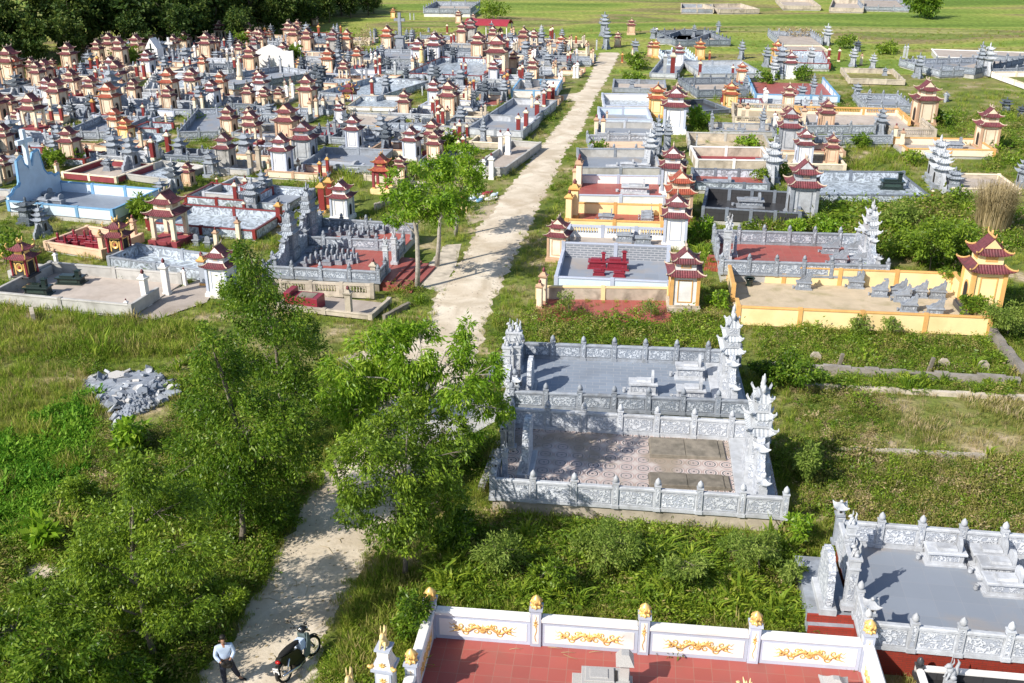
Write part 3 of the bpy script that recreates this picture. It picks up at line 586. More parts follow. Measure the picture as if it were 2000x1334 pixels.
plot((1172,246),(1272,247),223,.3,.7,'wall','blue_paint','white_trim','grey_floor',phrase='blue and white walled plot',pl=3.,**RGT)
plot((1180,219),(1280,220),195,.3,.7,'wall','white_paint','white_trim','marble_floor',phrase='white walled plot',pl=4.,**RGT)
plot((1197,180),(1300,182),163,.2,.5,'wall','stone','stone','concrete_floor',phrase='low grey plot',pl=3.,**RGT)
plot((1270,150),(1320,152),122,.2,.5,'wall','stone_pale','stone','grey_floor',phrase='pale grey plot',pl=3.,**RGT)
plot((1372,428),(1560,440),388,.3,.85,'wall','black_tile','stone_mid','black_tile',label='black tiled plot right of the pagoda row',pl=1.6,**RGT)
plot((1357,370),(1500,374),343,.3,.6,'wall','marble_wall','stone_mid','red_floor',label='marble-walled plot behind the black tiled plot',pl=1.6,**RGT)
plot((1360,330),(1505,332),304,.2,.8,'wall','old_plaster','white_paint','maroon_paint',label='brown-walled plot with dark red floor',pl=3,**RGT)
plot((1345,292),(1500,296),274,.05,.75,'wall','old_plaster','grey_plaster','sand_floor',label='stained cement walled plot full of weeds',pl=3,sides='BLR',**RGT)
plot((1432,241),(1570,246),214,.2,.7,'bal','cream','old_plaster','sand_floor',phrase='cream balustrade plot',pl=3,gap=('L',2,1.6),**RGT)
plot((1362,190),(1460,188),166,.2,.8,'stone','stone_mid','carve_dark','concrete_floor',phrase='dark stone fenced plot',**RGT)
plot((1345,225),(1425,220),205,.2,.4,'wall','stone_dark','stone_mid','black_tile',phrase='low dark plot',pl=3,**RGT)
plot((1370,153),(1490,152),127,.3,.55,'wall','stone_pale','stone','marble_floor',phrase='pale grey walled plot',pl=3,**RGT)
plot((1302,127),(1360,127),108,.2,.7,'stone','blue_paint','stone','grey_floor',phrase='blue-grey fenced plot',**RGT)
plot((1320,90),(1425,88),70,.2,.8,'stone','stone_mid','carve_dark','concrete_floor',phrase='dark stone fenced plot',**RGT)
plot((1282,84),(1345,88),66,.2,.7,'wall','stone','stone','concrete_floor',phrase='grey walled plot',pl=3,**RGT)
plot((1518,86),(1605,87),70,.2,.75,'stone','stone','carve','concrete_floor',phrase='grey fenced plot',sides='BLR',**RGT)
plot((1530,100),(1618,101),90,.5,.15,'wall','cream','cream','concrete_floor',phrase='cream slab plot',pl=5,**RGT)
plot((1552,133),(1620,135),108,.3,.7,'wall','marble_wall','red_tile_post','marble_floor',phrase='pale blue marble plot',pl=3,**RGT)
plot((1475,196),(1637,200),160,.3,.7,'wall','blue_paint','blue_trim','red_floor',phrase='blue-white walled plot',pl=3,sides='FLR',**RGT)
plot((1658,163),(1765,166),142,.1,.6,'wall','old_plaster','old_plaster','ground',phrase='weathered cement plot',pl=2,**RGT)
plot((1757,128),(1835,150),108,.2,.75,'stone','stone','carve','grey_floor',phrase='grey fenced plot',**RGT)
plot((1838,138),(1903,146),118,.5,.75,'stone','stone_mid','carve_dark','concrete_floor',phrase='dark stone fenced plot',sides='BFR',**RGT)
plot((1832,112),(2060,120),97,.7,.1,'wall','white_paint','white_paint','concrete_floor',label='long white terrace with a raised slab floor',pl=6,**RGT)
plot((1935,150),(2060,195),120,.1,.6,'wall','white_paint','cream','ground',phrase='white curbed weedy plot',pl=3,sides='FL',**RGT)
plot((1690,218),(1778,220),196,.2,.75,'stone','stone','carve','grey_floor',phrase='grey fenced plot',**RGT)
plot((1565,240),(1775,245),221,.3,.7,'bal','cream','orange_trim','concrete_floor',phrase='cream balustrade plot',pl=3,sides='BLR',**RGT)
plot((1592,282),(1740,281),262,.3,.8,'stone','stone','carve','ground',label='blue-grey stone fenced plot by the small tree',pl=2.2,sides='FB',**RGT)
plot((1742,268),(1825,270),246,.2,.8,'bal','old_plaster','old_plaster','concrete_floor',phrase='weathered balustrade plot',pl=3,sides='FLR',**RGT)
plot((1770,303),(1940,306),281,.25,.6,'wall','cream','orange_trim','concrete_floor',label='cream-walled plot beside the far right tower',pl=3,gap=('L',2,1.5),**RGT)
plot((1592,392),(1812,394),352,.35,.5,'wall','marble_wall','stone_mid','marble_floor',label='pale blue marble plot with one dark tomb',pl=5,hs={'B':.75},**RGT)
plot((1860,375),(1990,378),346,.2,.35,'wall','old_plaster','cream','concrete_floor',label='low cement plot behind the dry reed clump',pl=4,**RGT)
for q in(((1330,24),(1393,25),14),((1405,26),(1482,25),15),((1530,18),(1602,19),3),((1620,22),(1685,24),6),((1685,20),(1775,22),0)): plot(*q,.2,.7,'stone' if q[0][0]>1680 else 'wall','stone' if q[0][0]>1680 or q[0][0]<1400 else 'old_plaster','carve' if q[0][0]>1680 else 'old_plaster','concrete_floor',phrase='far low-walled plot',pl=3,**RGT)
plot((828,26),(918,27),12,.6,.9,'stone','stone','carve','concrete_floor',phrase='far grey fenced plot',plinth='white_paint',pl=2.5,**RGT)
# left of the road
PN=plot((517,541),(740,553),481,.5,.7,'stone','stone','carve','red_floor',label='grey stone fenced plot with red floor and rows of tombs, nearer of the pair',pl=1.5,gap=('R',2.6,1.6),plinth='old_plaster',**LFT)
PN2=plot((572,483),(775,497),445,.45,.7,'stone','stone','carve','red_floor',label='grey stone fenced plot with red floor, farther of the pair',pl=1.5,sides='BLR',gap=('R',2.2,1.4),**LFT)
PC=plot((-12,591),(258,617),532,.12,.65,'wall','grey_plaster','grey_plaster','concrete_floor',label='bare cement plot with low plain walls',pl=4.,gap=('R',3.2,1.2),**LFT)
PM=plot((216,521),(398,547),496,.12,.65,'wall','marble_wall','stone','marble_floor',label='pale blue marble plot behind the bare cement plot',pl=3.,sides='FBL',**LFT)
plot((92,488),(200,505),457,.12,.55,'wall','peach_paint','peach_paint','maroon_paint',label='pink-walled plot packed with maroon tombs',pl=3.5,**LFT)
PX=plot((20,412),(222,430),373,.35,.75,'wall','blue_paint','blue_trim','slate_floor',label='pale blue walled plot with the tall white cross',pl=3.,sides='FBR',**LFT)
plot((293,450),(498,467),414,.12,.6,'wall','marble_wall','red_tile_post','marble_floor',phrase='grey marble plot',pl=3.,**LFT)
plot((365,398),(485,407),372,.12,.6,'wall','marble_wall','red_tile_post','marble_floor',phrase='grey marble plot',pl=3.,**LFT)
plot((545,603),(725,624),573,.1,.3,'wall','old_plaster','old_plaster','concrete_floor',label='small cement plot with a maroon altar',pl=3.,sides='FLR',**LFT)
plot((125,348),(228,358),322,.1,.5,'wall','maroon_paint','cream','concrete_floor',label='low maroon-walled plot behind the pale blue plot',pl=3.,**LFT)
plot((240,350),(330,362),325,.1,.5,'wall','grey_plaster','grey_plaster','marble_floor',phrase='grey cement plot',pl=3.,**LFT)
plot((592,332),(730,337),300,.2,.55,'wall','stone','stone','grey_floor',label='grey plot holding one wide flat tomb',pl=2.6,**LFT)
plot((400,390),(470,396),360,.1,.6,'wall','grey_plaster','stone_pale','grey_floor',phrase='grey cement plot',pl=3.,**LFT)
plot((480,408),(560,415),378,.1,.6,'wall','marble_wall','redlion' if 0 else 'stone','grey_floor',phrase='grey marble plot',pl=3.,**LFT)
plot((615,392),(735,410),352,.02,.45,'wall','old_plaster','old_plaster','ground',label='square of bright tall grass ringed by cement walls',pl=3.,sides='BR',**LFT)
plot((130,270),(225,272),240,.2,.7,'stone','stone','carve','grey_floor',phrase='grey fenced plot',**LFT)
plot((350,272),(430,270),226,.2,.7,'stone','stone','carve','grey_floor',phrase='grey fenced plot',**LFT)
plot((283,187),(372,184),152,.3,.7,'stone','white_paint','stone_pale','marble_floor',phrase='white fenced plot',**LFT)
plot((385,165),(458,178),140,.3,.7,'stone','stone','carve','grey_floor',phrase='grey fenced plot',**LFT)
plot((705,122),(805,124),104,.3,.6,'stone','stone','carve','grey_floor',phrase='grey fenced plot',**LFT)
plot((795,152),(940,158),120,.3,.6,'wall','marble_wall','red_tile_post','marble_floor',phrase='grey marble plot',pl=3,**LFT)
plot((625,190),(735,200),160,.2,.6,'wall','marble_wall','stone','marble_floor',phrase='grey marble plot',pl=3,**LFT)
plot((678,215),(772,217),193,.3,.4,'wall','white_paint','old_plaster','marble_floor',phrase='white slab plot',pl=3,**LFT)
plot((1000,190),(1085,192),168,.3,.8,'wall','white_paint','blue_trim','concrete_floor',phrase='white and blue walled plot',pl=3,**LFT)
plot((915,262),(1020,268),235,.3,.6,'wall','stone_pale','stone','grey_floor',phrase='pale grey walled plot',pl=3,**LFT)
plot((955,235),(1045,240),203,.3,.6,'wall','stone_pale','stone','grey_floor',phrase='pale grey walled plot',pl=3,**LFT)
plot((645,245),(740,252),225,.3,.3,'wall','grey_plaster','stone','concrete_floor',phrase='grey cement plot',pl=3,**LFT)
plot((925,335),(985,340),285,.2,.5,'wall','grey_plaster','grey_plaster','concrete_floor',phrase='grey cement plot',pl=3,**LFT)
# ---------------------------------------------------------------- towers, shrines, posts measured off the photograph: kind x base top (in 4x crops)
def rd(txt,x0,y0,sc=4.):
    o=[]
    for l in txt.strip().replace('\n',';').split(';'):
        w=l.split()
        if not w: continue
        n=[float(q) for q in w[1:]]
        for i in range(0,len(n),3): o.append((w[0],x0+n[i]/sc,y0+n[i+1]/sc,y0+n[i+2]/sc))
    return o
LST=rd('''cream 185 425 282 110 650 340 370 655 448 600 720 535 735 790 575 470 860 592 1060 800 600 1270 300 212 1180 400 238 1370 430 262 1450 400 238 100 905 725 220 905 768 150 1000 838 60 1200 945 570 1265 965 50 1410 1195 1800 1065 808 1950 830 640 1900 305 190 1850 390 290 420 560 450 20 420 330 1110 420 355
white 700 460 352 1670 825 608 1460 655 568 650 470 420
creamred 930 560 443 920 1055 828
yellow 1000 1110 905
bluepagoda 150 765 555 570 945 775 1230 705 555
pagoda 900 860 500 1570 855 640 1300 590 418 1040 1325 1035 1210 935 775 1960 260 150
darkpagoda 720 905 715 1040 905 785
stout 1640 1295 1150
shrine 1700 485 380 1050 335 288 940 385 310 1800 265 200 1760 395 312 1250 500 430 1560 490 430 1340 990 900 840 1330 1240
palepost 1570 312 250 1615 312 255 1680 312 270 1735 312 248 1440 780 690
redpost 1240 795 700 1310 815 692 1130 935 800 1200 1245 1060 1325 1205 1008 835 1175 1090 1600 440 375 690 1240 1120 920 1180 1050
creampost 810 870 740 925 850 730 340 1010 932 345 1200 1110 1510 455 380 1555 455 360 1060 960 870 1300 965 880 460 1370 1250''',0,0)
LST+=rd('''cream 20 405 210 265 335 148 465 205 108 365 505 400 1740 465 232 1700 195 98 1165 925 688 1545 855 640 75 845 665 185 805 668 1585 180 70
creamred 385 465 395 110 330 220
peach 260 1130 780
yellow 345 565 445 1075 142 55
white 1220 1245 968 660 955 778 1405 490 240
greymaroon 610 425 215
greycream 390 1265 922
creampav 800 535 352
pavilion 1890 590 250 1910 290 208
pagoda 400 310 170 650 580 355 1020 745 560 1940 785 600 985 1130 875 985 455 335 1600 1000 805 1375 660 480 1230 330 222 1180 310 222
bluepagoda 1375 505 365 1700 830 690
darkpagoda 935 305 212 1240 565 432 1540 485 350 500 725 540
slim 1180 620 520
shrine 1150 975 888 1260 960 880 1750 705 622 110 905 790 1530 1065 978 1760 890 770 1450 1150 1040 1350 250 210 1095 280 235
altar 735 790 628
palepost 115 565 430 195 565 432 1090 605 460 1215 445 370 1250 445 370 1300 745 662 1355 765 645 1205 155 95 1235 155 98 1060 310 245 900 450 370
redpost 910 745 600 1605 575 480 1640 605 480 1540 605 540 1430 945 800 1410 1205 1040 1470 1175 1022 1650 1075 960 890 1200 1130 1495 262 180 1610 262 185 1625 800 700 1305 600 560 1170 615 560
orangepost 495 300 180 665 275 190 1645 690 595 1595 1065 970
creampost 1500 985 822 880 1055 978 185 1085 960 530 875 750 475 845 720 1780 500 440 1820 500 440
whitepost 1910 1205 1010 1970 1205 1000''',500,0)
LST+=rd('''creamred 385 425 262 200 310 250
yellow 190 570 475 1120 450 300
cream 145 470 370 825 365 235 1285 830 640 1085 440 305
peach 930 270 135
white 105 300 220
shrine 280 520 400 130 680 540 1100 300 210 960 420 300
pagoda 140 345 240 390 330 215 735 380 190 720 280 88 1790 460 305 1985 520 345 1610 250 155 1420 290 185
stout 935 690 610
palepagoda 230 280 190
yellow 1465 460 300 1700 860 625
creamred 1790 650 475
white 1300 510 330
slim 1820 720 565
redpost 50 1050 880 110 1000 835 195 950 760 250 830 690 320 800 635 290 820 670 1465 600 460 1720 615 500 1250 610 380 1255 480 400
palepost 590 450 340 1440 1140 1045 660 390 300 1120 300 210 1190 600 390
creampost 155 840 730 1000 180 1400 720 930 700 640 1770 960 790 1830 965 800 940 430 365 980 430 400
orangepost 860 490 405 500 350 270 1540 490 390
whitepost 380 700 590 505 450 370 540 450 400 1130 280 210 1105 280 210 510 610 470 485 610 490
redpost 500 440 380
creampost 655 1080 890 710 1070 900 740 950 860
whitepost 620 1220 980 690 700 790
''' .replace('1000 180 1400 720 930 700 640 ','').replace('\nwhitepost 620 1220 980 690 700 790\n','\nwhitepost 625 1200 1110\n'),1000,0)
LST+=rd('''yellow 60 500 305
white 165 610 390 415 1000 810 270 1290 985
cream 150 870 640
peach 140 1020 810
palepagoda 455 350 180 660 520 360 815 540 410 330 520 350 1700 580 330 40 620 440
pagoda 1165 605 405 870 1060 820 90 600 330
slim 345 770 570 780 850 690 1640 580 320
cream 1200 985 600 1690 1175 812
stout 690 760 640
shrine 910 590 520 260 780 650 1390 790 715
darkshrine 1850 880 755 1970 920 815 695 400 310
greycream 150 1200 810
palepagoda 1330 1480 1140 50 1390 1150
redpost 465 540 430 550 480 370 470 480 360 270 450 430
creampost 985 1110 960 1040 1140 1000 270 1000 820 330 880 780 725 510 410
darkpagoda 700 400 310
palepost 1060 450 345 1080 460 340 1380 880 700
''' .replace('1380 880 700','1380 800 715'),1500,0)
LST+=rd('''pavilion 1345 705 255
altar 940 770 490 205 950 655
white 1745 1100 682
pagoda 340 640 388
darkshrine 230 545 335
bluepagoda 1370 300 30
peach 1480 245 55
greypavilion 1660 180 -20
shrine 1265 330 190 1985 450 180
peachpost 810 800 590 1060 690 475
creampost 1700 760 570 1870 680 490 1140 1 2 450 175 55
whitepost 1310 1105 815 1150 1195 900 1450 1035 885 1000 1260 1130 450 900 755
greyyellow 1600 1030 765
redpost 1850 395 200 1930 345 165 1700 265 175 1155 585 475 1915 478 360
shrine 850 130 20'''.replace('1140 1 2 ',''),0,300)
LST+=rd('''white 680 510 185
redpavilion 990 300 -20
cream 1130 210 0
oldpost 730 1270 1030 925 1045 815
redlion 190 570 350 525 460 190 585 420 150
creampost 105 160 40 230 160 60 335 140 30
peachpost 455 690 600
pagoda 60 330 120
yellowpost 1600 450 300 1640 450 330
shrine 490 200 140
whitepost 1840 200 -10 1780 190 20'''.replace('peachpost 455 690 600\n',''),500,300)
LST+=rd('''creamred 1295 470 100
yellow 1330 400 250
creampost 215 1205 980 245 1165 885 520 255 20
peachpost 490 270 90 525 245 0
yellowpost 445 520 280 485 500 195
redpost 1330 280 0''' .replace('yellow 1330 400 250\n',''),1000,300)
LST+=rd('''palepagoda 1300 215 -150 20 230 -140
greycream 250 515 10
shrine 1440 290 100
redpost 1275 370 270
pagoda 1980 260 20''' ,1500,300)
LST+=[('whiteyellow',1333,600,475),('white',1317,480,370),('creamred',1325,432,325),('white',1310,380,278),('white',1316,258,162),('yellow',1282,228,160),('yellowmaroon',1908,612,448),('cream',1090,507,418),('slim',1283,300,222),('slim',1302,296,226),('palepagoda',1268,318,250)]
TP=[G(x,y) for k,x,y,t in LST if 'post' not in k and 'lion' not in k]
# ---------------------------------------------------------------- further small plots between the measured ones
def clear(P,ux,uy,w,d,mg=.25):
    for (o,x,y,w2,d2) in PLOTS:
        for u in(0,.25,.5,.75,1):
            for v in(0,.33,.66,1):
                q=P+ux*(w*u)+uy*(d*v)-o
                if -mg<q.dot(x)<w2+mg and -mg<q.dot(y)<d2+mg: return False
        c=o+x*(w2/2)+y*(d2/2)-P
        if -mg<c.dot(ux)<w+mg and -mg<c.dot(uy)<d+mg: return False
    return True
def inpoly(x,y,P):
    c=False; j=len(P)-1
    for i in range(len(P)):
        if (P[i][1]>y)!=(P[j][1]>y) and x<(P[j][0]-P[i][0])*(y-P[i][1])/(P[j][1]-P[i][1])+P[i][0]: c=not c
        j=i
    return c
LEFTPOLY=[(-60,120),(120,112),(400,72),(620,75),(800,85),(1000,75),(1105,85),(1125,115),(1110,185),(1060,225),(985,290),(915,335),(740,300),(700,335),(560,350),(480,350),(250,330),(80,320),(-60,400)]
GRASSY=[[(400,225),(480,225),(480,320),(400,300)],[(520,165),(625,165),(625,225),(560,235)],[(80,265),(130,265),(130,330),(60,330)],[(170,262),(240,262),(230,300),(170,300)],[(340,255),(430,262),(420,305),(300,318)],[(690,40),(790,40),(790,105),(690,105)],[(810,175),(875,175),(875,215),(810,215)],[(625,240),(700,240),(700,280),(620,280)]]
fr_=random.Random(11); FILL=[]
ANG=-.235; ux=Vector((math.cos(ANG),math.sin(ANG),0)); uy=Vector((-math.sin(ANG),math.cos(ANG),0))
for j in range(0,24):
    u=-80.
    v0=58+j*4.15
    off=fr_.uniform(-1,1)
    while u<30:
        w=fr_.choice((4.2,5.5,6.5,7.2)); d=3.5+fr_.uniform(-.3,.3); P=ux*(u+off)+uy*v0; u+=w+.45
        cx,cy=Pj(P+ux*(w/2)+uy*(d/2))
        if not inpoly(cx,cy,LEFTPOLY) or any(inpoly(cx,cy,g) for g in GRASSY) or fr_.random()<.04: continue
        if not clear(P,ux,uy,w,d): continue
        st,m,mt,fl=fr_.choice((('stone','stone','carve','grey_floor'),('stone','stone','carve','slate_floor'),('stone','stone_mid','carve_dark','grey_floor'),('wall','grey_plaster','stone','concrete_floor'),('wall','marble_wall','red_tile_post','marble_floor'),('wall','white_paint','white_trim','grey_floor'),('wall','old_plaster','cream','red_floor'),('wall','cream','cream_trim','concrete_floor'),('stone','stone_pale','carve_pale','marble_floor')))
        hh=.6 if st=='stone' else .5
        nm={'stone':'grey fenced plot','stone_mid':'dark grey fenced plot','stone_pale':'pale fenced plot','grey_plaster':'grey cement plot','marble_wall':'marble walled plot','white_paint':'white walled plot','old_plaster':'weathered walled plot','cream':'cream walled plot'}[m]
        F=plot(0,0,0,.18,hh,st,m,mt,fl,phrase=nm,pl=2.4,gap=('R',d/2,1.4),geo=(P,ANG,w,d),**LFT); F.st=(st,m); FILL.append(F)
        for c in list(F.root.children):
            if c.name.startswith(('wall','fence','post')):
                wp=F.pt(c.location.x,c.location.y); 
                if min((wp-Vector((t.x,t.y,wp.z))).length for t in TP)<1.1: bpy.data.objects.remove(c)
# smaller plots squeezed into what is left, then the right-hand side
RIGHTPOLY=[(1215,95),(1285,62),(1480,58),(1720,85),(1765,110),(1765,215),(1640,215),(1590,260),(1590,330),(1345,300),(1340,250),(1215,200)]
for (poly,AN,v_0,nj,uu0,uu1,dep,ws,gr_,pr_) in ((LEFTPOLY,-.235,56,62,-85,30,2.4,(2.6,3.4,4.4),GRASSY,.08),(RIGHTPOLY,-.12,70,26,6,75,3.0,(4.,5.5,6.5),[],.12)):
    ux2=Vector((math.cos(AN),math.sin(AN),0)); uy2=Vector((-math.sin(AN),math.cos(AN),0))
    for j in range(nj):
        u=uu0+fr_.uniform(0,1)
        while u<uu1:
            w=fr_.choice(ws); d=dep+fr_.uniform(-.3,.4); P=ux2*u+uy2*(v_0+j*1.5); u+=.7
            cx,cy=Pj(P+ux2*(w/2)+uy2*(d/2))
            if not inpoly(cx,cy,poly) or any(inpoly(cx,cy,g) for g in gr_) or not clear(P,ux2,uy2,w,d,.12): continue
            if fr_.random()<pr_: u+=w; PLOTS.append((P,ux2,uy2,w,d)) if False else None; continue
            st,m,mt,fl=fr_.choice((('stone','stone','carve','grey_floor'),('stone','stone_mid','carve_dark','concrete_floor'),('wall','grey_plaster','stone','concrete_floor'),('wall','marble_wall','stone','marble_floor'),('wall','marble_wall','red_tile_post','marble_floor'),('stone','stone_pale','carve_pale','marble_floor'),('wall','old_plaster','cream','sand_floor'),('wall','cream','cream_trim','red_floor'),('wall','stone_dark','stone_mid','black_tile')))
            nm={'stone':'little grey fenced plot','stone_pale':'little pale fenced plot','stone_mid':'little dark fenced plot','stone_dark':'little black walled plot','grey_plaster':'little cement plot','marble_wall':'little marble plot','old_plaster':'little weathered plot','cream':'little cream walled plot'}[m]
            F=plot(0,0,0,.16,.5,st,m,mt,fl,phrase=nm,pl=2.2,gap=('R' if AN<-.2 else 'L',d/2,1.2),geo=(P,AN,w,d),**(LFT if AN<-.2 else RGT)); F.st=(st,m); FILL.append(F)
            for c in list(F.root.children):
                if c.name.startswith(('wall','fence','post')):
                    wp=F.pt(c.location.x,c.location.y)
                    if min((wp-Vector((t.x,t.y,wp.z))).length for t in TP)<1.0: bpy.data.objects.remove(c)
for F in FILL:   # a shrine at the head of each and a pair of gate posts at its foot
    left=F.ang<-.2; p=F.pt(.85 if left else F.w-.85,F.d/2)
    if min((p-Vector((t.x,t.y,p.z))).length for t in TP)  >1.5 and fr_.random()<.85:
        k=fr_.choices(('cream','pagoda','bluepagoda','darkpagoda','white','slim','peach','shrine','darkshrine','stout','greymaroon','creamred','pavilion'),(20,13,7,7,8,6,9,8,4,5,3,10,4))[0]
        h=fr_.uniform(2.6,3.9) if k in('cream','white','peach','creamred','pavilion','greymaroon') else fr_.uniform(1.7,2.2) if 'shrine' in k else fr_.uniform(1.8,2.7); sc=h/KIT[k][1]
        r=place(k,p,F.ang,sc,sc*fr_.uniform(.82,.95)); auto(r,*DESC[k]); TP.append(p)
    if F.w>3 and fr_.random()<.75:
        k=fr_.choice(('redpost','creampost','redpost','stonepost','creampost','whitepost','peachpost','redlion','oldpost')); h=fr_.uniform(1.5,2.2)
        for s_ in(-1,1):
            r=place(k,F.pt(F.w-.12 if left else .12,F.d/2+s_*.72),F.ang,h/2,h/2*.85); auto(r,*DESC[k])
def floorz(x,y):
    best=0.
    for (o,ux_,uy_,w,d),z in zip(PLOTS,PZL):
        q=G(x,y,z)-o
        if 0<=q.dot(ux_)<=w and 0<=q.dot(uy_)<=d: best=max(best,z)
    return best
PZL=[]
for o in C.objects:
    if o.name.startswith('grave_plot'): PZL.append(next(c for c in o.children if c.name.startswith('floor')).data.vertices[4].co.z)
for k,x,y,t in LST:
    T(k,x,y,t,(.65 if x<100 else .45) if k=='altar' and y>450 else floorz(x,y))
# ---------------------------------------------------------------- details of the near plots
for ch in P8.root.children:
    if ch.name.startswith('wall_panel') and abs(ch.location.y-P8.d)<.01: ch.data.materials[0]=M['grey_brick_tile']
def put(kind,px,py,z=0.,rz=-.12,sc=1.,sxy=None,label=None,desc=None):
    r=place(kind,G(px,py,z),rz,sc,sxy); d=desc or DESC[kind]
    if label: tag(r,label,d[1],d[2])
    else: auto(r,*d)
    return r
def kit_lantern():
    P=[]; b=MB(); b.frus(0,0,0,.12,.17,.17); b.frus(0,0,.12,1.2,.11,.11); b.frus(0,0,1.2,1.27,.17,.17); P.append(('shaft',b.mesh('shaft',[M['stone']]),[]))
    b=MB(); b.frus(0,0,1.27,1.5,.12,.12)
    for s in(-1,1):
        a,c=sorted((s*.1201,s*.124)); v=[(.055*math.cos(k*PI/4),1.38+.055*math.sin(k*PI/4)) for k in range(8)]; b.prism(v,a,c,1,'y'); b.prism(v,a,c,1,'x')  # lamp openings are flat discs with the shade in their colour
    P.append(('lamp_house',b.mesh('lamp_house',[M['stone_pale'],M['painted_dark']]),[]))
    b=MB(); roof(b,None,0,0,1.53,.24,.24,.06,.06,.16,.12,.03,6,3); b.ball((0,0,1.75),.06,0,8,6); P.append(('roof',b.mesh('roof',[M['stone_pale']]),[])); KIT['lantern']=(P,1.82); NAMES['lantern']='stone_lantern_post'; DESC['lantern']=('grey stone lantern post','lantern post','stone lantern posts')
kit_lantern()
def kit_stele():
    P=[]; b=MB(); b.bbox(-.22,.22,-.7,.7,0,.2); P.append(('base',b.mesh('base',[M['stone_pale']]),[]))
    n=22; pts=[]
    for i in range(n+1):
        t=PI*i/n; rr=.62+.05*math.sin(i*2.2); pts.append((-rr*math.cos(t)*1.,.95+.62*math.sin(t)+.03*math.sin(i*2.6)))
    poly=[(.62,.2),(.66,.5)]+pts[::-1]+[(-.66,.5),(-.62,.2)]
    b=MB(); b.prism([(a,c) for a,c in poly],-.09,.09,0,'x'); P.append(('slab',b.mesh('slab',[M['carve_pale']]),[])); KIT['stele']=(P,1.6); NAMES['stele']='screen_stele'; DESC['stele']=('carved grey stone screen slab','screen slab','stone screen slabs')
kit_stele()
def beast(b,x,y,z,s,m=0):   # seated guardian animal facing -x
    b.ball((x+.02*s,y,z+.2*s),(.15*s,.13*s,.2*s),m,10,7); b.ball((x-.06*s,y,z+.38*s),(.12*s,.12*s,.16*s),m,10,7); b.ball((x-.13*s,y,z+.55*s),(.13*s,.10*s,.11*s),m,10,7); b.ball((x-.23*s,y,z+.52*s),(.07*s,.07*s,.05*s),m,8,6)
    for q in(-1,1):
        b.tube([(x-.1*s,y+q*.08*s,z+.3*s),(x-.15*s,y+q*.09*s,z+.12*s),(x-.17*s,y+q*.09*s,z),(x-.23*s,y+q*.09*s,z+.01*s)],[.06*s,.04*s,.035*s,.02*s],6,m); b.ball((x+.05*s,y+q*.12*s,z+.1*s),(.12*s,.07*s,.11*s),m,8,6)
        b.tube([(x-.08*s,y+q*.05*s,z+.62*s),(x-.02*s,y+q*.08*s,z+.78*s),(x-.05*s,y+q*.07*s,z+.95*s)],[.035*s,.03*s,.008*s],5,m)
    b.tube([(x+.14*s,y,z+.1*s),(x+.22*s,y,z+.3*s),(x+.15*s,y,z+.5*s),(x+.2*s,y,z+.72*s),(x+.12*s,y,z+.85*s)],[.05*s,.06*s,.07*s,.05*s,.01*s],6,m)
def kit_pillar():
    P=[]; b=MB(); b.frus(0,0,0,.18,.24,.24); b.frus(0,0,.18,1.45,.15,.15)
    for q in((0,-1),(0,1),(1,0),(-1,0)): b.box(q[0]*.15-.09*(q[0]==0)-.004,q[0]*.15+.09*(q[0]==0)+.004,q[1]*.15-.09*(q[1]==0)-.004,q[1]*.15+.09*(q[1]==0)+.004,.3,1.3,1)
    b.frus(0,0,1.45,1.5,.19,.19); b.frus(0,0,1.5,1.78,.16,.16); b.frus(0,0,1.78,1.85,.2,.2); P.append(('shaft',b.mesh('shaft',[M['stone_pale'],M['carve_pale']]),[]))
    b=MB(); beast(b,0,0,1.85,.62); P.append(('guardian_animal',b.mesh('guardian_animal',[M['stone_pale']]),[])); KIT['pillar']=(P,2.44); NAMES['pillar']='gate_pillar'; DESC['pillar']=('grey animal-topped pillar','gate pillar','carved gate pillars')
kit_pillar()
def by_h(kind,bx,by,ty,z,rz=-.12,label=None): 
    return put(kind,bx,by,z,rz,hgt(bx,by,ty,z)/KIT[kind][1],label=label)
for q in((997,722,622,.5),(1011,724,622,.5),(990,752,650,.5),(1010,748,650,.5)): by_h('pillar',*q)
by_h('pillar',999,876,790,.55,label='grey carved gate pillar of the circle-tiled plot, farther one'); by_h('pillar',986,936,862,.55,label='grey carved gate pillar of the circle-tiled plot, nearer one')
by_h('pillar',1652,1104,997,.9,label='pale carved pillar with guardian animal, farther one at the brick-based plot gate'); by_h('pillar',1655,1184,1054,.9,label='pale carved pillar with guardian animal, nearer one at the brick-based plot gate')
for q in((1419,505,415,.5),(1416,520,425,.5),(771,515,447,.5),(755,531,460,.5)): by_h('pillar',*q)
by_h('stele',1036,766,697,.5,label='carved stone screen slab standing inside the slate-floored plot'); by_h('stele',1030,914,815,.55,label='carved stone screen slab standing on the circle tiles'); by_h('stele',995,772,714,.3,label='carved screen slab outside the slate-floored plot gate'); by_h('stele',1608,1170,1072,.75,label='pale carved screen slab on the landing above red-edged steps')
by_h('stele',1434,497,460,.5,label='small dark screen slab on red tiles behind the yellow plot')
for q in((1009,794,733,.5),(991,803,765,.5),(982,880,822,.4),(969,952,893,.5),(1690,1258,1166,.9),(1632,1060,976,.9)): by_h('lantern',*q)
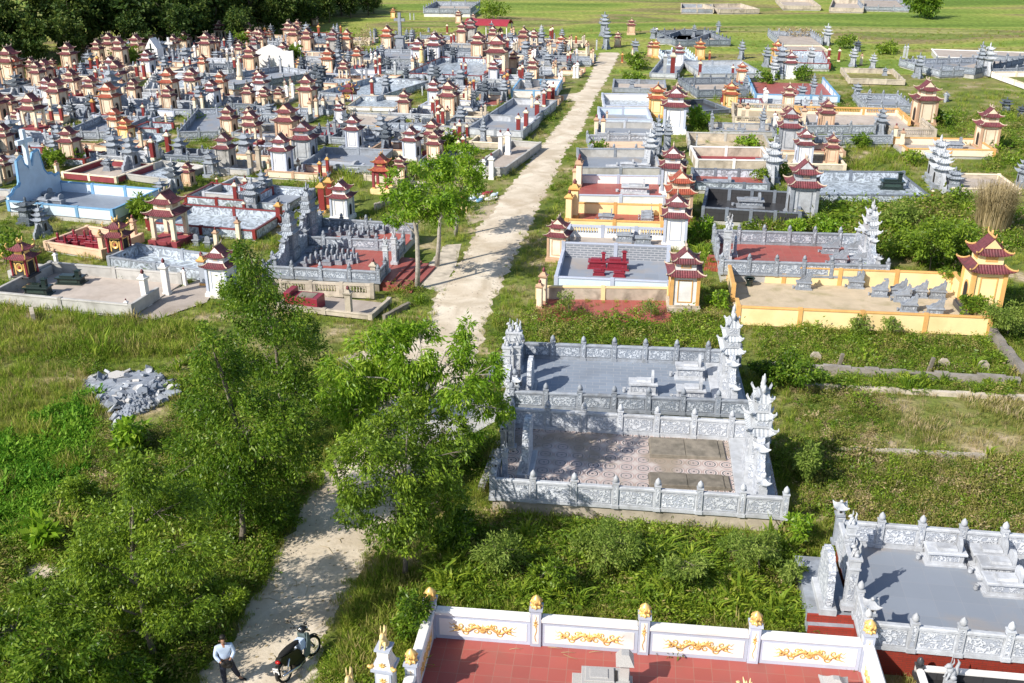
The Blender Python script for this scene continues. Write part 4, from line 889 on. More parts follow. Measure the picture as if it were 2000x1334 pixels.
# altar screens at the right-hand ends
def altar_screen(F,m,mc,rf,hm,label,u,L,horn=.12,zz=None):
    k=hm/3.9; z=F.z; r=thing('altar_screen',label,'altar screen',F.pt(u,F.d/2),F.ang,'stone altar screens'); r.scale=(k,k,k)
    Lh=L/2/k
    b=MB(); b.bbox(-.75,.6,-Lh,Lh,0,.14); b.obj('base',M[m],r)
    b=MB(); b.bbox(-.42,.42,-.62,.62,.14,.95)
    for s in(-1,1): a,c=sorted((s*.6205,s*.635)); b.box(-.3,.3,a,c,.28,.82,1); a,c=sorted((s*.4205,s*.435)); b.box(a,c,-.5,.5,.28,.82,1)
    b.obj('pedestal',[M[m],M[mc]],r)
    b=MB(); b.box(-.34,.34,-.52,.52,.951,2.05)
    for s in(-1,1): a,c=sorted((s*.5205,s*.535)); b.box(-.24,.24,a,c,1.05,1.95,1); a,c=sorted((s*.3405,s*.36)); b.box(a,c,-.34,.34,1.05,1.95,1)
    o=b.obj('body',[M[m],M[mc]],r)
    b=MB()
    for s in(-1,1):
        y=s*.536; v=[(.17*math.cos(t*PI/6),1.5+.17*math.sin(t*PI/6)) for t in range(12)]; a,c=sorted((y,y+s*.03)); b.prism(v,a,c,0,'y')
    b.obj('medallion',M[m],o)
    z=2.06
    for i in range(3):
        q=1-.2*i; rr=MB(); b=MB(); roof(b,rr,0,0,z,.47*q,.74*q,.24*q,.42*q,.27,horn,.05,8,4,rr=.05)
        o=b.obj('roof',M[rf],r); rr.obj('ridge',M[m],o)
        if i<2: b=MB(); b.box(-.33*q,.33*q,-.56*q,.56*q,z+.2,z+.56); b.box(-.22*q,.22*q,-.56*q-.012,.56*q+.012,z+.3,z+.5,1); b.obj('upper_body',[M[m],M[mc]],r)
        z+=.54
    b=MB(); zt=z-.3; b.tube([(0,-.4,zt+.45),(0,-.34,zt+.18),(0,-.15,zt+.12),(0,.15,zt+.12),(0,.34,zt+.18),(0,.4,zt+.45)],[.03,.07,.07,.07,.07,.03],6); b.lathe(0,0,[(.09,zt+.1),(.12,zt+.25),(.05,zt+.35),(.08,zt+.45),(.02,zt+.72)],8); b.obj('finial',M[m],r)
    for s in(-1,1):
        ys=[.64,1.15,1.6,Lh-.12]; hs_=[1.95,1.5,1.15,.9]
        b=MB(); pts=[(ys[0],.14),(ys[0],hs_[0])]
        for a in range(3):
            y0,y1,h0,h1=ys[a],ys[a+1],hs_[a],hs_[a+1]
            pts+=[(y0+(y1-y0)*.3,h0+.1),(y0+(y1-y0)*.55,h0-.12),(y0+(y1-y0)*.7,(h0+h1)/2+.04),(y1,h1)]
        pts+=[(ys[3],.14)]; pts=[(s*a,c) for a,c in pts]
        if s>0: pts=pts[::-1]
        b.prism(pts,-.13,.13,0,'x'); w=b.obj('wing',M[mc],r)
        b=MB(); b.frus(0,s*ys[1],hs_[1]+.02,hs_[1]+.3,.14,.14); roof(b,None,0,s*ys[1],hs_[1]+.3,.26,.26,.05,.05,.16,.14,.03,6,3); b.obj('turret',M[m],w)
        b=MB(); b.frus(0,s*ys[3],.14,hs_[3]+.1,.13,.13); b.frus(0,s*ys[3],hs_[3]+.1,hs_[3]+.34,.1,.1); roof(b,None,0,s*ys[3],hs_[3]+.34,.22,.22,.05,.05,.14,.12,.03,6,3); b.ball((0,s*ys[3],hs_[3]+.56),.06,0,8,6); b.obj('end_post',M[m],r)
    return r
altar_screen(PB,'stone_pale','carve_pale','roof_pale',3.75,'tall grey altar screen with three small roofs at the slate-floored plot',PB.w-.75,PB.d-.2)
altar_screen(PA,'stone_pale','carve_pale','roof_pale',3.95,'whitish altar screen with horned roofs at the circle-tiled plot',PA.w-.75,PA.d-.2,.2)
altar_screen(P6,'stone_pale','carve','roof_pale',3.6,'grey altar screen with horned roofs at the red-tiled plot behind the yellow walls',P6.w-.5,P6.d-.2,.18)
altar_screen(PN,'stone','carve','roof_grey',3.4,'grey altar screen at the left end of the nearer fenced tomb plot',.6,PN.d-.2,.14).rotation_euler.z+=PI
altar_screen(PN2,'stone','carve','roof_grey',3.4,'grey altar screen at the left end of the farther fenced tomb plot',.3,PN2.d-.1,.14).rotation_euler.z+=PI
for q in((1255,768,.5,1.12),(1346,737,.5,1.15),(1348,781,.5,1.12)): put('paletomb',*q[:3],PB.ang,q[3],q[3]*.72)
for q in((1842,1096),(1929,1099),(1945,1123),(1957,1156)): put('paletomb',*q,.9,-.12,.95,.78)
for x,y in((275,1057),(683,1047),(868,1112),(1015,1108),(1042,1152),(1175,1120),(1320,1127),(1095,1232),(1300,1262)): put('chairtomb',1500+x/4,300+y/4,.08,-.12,.86,.56)
for x,y in((485,775),(655,785),(545,862),(700,865)): put('chairtomb',1500+x/4,300+y/4,.5,-.12,.85,.68)
for x,y,s in((668,892,.9),(822,902,1.05),(680,948,.55),(838,960,.55)): put('maroontomb',1000+x/4,300+y/4,.4,-.12,s,s*.8)
for x,y,z in((880,682,.3),(1025,707,.3),(735,530,.3)): put('tomb',1000+x/4,300+y/4,z,-.12,.9,.7)
for i in range(4): put('tomb',1000+1055/4,300+(470+i*24)/4,.3,-.12,.75,.55)
for x,y,z,s in((960,305,.3,1.3),(785,120,.3,.7),(905,105,.3,.8),(1030,110,.3,.7)): put('paletomb',1000+x/4,300+y/4,z,-.12,s*.8,s)
put('tomb',1465,403,.3,-.12,1.,1.2); put('tomb',1404,366,.3,-.12,.9,1.5); put('tomb',1494,322,.2,-.12,.9,1.); put('darktomb',1741,368,.35,-.12,1.15,1.1,label='dark granite tomb on the pale blue marble plot'); put('tomb',1862,292,.25,-.12,1.1,1.)
for x,y in((445,725),(500,745),(570,700),(590,735),(655,705),(710,745),(700,705),(760,748)): put('maroontomb',x/4,300+y/4,.12,-.24,.85,.42)
put('darktomb',140,552,.12,-.1,.75,1.,label='polished dark tomb near the back of the bare cement plot'); put('darktomb',76,574,.12,-.1,.9,.95,label='polished dark tomb at the left of the bare cement plot')
for x,y in((345,395),(450,398),(365,350)): put('smalltomb',x/4,300+y/4,.35,-.3,.8,.8)
for x,y in((1555,705),(1645,722)): put('tomb',x/4,300+y/4,0,-1.8,.75,.6)
for j,(x0,y0,n) in enumerate(((370,880,7),(450,835,8),(430,795,5),(560,870,6))):
    for i in range(n): put('minitomb',500+(x0+i*42)/4,300+(y0-i*(3 if j else 16)-(i%2)*6)/4,.5,-.24,.72,.55)
for j,(x0,y0,n) in enumerate(((560,645,6),(640,600,7),(700,680,5),(820,640,5))):
    for i in range(n): put('minitomb',500+(x0+i*40)/4,300+(y0-i*4-(i%2)*8)/4,.45,-.24,.72,.55)
put('paletomb',672,330,.2,-.24,.7,2.0,label='wide stepped grey tomb on its own grey plot')
for i in range(14): put('maroontomb',500+(540+(i%7)*33)/4,300-(160-(i//7)*45+(i%2)*15)/4,0,-.24,.6,.45)
def slab(label,fl,fr,by,z,h,m='slab_old',grp='cement grave slabs'):
    A=G(*fl,z);B=G(*fr,z);w=(B-A).length;a=math.atan2(B.y-A.y,B.x-A.x); lo,hi=.2,20
    for _ in range(30):
        q=(lo+hi)/2
        if Pj((A.x-math.sin(a)*q,A.y+math.cos(a)*q,z+h))[1]>by: lo=q
        else: hi=q
    b=MB(); b.bbox(0,w*.47,0,lo,0,h); b.bbox(w*.475,w*.93,0,lo,0,h-.01); b.box(w*.935,w,0,lo,0,h-.05); b.box(-.04,w+.03,-.04,lo+.04,-.01,.05)
    return tag(b.obj('grave_slab',M[m],None,A,a),label,'grave slab',grp)
slab('old cement double slab on circle tiles, farther of two',(1271,893),(1417,899),853,.55,.14); slab('old cement double slab on circle tiles, nearer of two',(1270,952),(1427,958),921,.55,.14)
b=MB(); b.lathe(0,0,[(.16,0),(.2,.04),(.14,.12),(.2,.3),(.27,.42),(.3,.43),(.3,.47),(.25,.46),(.23,.40)],16); b.lathe(0,0,[(.23,.39),(.22,.40)],16,1); r=tag(b.obj('planter',[M['granite_dark'],M['old_plaster']],None,G(1463,558,.08)),'black stone planter bowl inside the yellow-walled plot','planter')
# steps
def steps(name,label,fl,fr,by,n,h,m,me,z0=0.,up=1):
    A=G(*fl,z0);B=G(*fr,z0);w=(B-A).length;a=math.atan2(B.y-A.y,B.x-A.x); lo,hi=.2,20
    for _ in range(30):
        q=(lo+hi)/2
        if Pj((A.x-math.sin(a)*q,A.y+math.cos(a)*q,z0+h))[1]>by: lo=q
        else: hi=q
    b=MB(); 
    for i in range(n): b.box(0,w,lo*i/n,lo*(i+1)/n,-.2,h*(i+1)/n-.02); b.box(-.01,w+.01,lo*i/n-.02,lo*i/n+.06,h*i/n+.001,h*(i+1)/n+.004,1); b.box(0,w,lo*i/n+.06,lo*(i+1)/n,h*(i+1)/n-.0199,h*(i+1)/n,0)
    return tag(b.obj(name,[M[m],M[me]],None,A,a),label,'steps','stone steps')
# brick-based plot on the lower right
PQ=plot((1686,1262),(2150,1306),1060,.9,.86,'stone','stone_pale','carve_pale','grey_floor',label='pale stone fenced plot on a red brick base, lower right',gap=('L',2.2,1.7),pl=1.32,plinth='brick_red_small',**RGT)
a=G(1577,1188,.75); c=G(1660,1193,.75); d=G(1553,1085,.75); e=G(1630,1090,.75); b=MB(); b.add([(p.x,p.y,z) for z in(-.1,.75) for p in(a,c,e,d)],[(3,2,1,0),(4,5,6,7),(0,1,5,4),(1,2,6,5),(2,3,7,6),(3,0,4,7)]); tag(b.obj('landing',[M['stone']]),'grey stone landing outside the brick-based plot','landing')
steps('steps','three grey steps with red brick edges below the landing',(1578,1262),(1673,1268),1189,3,.75,'stone','brick_red_small')
steps('steps','red tiled steps by the gate of the fenced red-floored plot',(1375,528),(1412,532),497,3,.5,'red_floor','roof_red')
b=MB()
Aq=G(770,557);
for i in range(4): 
    b.box(-i*.05,1.9-i*.42,-.1,4.2,.0+i*.125-.1*(i==0),.125*(i+1))
tag(b.obj('steps',[M['red_floor']],None,G(742,566),-.24),'broad red steps leading down to the roadside trees','steps','stone steps')
# dark plot cut by the lower right corner
Ad=G(1792,1322,.5); a=-.13
plot(0,0,0,.5,.35,'wall','black_tile','white_paint','black_tile',label='black granite plot with white coping in the lower right corner',geo=(Ad-Vector((-math.sin(a),math.cos(a),0))*3.4,a,6.,3.4),pl=3,psty='stone',**RGT)
b=MB(); b.frus(0,0,0,.35,.12,.12); beast(b,0,0,.35,.75); tag(b.obj('stone_lion',[M['stone_pale']],None,G(1852,1345,.5)),'small pale stone lion in the black granite plot','statue')
# ---------------------------------------------------------------- the white plot with golden reliefs
Zg=.3; BL=G(843,1240,Zg); BR=G(1686,1306,Zg); wg=(BR-BL).length; ag=math.atan2(BR.y-BL.y,BR.x-BL.x); dg=5.
gx=Vector((math.cos(ag),math.sin(ag),0)); gy=Vector((-math.sin(ag),math.cos(ag),0)); Og=BL-gy*dg; Og.z=0
PLOTS.append((Og,gx,gy,wg,dg))
gr=thing('grave_plot','white walled plot with golden reliefs and red tiled floor at the bottom','grave plot',Og,ag,'walled grave plots right of the road')
b=MB(); b.box(.02,wg-.02,0,dg-.02,Zg-.05,Zg); b.obj('floor',M['red_floor'],gr); b=MB(); b.box(-.1,wg+.1,-.1,dg+.1,-.3,Zg-.051); b.obj('plinth',M['white_trim'],gr)
def spiral(b,cx,cz,r,t0,turns,dirn,th):
    pts=[];rs=[]
    for i in range(16):
        t=i/15; a=t0+dirn*t*turns*2*PI; rr=r*(1-.82*t); pts.append((cx+rr*math.cos(a),0,cz+rr*math.sin(a))); rs.append(th*(1-.55*t))
    b.tube(pts,rs,5)
def relief(L):
    b=MB(); k=L/2
    for s in(-1,1):
        n=22; pts=[];rs=[]
        for i in range(n):
            t=i/(n-1); x=s*(.08+t*(k-.25)); pts.append((x,0,.10*math.sin(t*PI*2.3+.6)*(1-t*.25))); rs.append(.05*(1-.65*t)+.008)
        b.tube(pts,rs,6)
        for fx,cz,r,t0,dr in((.20,-.06,.10,PI/2,1),(.36,.11,.11,-PI/2,-1),(.52,-.12,.12,PI/2,1),(.66,.10,.09,-PI/2,-1),(.78,-.03,.09,PI/2,1)): spiral(b,s*fx*k,cz,r,t0,1.15,dr*s,.028)
        for fx in(.12,.22,.3,.4,.48,.58,.7,.78):
            z0=.10*math.sin(fx*PI*2.3+.6); q=.11+.06*math.sin(fx*31); b.tube([(s*fx*k,0,z0),(s*(fx+.02)*k,0,z0+q*.6),(s*(fx+.055)*k,0,z0+q)],[.042,.03,.005],5)
        for dz in(-.1,0,.1): b.tube([(s*.76*k,0,dz*.5),(s*.86*k,0,dz*1.3+.02),(s*.92*k,0,dz*1.1-.02),(s*1.0*k,0,dz*1.7+.015)],[.03,.02,.012,.004],5)
    for a in range(-3,4): t=PI/2+a*.42; b.tube([(0,0,-.05),(.09*math.cos(t),0,-.05+.12*math.sin(t)),(.14*math.cos(t),0,-.05+(.26 if a==0 else .19)*math.sin(t))],[.045,.035,.005],5)
    b.ball((0,0,-.06),(.09,.05,.07)); b.v=[(x,y*.75,z) for x,y,z in b.v]; return b
def small_relief(h):
    b=MB()
    for i in range(7): t=2*PI*i/7; b.tube([(0,0,.12),(.05*math.cos(t),0,.12+.06*math.sin(t)),(.085*math.cos(t),0,.12+.10*math.sin(t))],[.02,.018,.004],4)
    b.tube([(.03*math.sin(i*.9),0,.06-i*.045) for i in range(9)],[.016]*8+[.004],4); b.tube([(0,0,.2),(.02,0,.27),(-.015,0,.33)],[.014,.01,.003],4); b.v=[(x*.85,y*.6,z*h) for x,y,z in b.v]; return b
def lotus(z):
    b=MB(); z0=z; b.lathe(0,0,[(.10,z),(.19,z+.02),(.17,z+.07),(.10,z+.12),(.11,z+.15),(.17,z+.22),(.165,z+.30),(.11,z+.38),(.05,z+.43),(.01,z+.47)],16,0,8,.07)
    for i in range(8): a=2*PI*i/8; b.tube([(.08*math.cos(a),.08*math.sin(a),z+.1),(.17*math.cos(a),.17*math.sin(a),z+.06),(.22*math.cos(a),.22*math.sin(a),z+.01)],[.03,.045,.01],5)
    for i in range(6): a=2*PI*i/6+.3; b.tube([(.12*math.cos(a),.12*math.sin(a),z+.14),(.18*math.cos(a),.18*math.sin(a),z+.24),(.15*math.cos(a),.15*math.sin(a),z+.34)],[.03,.05,.01],5)
    b.v=[(x*.84,y*.84,z0+(w-z0)*.84) for x,y,w in b.v]; return b
LOT=lotus(1.3).mesh('lotus_finial',[M['gold']]); SR=small_relief(1.5).mesh('gold_relief',[M['gold']])
def gpost(x,y,gold=True):
    b=MB(); b.box(-.15,.15,-.15,.15,0,1.24); b.box(-.19,.19,-.19,.19,1.24,1.3)
    for q in((0,-1),(0,1),(1,0),(-1,0)): b.box(q[0]*.15-.085*(q[0]==0)-.005,q[0]*.15+.085*(q[0]==0)+.005,q[1]*.15-.085*(q[1]==0)-.005,q[1]*.15+.085*(q[1]==0)+.005,.1,1.12,1)
    o=b.obj('post',[M['white_trim'],M['white_paint']],gr,(x,y,Zg)); link('lotus_finial',LOT,o)
    for s,rz in((-1,0),(1,0)): link('gold_relief',SR,o,(0,s*.16,.62),rz)
def gwall(x0,y0,L,rz):
    b=MB(); b.box(0,L,-.1,.1,0,.82,0); b.bbox(0,L,-.15,.15,.86,.98,1,.04); b.box(0,L,-.125,.125,.82,.8601,0)
    for s in(-1,1): a,c=sorted((s*.1005,s*.112)); b.box(.10,L-.10,a,c,.13,.72,1)
    o=b.obj('wall_panel',[M['white_trim'],M['white_paint']],gr,(x0,y0,Zg),rz)
    rl=relief(L*.72).mesh('gold_relief',[M['gold']])
    for s in(-1,1): link('gold_relief',rl,o,(L/2,s*.116,.42))
n=4; st=wg/n
for i in range(n+1): gpost(st*i,dg)
for i in range(n): gwall(st*i+.16,dg,st-.32,0)
for x in(0,wg):
    for j in(1,2): gpost(x,dg-st*.86*j)
    for j in(0,1): gwall(x,dg-st*.86*(j+1)+.16,st*.86-.32,PI/2)
def kit_gguard():
    P=[]; b=MB(); b.box(-.22,.22,-.22,.22,0,1.25); b.box(-.17,.17,-.226,.226,.1,1.15,1); b.box(-.226,.226,-.17,.17,.1,1.15,1); b.frus(0,0,1.25,1.33,.3,.3); b.frus(0,0,1.33,1.62,.25,.25,.16,.16,1); b.frus(0,0,1.62,1.85,.155,.155,m=1); b.frus(0,0,1.85,1.9,.21,.21)
    P.append(('shaft',b.mesh('shaft',[M['white_trim'],M['white_paint']]),[('gold_relief',None)])); g=MB()
    for s in(-1,1):
        for i in range(7): t=2*PI*i/7; g.tube([(0,s*.24,1.45),(.07*math.cos(t),s*.24,1.45+.06*math.sin(t)),(.12*math.cos(t),s*.22,1.45+.1*math.sin(t))],[.03,.02,.005],4); g.tube([(0,s*.235,.95),(.07*math.cos(t),s*.235,.95+.06*math.sin(t)),(.12*math.cos(t),s*.235,.95+.1*math.sin(t))],[.02,.02,.005],4)
        g.tube([(0,s*.235,.9),(.05,s*.235,.75),(-.05,s*.235,.6),(.04,s*.235,.45)],[.02,.02,.02,.005],5); g.tube([(s*.24,-.2,1.4),(s*.32,-.24,1.36),(s*.38,-.26,1.42)],[.06,.06,.04],6)
    P[0]=(P[0][0],P[0][1],[('gold_relief',g.mesh('gold_relief',[M['gold']]))]); b=MB(); beast(b,0,0,1.9,.72); b.v=[(y,x,z) for x,y,z in b.v]; b.f=[f[::-1] for f in b.f]; P.append(('guardian_animal',b.mesh('guardian_animal',[M['gold_pale']]),[])); KIT['gguard']=(P,2.6); NAMES['gguard']='gate_pillar'; DESC['gguard']=('','gate pillar','white pillars with golden animals')
kit_gguard()
def at_z(px,py,z): p=G(px,py,z); return Vector((p.x,p.y,0))
for px,py,l in((750,1262,'white pillar with gold reliefs and a pale golden horned animal on top'),(684,1345,'white pillar with golden animal, cut off by the bottom edge')):
    p=at_z(px,py,1.9+.3); p.z=.3; tag(place('gguard',p,ag-.1),l,'gate pillar','white pillars with golden animals')
# granite house tomb, golden dragon
p=G(1178,1348,Zg); r=thing('tomb','speckled grey granite tomb with hip-roofed stele on red tiles','tomb',p,ag+.04)
b=MB(); b.bbox(-.85,.8,-.5,.5,0,.12); b.bbox(-.6,.7,-.36,.36,.12,.5); b.obj('base',M['granite_grey'],r); b=MB(); b.bbox(-.5,.28,-.28,.28,.5,.56); b.bbox(-.38,.12,-.18,.18,.56,.59); b.box(.3,.36,-.2,.2,.505,.53,1); b.obj('slab',[M['granite_grey'],M['painted_dark']],r)
b=MB(); b.box(.42,.66,-.16,.16,.5,1.05); b.obj('stele',M['granite_grey'],r); b=MB(); b.frus(.54,0,1.05,1.33,.24,.27,.1,.13); b.obj('stele_roof',M['granite_grey'],r)
p=at_z(1462,1350,1.1); p.z=Zg; b=MB(); b.frus(0,0,0,.5,.2,.2,m=1)
b.ball((0,0,.7),(.16,.2,.22),0,10,8); random.seed(3)
for i in range(34):
    a=random.uniform(0,2*PI); e=random.uniform(.1,1.35); d=Vector((math.cos(a)*math.cos(e)-.25,math.sin(a)*math.cos(e),math.sin(e))); q=random.uniform(.25,.42); b.tube([(0,0,.7),Vector((0,0,.7))+d*q*.6,Vector((0,0,.7))+d*q+Vector((0,0,.05))],[.06,.045,.008],5)
tag(b.obj('dragon_statue',[M['gold_pale'],M['white_paint']],None,p,ag),'spiky pale golden dragon sculpture on a low pedestal above red tiles','statue')
p=at_z(1632,1332,1.0); p.z=Zg; b=MB(); b.frus(0,0,0,.6,.2,.2); roof(b,None,0,0,.6,.36,.32,.08,.08,.25,.02); tag(b.obj('small_shrine',[M['granite_grey']],None,p,ag),'pale hip-roofed granite stele at the bottom edge on red tiles','shrine')
# fallen twigs and petals on the red tiles
b=MB(); random.seed(5)
for k in range(5):
    p=G(random.uniform(990,1160),random.uniform(1258,1280),Zg+.02); a=random.uniform(-.5,.5); b.tube([p,p+Vector((.2*math.cos(a),.2*math.sin(a)-.05,.01)),p+Vector((.42*math.cos(a),.3*math.sin(a)-.1,0))],[.008,.01,.004],4)
tag(b.obj('twigs',M['leaf_dry']),'dry fallen twigs scattered on the red tiles','twigs',None,'stuff')
# ---------------------------------------------------------------- pale blue plot: cross wall
F=PX; prof=[(0,0),(0,.95),(.08,1.05),(.14,1.35),(.22,1.42),(.25,1.65),(.27,3.1),(.36,3.35),(.385,2.75),(.44,2.45),(.52,2.5),(.58,3.3),(.68,3.4),(.72,1.95),(.78,1.55),(.86,1.5),(.9,1.25),(1.,1.35),(1,0)]
r=thing('cross_wall','tall pale blue end wall with scalloped edge carrying a white cross','wall',F.pt(.0,0,.35),F.ang)
b=MB(); pts=[(F.d*t,z) for t,z in prof]; b.prism(pts[::-1],-.1,.1,0,'x'); b.obj('wall',M['blue_paint'],r)
b=MB(); pp=[Vector((0,F.d*t,z)) for t,z in prof[1:-1]]; 
for q0,q1 in zip(pp[:-1],pp[1:]): b.tube([q0,q1],.13,4,0,False)
b.obj('coping',M['blue_trim'],r)
b=MB(); yc=F.d*.47; b.box(-.14,.14,yc-.14,yc+.14,2.3,5.05); b.box(-.12,.12,yc-.75,yc-.141,4.1,4.4); b.box(-.12,.12,yc+.141,yc+.75,4.1,4.4); b.obj('cross',M['blue_paint'],r); r.rotation_euler.z+=-.0
# ---------------------------------------------------------------- odd structures in the far graves
def simple(name,label,cat,px,py,z,rz,parts,group=None):
    r=thing(name,label,cat,G(px,py,z),rz,group)
    for nm,f,m in parts: b=MB(); f(b); b.obj(nm,[M[q] for q in m],r)
    return r
def f_scal(b):
    n=40; pts=[(2.9,0),(-2.9,0)]; 
    for i in range(n+1): x=-2.9+5.8*i/n; pts.append((x,2.5+.75*max(0,1-abs(x)/1.7)**.8+.1*abs(math.sin(i*.6))))
    b.prism(pts[::-1],-.12,.12)
simple('scalloped_wall','large plain white wall with a scalloped peaked top among far graves','wall',533,140,0,-.2,[('wall',f_scal,['white_paint'])])
def f_mon(b): b.frus(0,0,0,2.4,.6,.5,.5,.4); b.frus(0,0,2.4,2.6,.7,.6); b.frus(0,0,2.6,5.6,.22,.2,.18,.16)
def f_arm(b): b.box(-.75,-.2,-.14,.14,4.5,4.85); b.box(.2,.75,-.14,.14,4.5,4.85)
simple('cross_monument','tall grey cross monument rising above the far graves','monument',783,108,0,-.2,[('pillar',f_mon,['stone']),('cross_arm',f_arm,['stone'])])
def f_crossm(h,t):
    def f(b): b.box(-t,t,-t,t,0,h); b.box(-h*.22,-t-.001,-t*.9,t*.9,h*.66,h*.78); b.box(t+.001,h*.22,-t*.9,t*.9,h*.66,h*.78)
    return f
simple('cross','brown cross standing before the dark forest','cross',207,116,0,-.2,[('cross',f_crossm(3.2,.15),['bark'])]); simple('cross','small white cross among cream towers','cross',333,112,0,-.2,[('cross',f_crossm(2.6,.13),['white_paint'])])
def f_gab(b): b.prism([(-.85,0),(.85,0),(.85,2.0),(0,3.3),(-.85,2.0)],-.8,.8)
simple('gabled_shrine','white gabled shrine with a black cross on its face','shrine',305,125,0,-.2,[('body',f_gab,['white_paint']),('cross',lambda b:(b.box(-.08,.08,-.86,-.805,.8,2.7),b.box(-.45,.45,-.875,-.861,1.9,2.05)),['granite_dark'])])
def f_shroof(b):
    n=8; pts=[(-1.9+3.8*i/n,2.2+.75*math.sin(PI*i/n)) for i in range(n+1)]; low=[(x,z-.08) for x,z in pts]; b.prism((low+pts[::-1]),-3.4,3.4,0,'x')
def f_end(b):
    n=8; pts=[(-1.8+3.6*i/n,2.1+.7*math.sin(PI*i/n)) for i in range(n+1)]; b.prism(pts[::-1],-3.3,-3.2,0,'x')
simple('metal_roofed_shelter','maroon curved-roof shelter with a green gable end','shelter',955,76,0,-.25,[('roof',f_shroof,['shed_red']),('gable_end',f_end,['shed_green'])]+[('post',(lambda x,y:(lambda b:b.box(x-.06,x+.06,y-.06,y+.06,0,2.35)))(x,y),['white_paint']) for x in(-3.2,0,3.2) for y in(-1.6,1.6)])
def f_statue(b): b.frus(0,0,0,.6,.35,.35); b.lathe(0,0,[(.32,.6),(.38,.9),(.30,1.4),(.26,1.9),(.32,2.1),(.16,2.3),(.17,2.45),(.12,2.6),(.03,2.68)],10)
simple('robed_statue','cream robed statue standing between grey pagodas','statue',824,132,0,-.2,[('figure',f_statue,['gold_pale'])]); simple('robed_statue','pale yellow bell-shaped statue among the leftmost graves','statue',470,160,0,-.2,[('figure',f_statue,['cream'])])
A_=G(549,574,.1); B_=G(728,582,.1); d_=(B_-A_); r=thing('balustrade','weathered beige balustrade behind the small cement plot','balustrade',A_,math.atan2(d_.y,d_.x)); n_=3; L_=d_.length
for i in range(n_): link('baluster_panel',panel_mesh('bal',L_/n_-.22,.8,'old_plaster','old_plaster'),r,(L_*i/n_+.11,0,0))
for i in range(n_+1): link('post',post_mesh('bal',.8,'old_plaster','old_plaster'),r,(L_*i/n_,0,0))
def f_alt(b): b.bbox(-.9,.9,-.5,.5,0,.7); b.bbox(-.95,-.6,-.55,.55,.7,.95); b.box(-.3,.6,-.35,.35,.7,.72,1)
simple('red_altar','maroon tiled altar table on the small cement plot','altar',597,600,.1,-.24,[('body',f_alt,['tomb_maroon','slab_old'])])
b=MB(); b.bbox(-.9,.9,-.75,.75,0,.65); tag(b.obj('altar_block',M['grey_plaster'],None,G(51,553,0)+Vector((0,.75,0)),-.25),'grey cement block carrying the nearer black and gold altar house','block')
b=MB(); b.bbox(-.7,.7,-.7,.7,0,.45); tag(b.obj('altar_block',M['white_paint'],None,G(235,503,0)+Vector((0,.6,0)),-.25),'white block under the farther black and gold altar house','block')
b=MB(); b.prism([(-.4,0),(.4,0),(.4,.55),(.3,.7),(-.3,.7),(-.4,.55)],-.1,.1,0,'y'); tag(b.obj('headstone',M['old_plaster'],None,G(66,628,0),-1.1),'tilted old headstone in the weeds before the bare cement plot','headstone')
for x,y,l in((1592,705,'leftmost'),(1842,718,'middle'),(1919,722,'rightmost')): b=MB(); b.prism([(-.25,0),(.25,0),(.25,.3),(.12,.45),(-.12,.45),(-.25,.3)],-.06,.06,0,'y'); tag(b.obj('headstone',M['old_plaster'],None,G(x,y,0),-.1),l+' of three little old headstones in weeds below the yellow wall','headstone','little old headstones')
for x,y,l in((1636,720,'left'),(1812,728,'right')): b=MB(); b.box(-.07,.07,-.07,.07,0,.8); o=tag(b.obj('cement_stake',M['slab_old'],None,G(x,y,0)),l+' of two cement stakes in the weeds below the yellow wall','post','cement stakes'); o.rotation_euler=(.1,.15,0)
def lowwall(pts,w,h,label,m='brick_old'):
    b=MB()
    for p,q in zip(pts[:-1],pts[1:]):
        A,B=G(*p),G(*q); d=(B-A).normalized(); nrm=Vector((-d.y,d.x,0))*w/2; n=max(1,int((B-A).length/.6))
        for i in range(n):
            a=A.lerp(B,i/n); c=A.lerp(B,(i+1)/n); hh=h*random.uniform(.82,1.08); b.add([(a-nrm).to_tuple(),(c-nrm).to_tuple(),(c+nrm).to_tuple(),(a+nrm).to_tuple()]+[((v.x,v.y,hh)) for v in(a-nrm,c-nrm,c+nrm,a+nrm)],[(4,5,6,7),(0,1,5,4),(2,3,7,6),(1,2,6,5),(3,0,4,7)])
    return tag(b.obj('low_wall',M[m]),label,'wall','old low walls')
lowwall([(1500,722),(1990,752)],.25,.4,'old mossy low wall running below the weedy strip'); lowwall([(1932,655),(1998,745)],.3,.55,'old grey low wall slanting down from the yellow wall corner'); lowwall([(1560,756),(2010,782)],.22,.22,'low cement curb above the dry grass plot','old_plaster'); lowwall([(1632,882),(1925,896)],.25,.2,'broken cement curb below the dry grass plot','old_plaster')
lowwall([(940,960),(975,870)],.25,.25,'pale curb left of the circle-tiled plot','grey_plaster'); lowwall([(953,745),(985,700)],.2,.3,'slate coloured curb left of the slate-floored plot','stone'); lowwall([(750,625),(800,600)],.2,.3,'mossy kerb beside the small cement plot','slab_old')
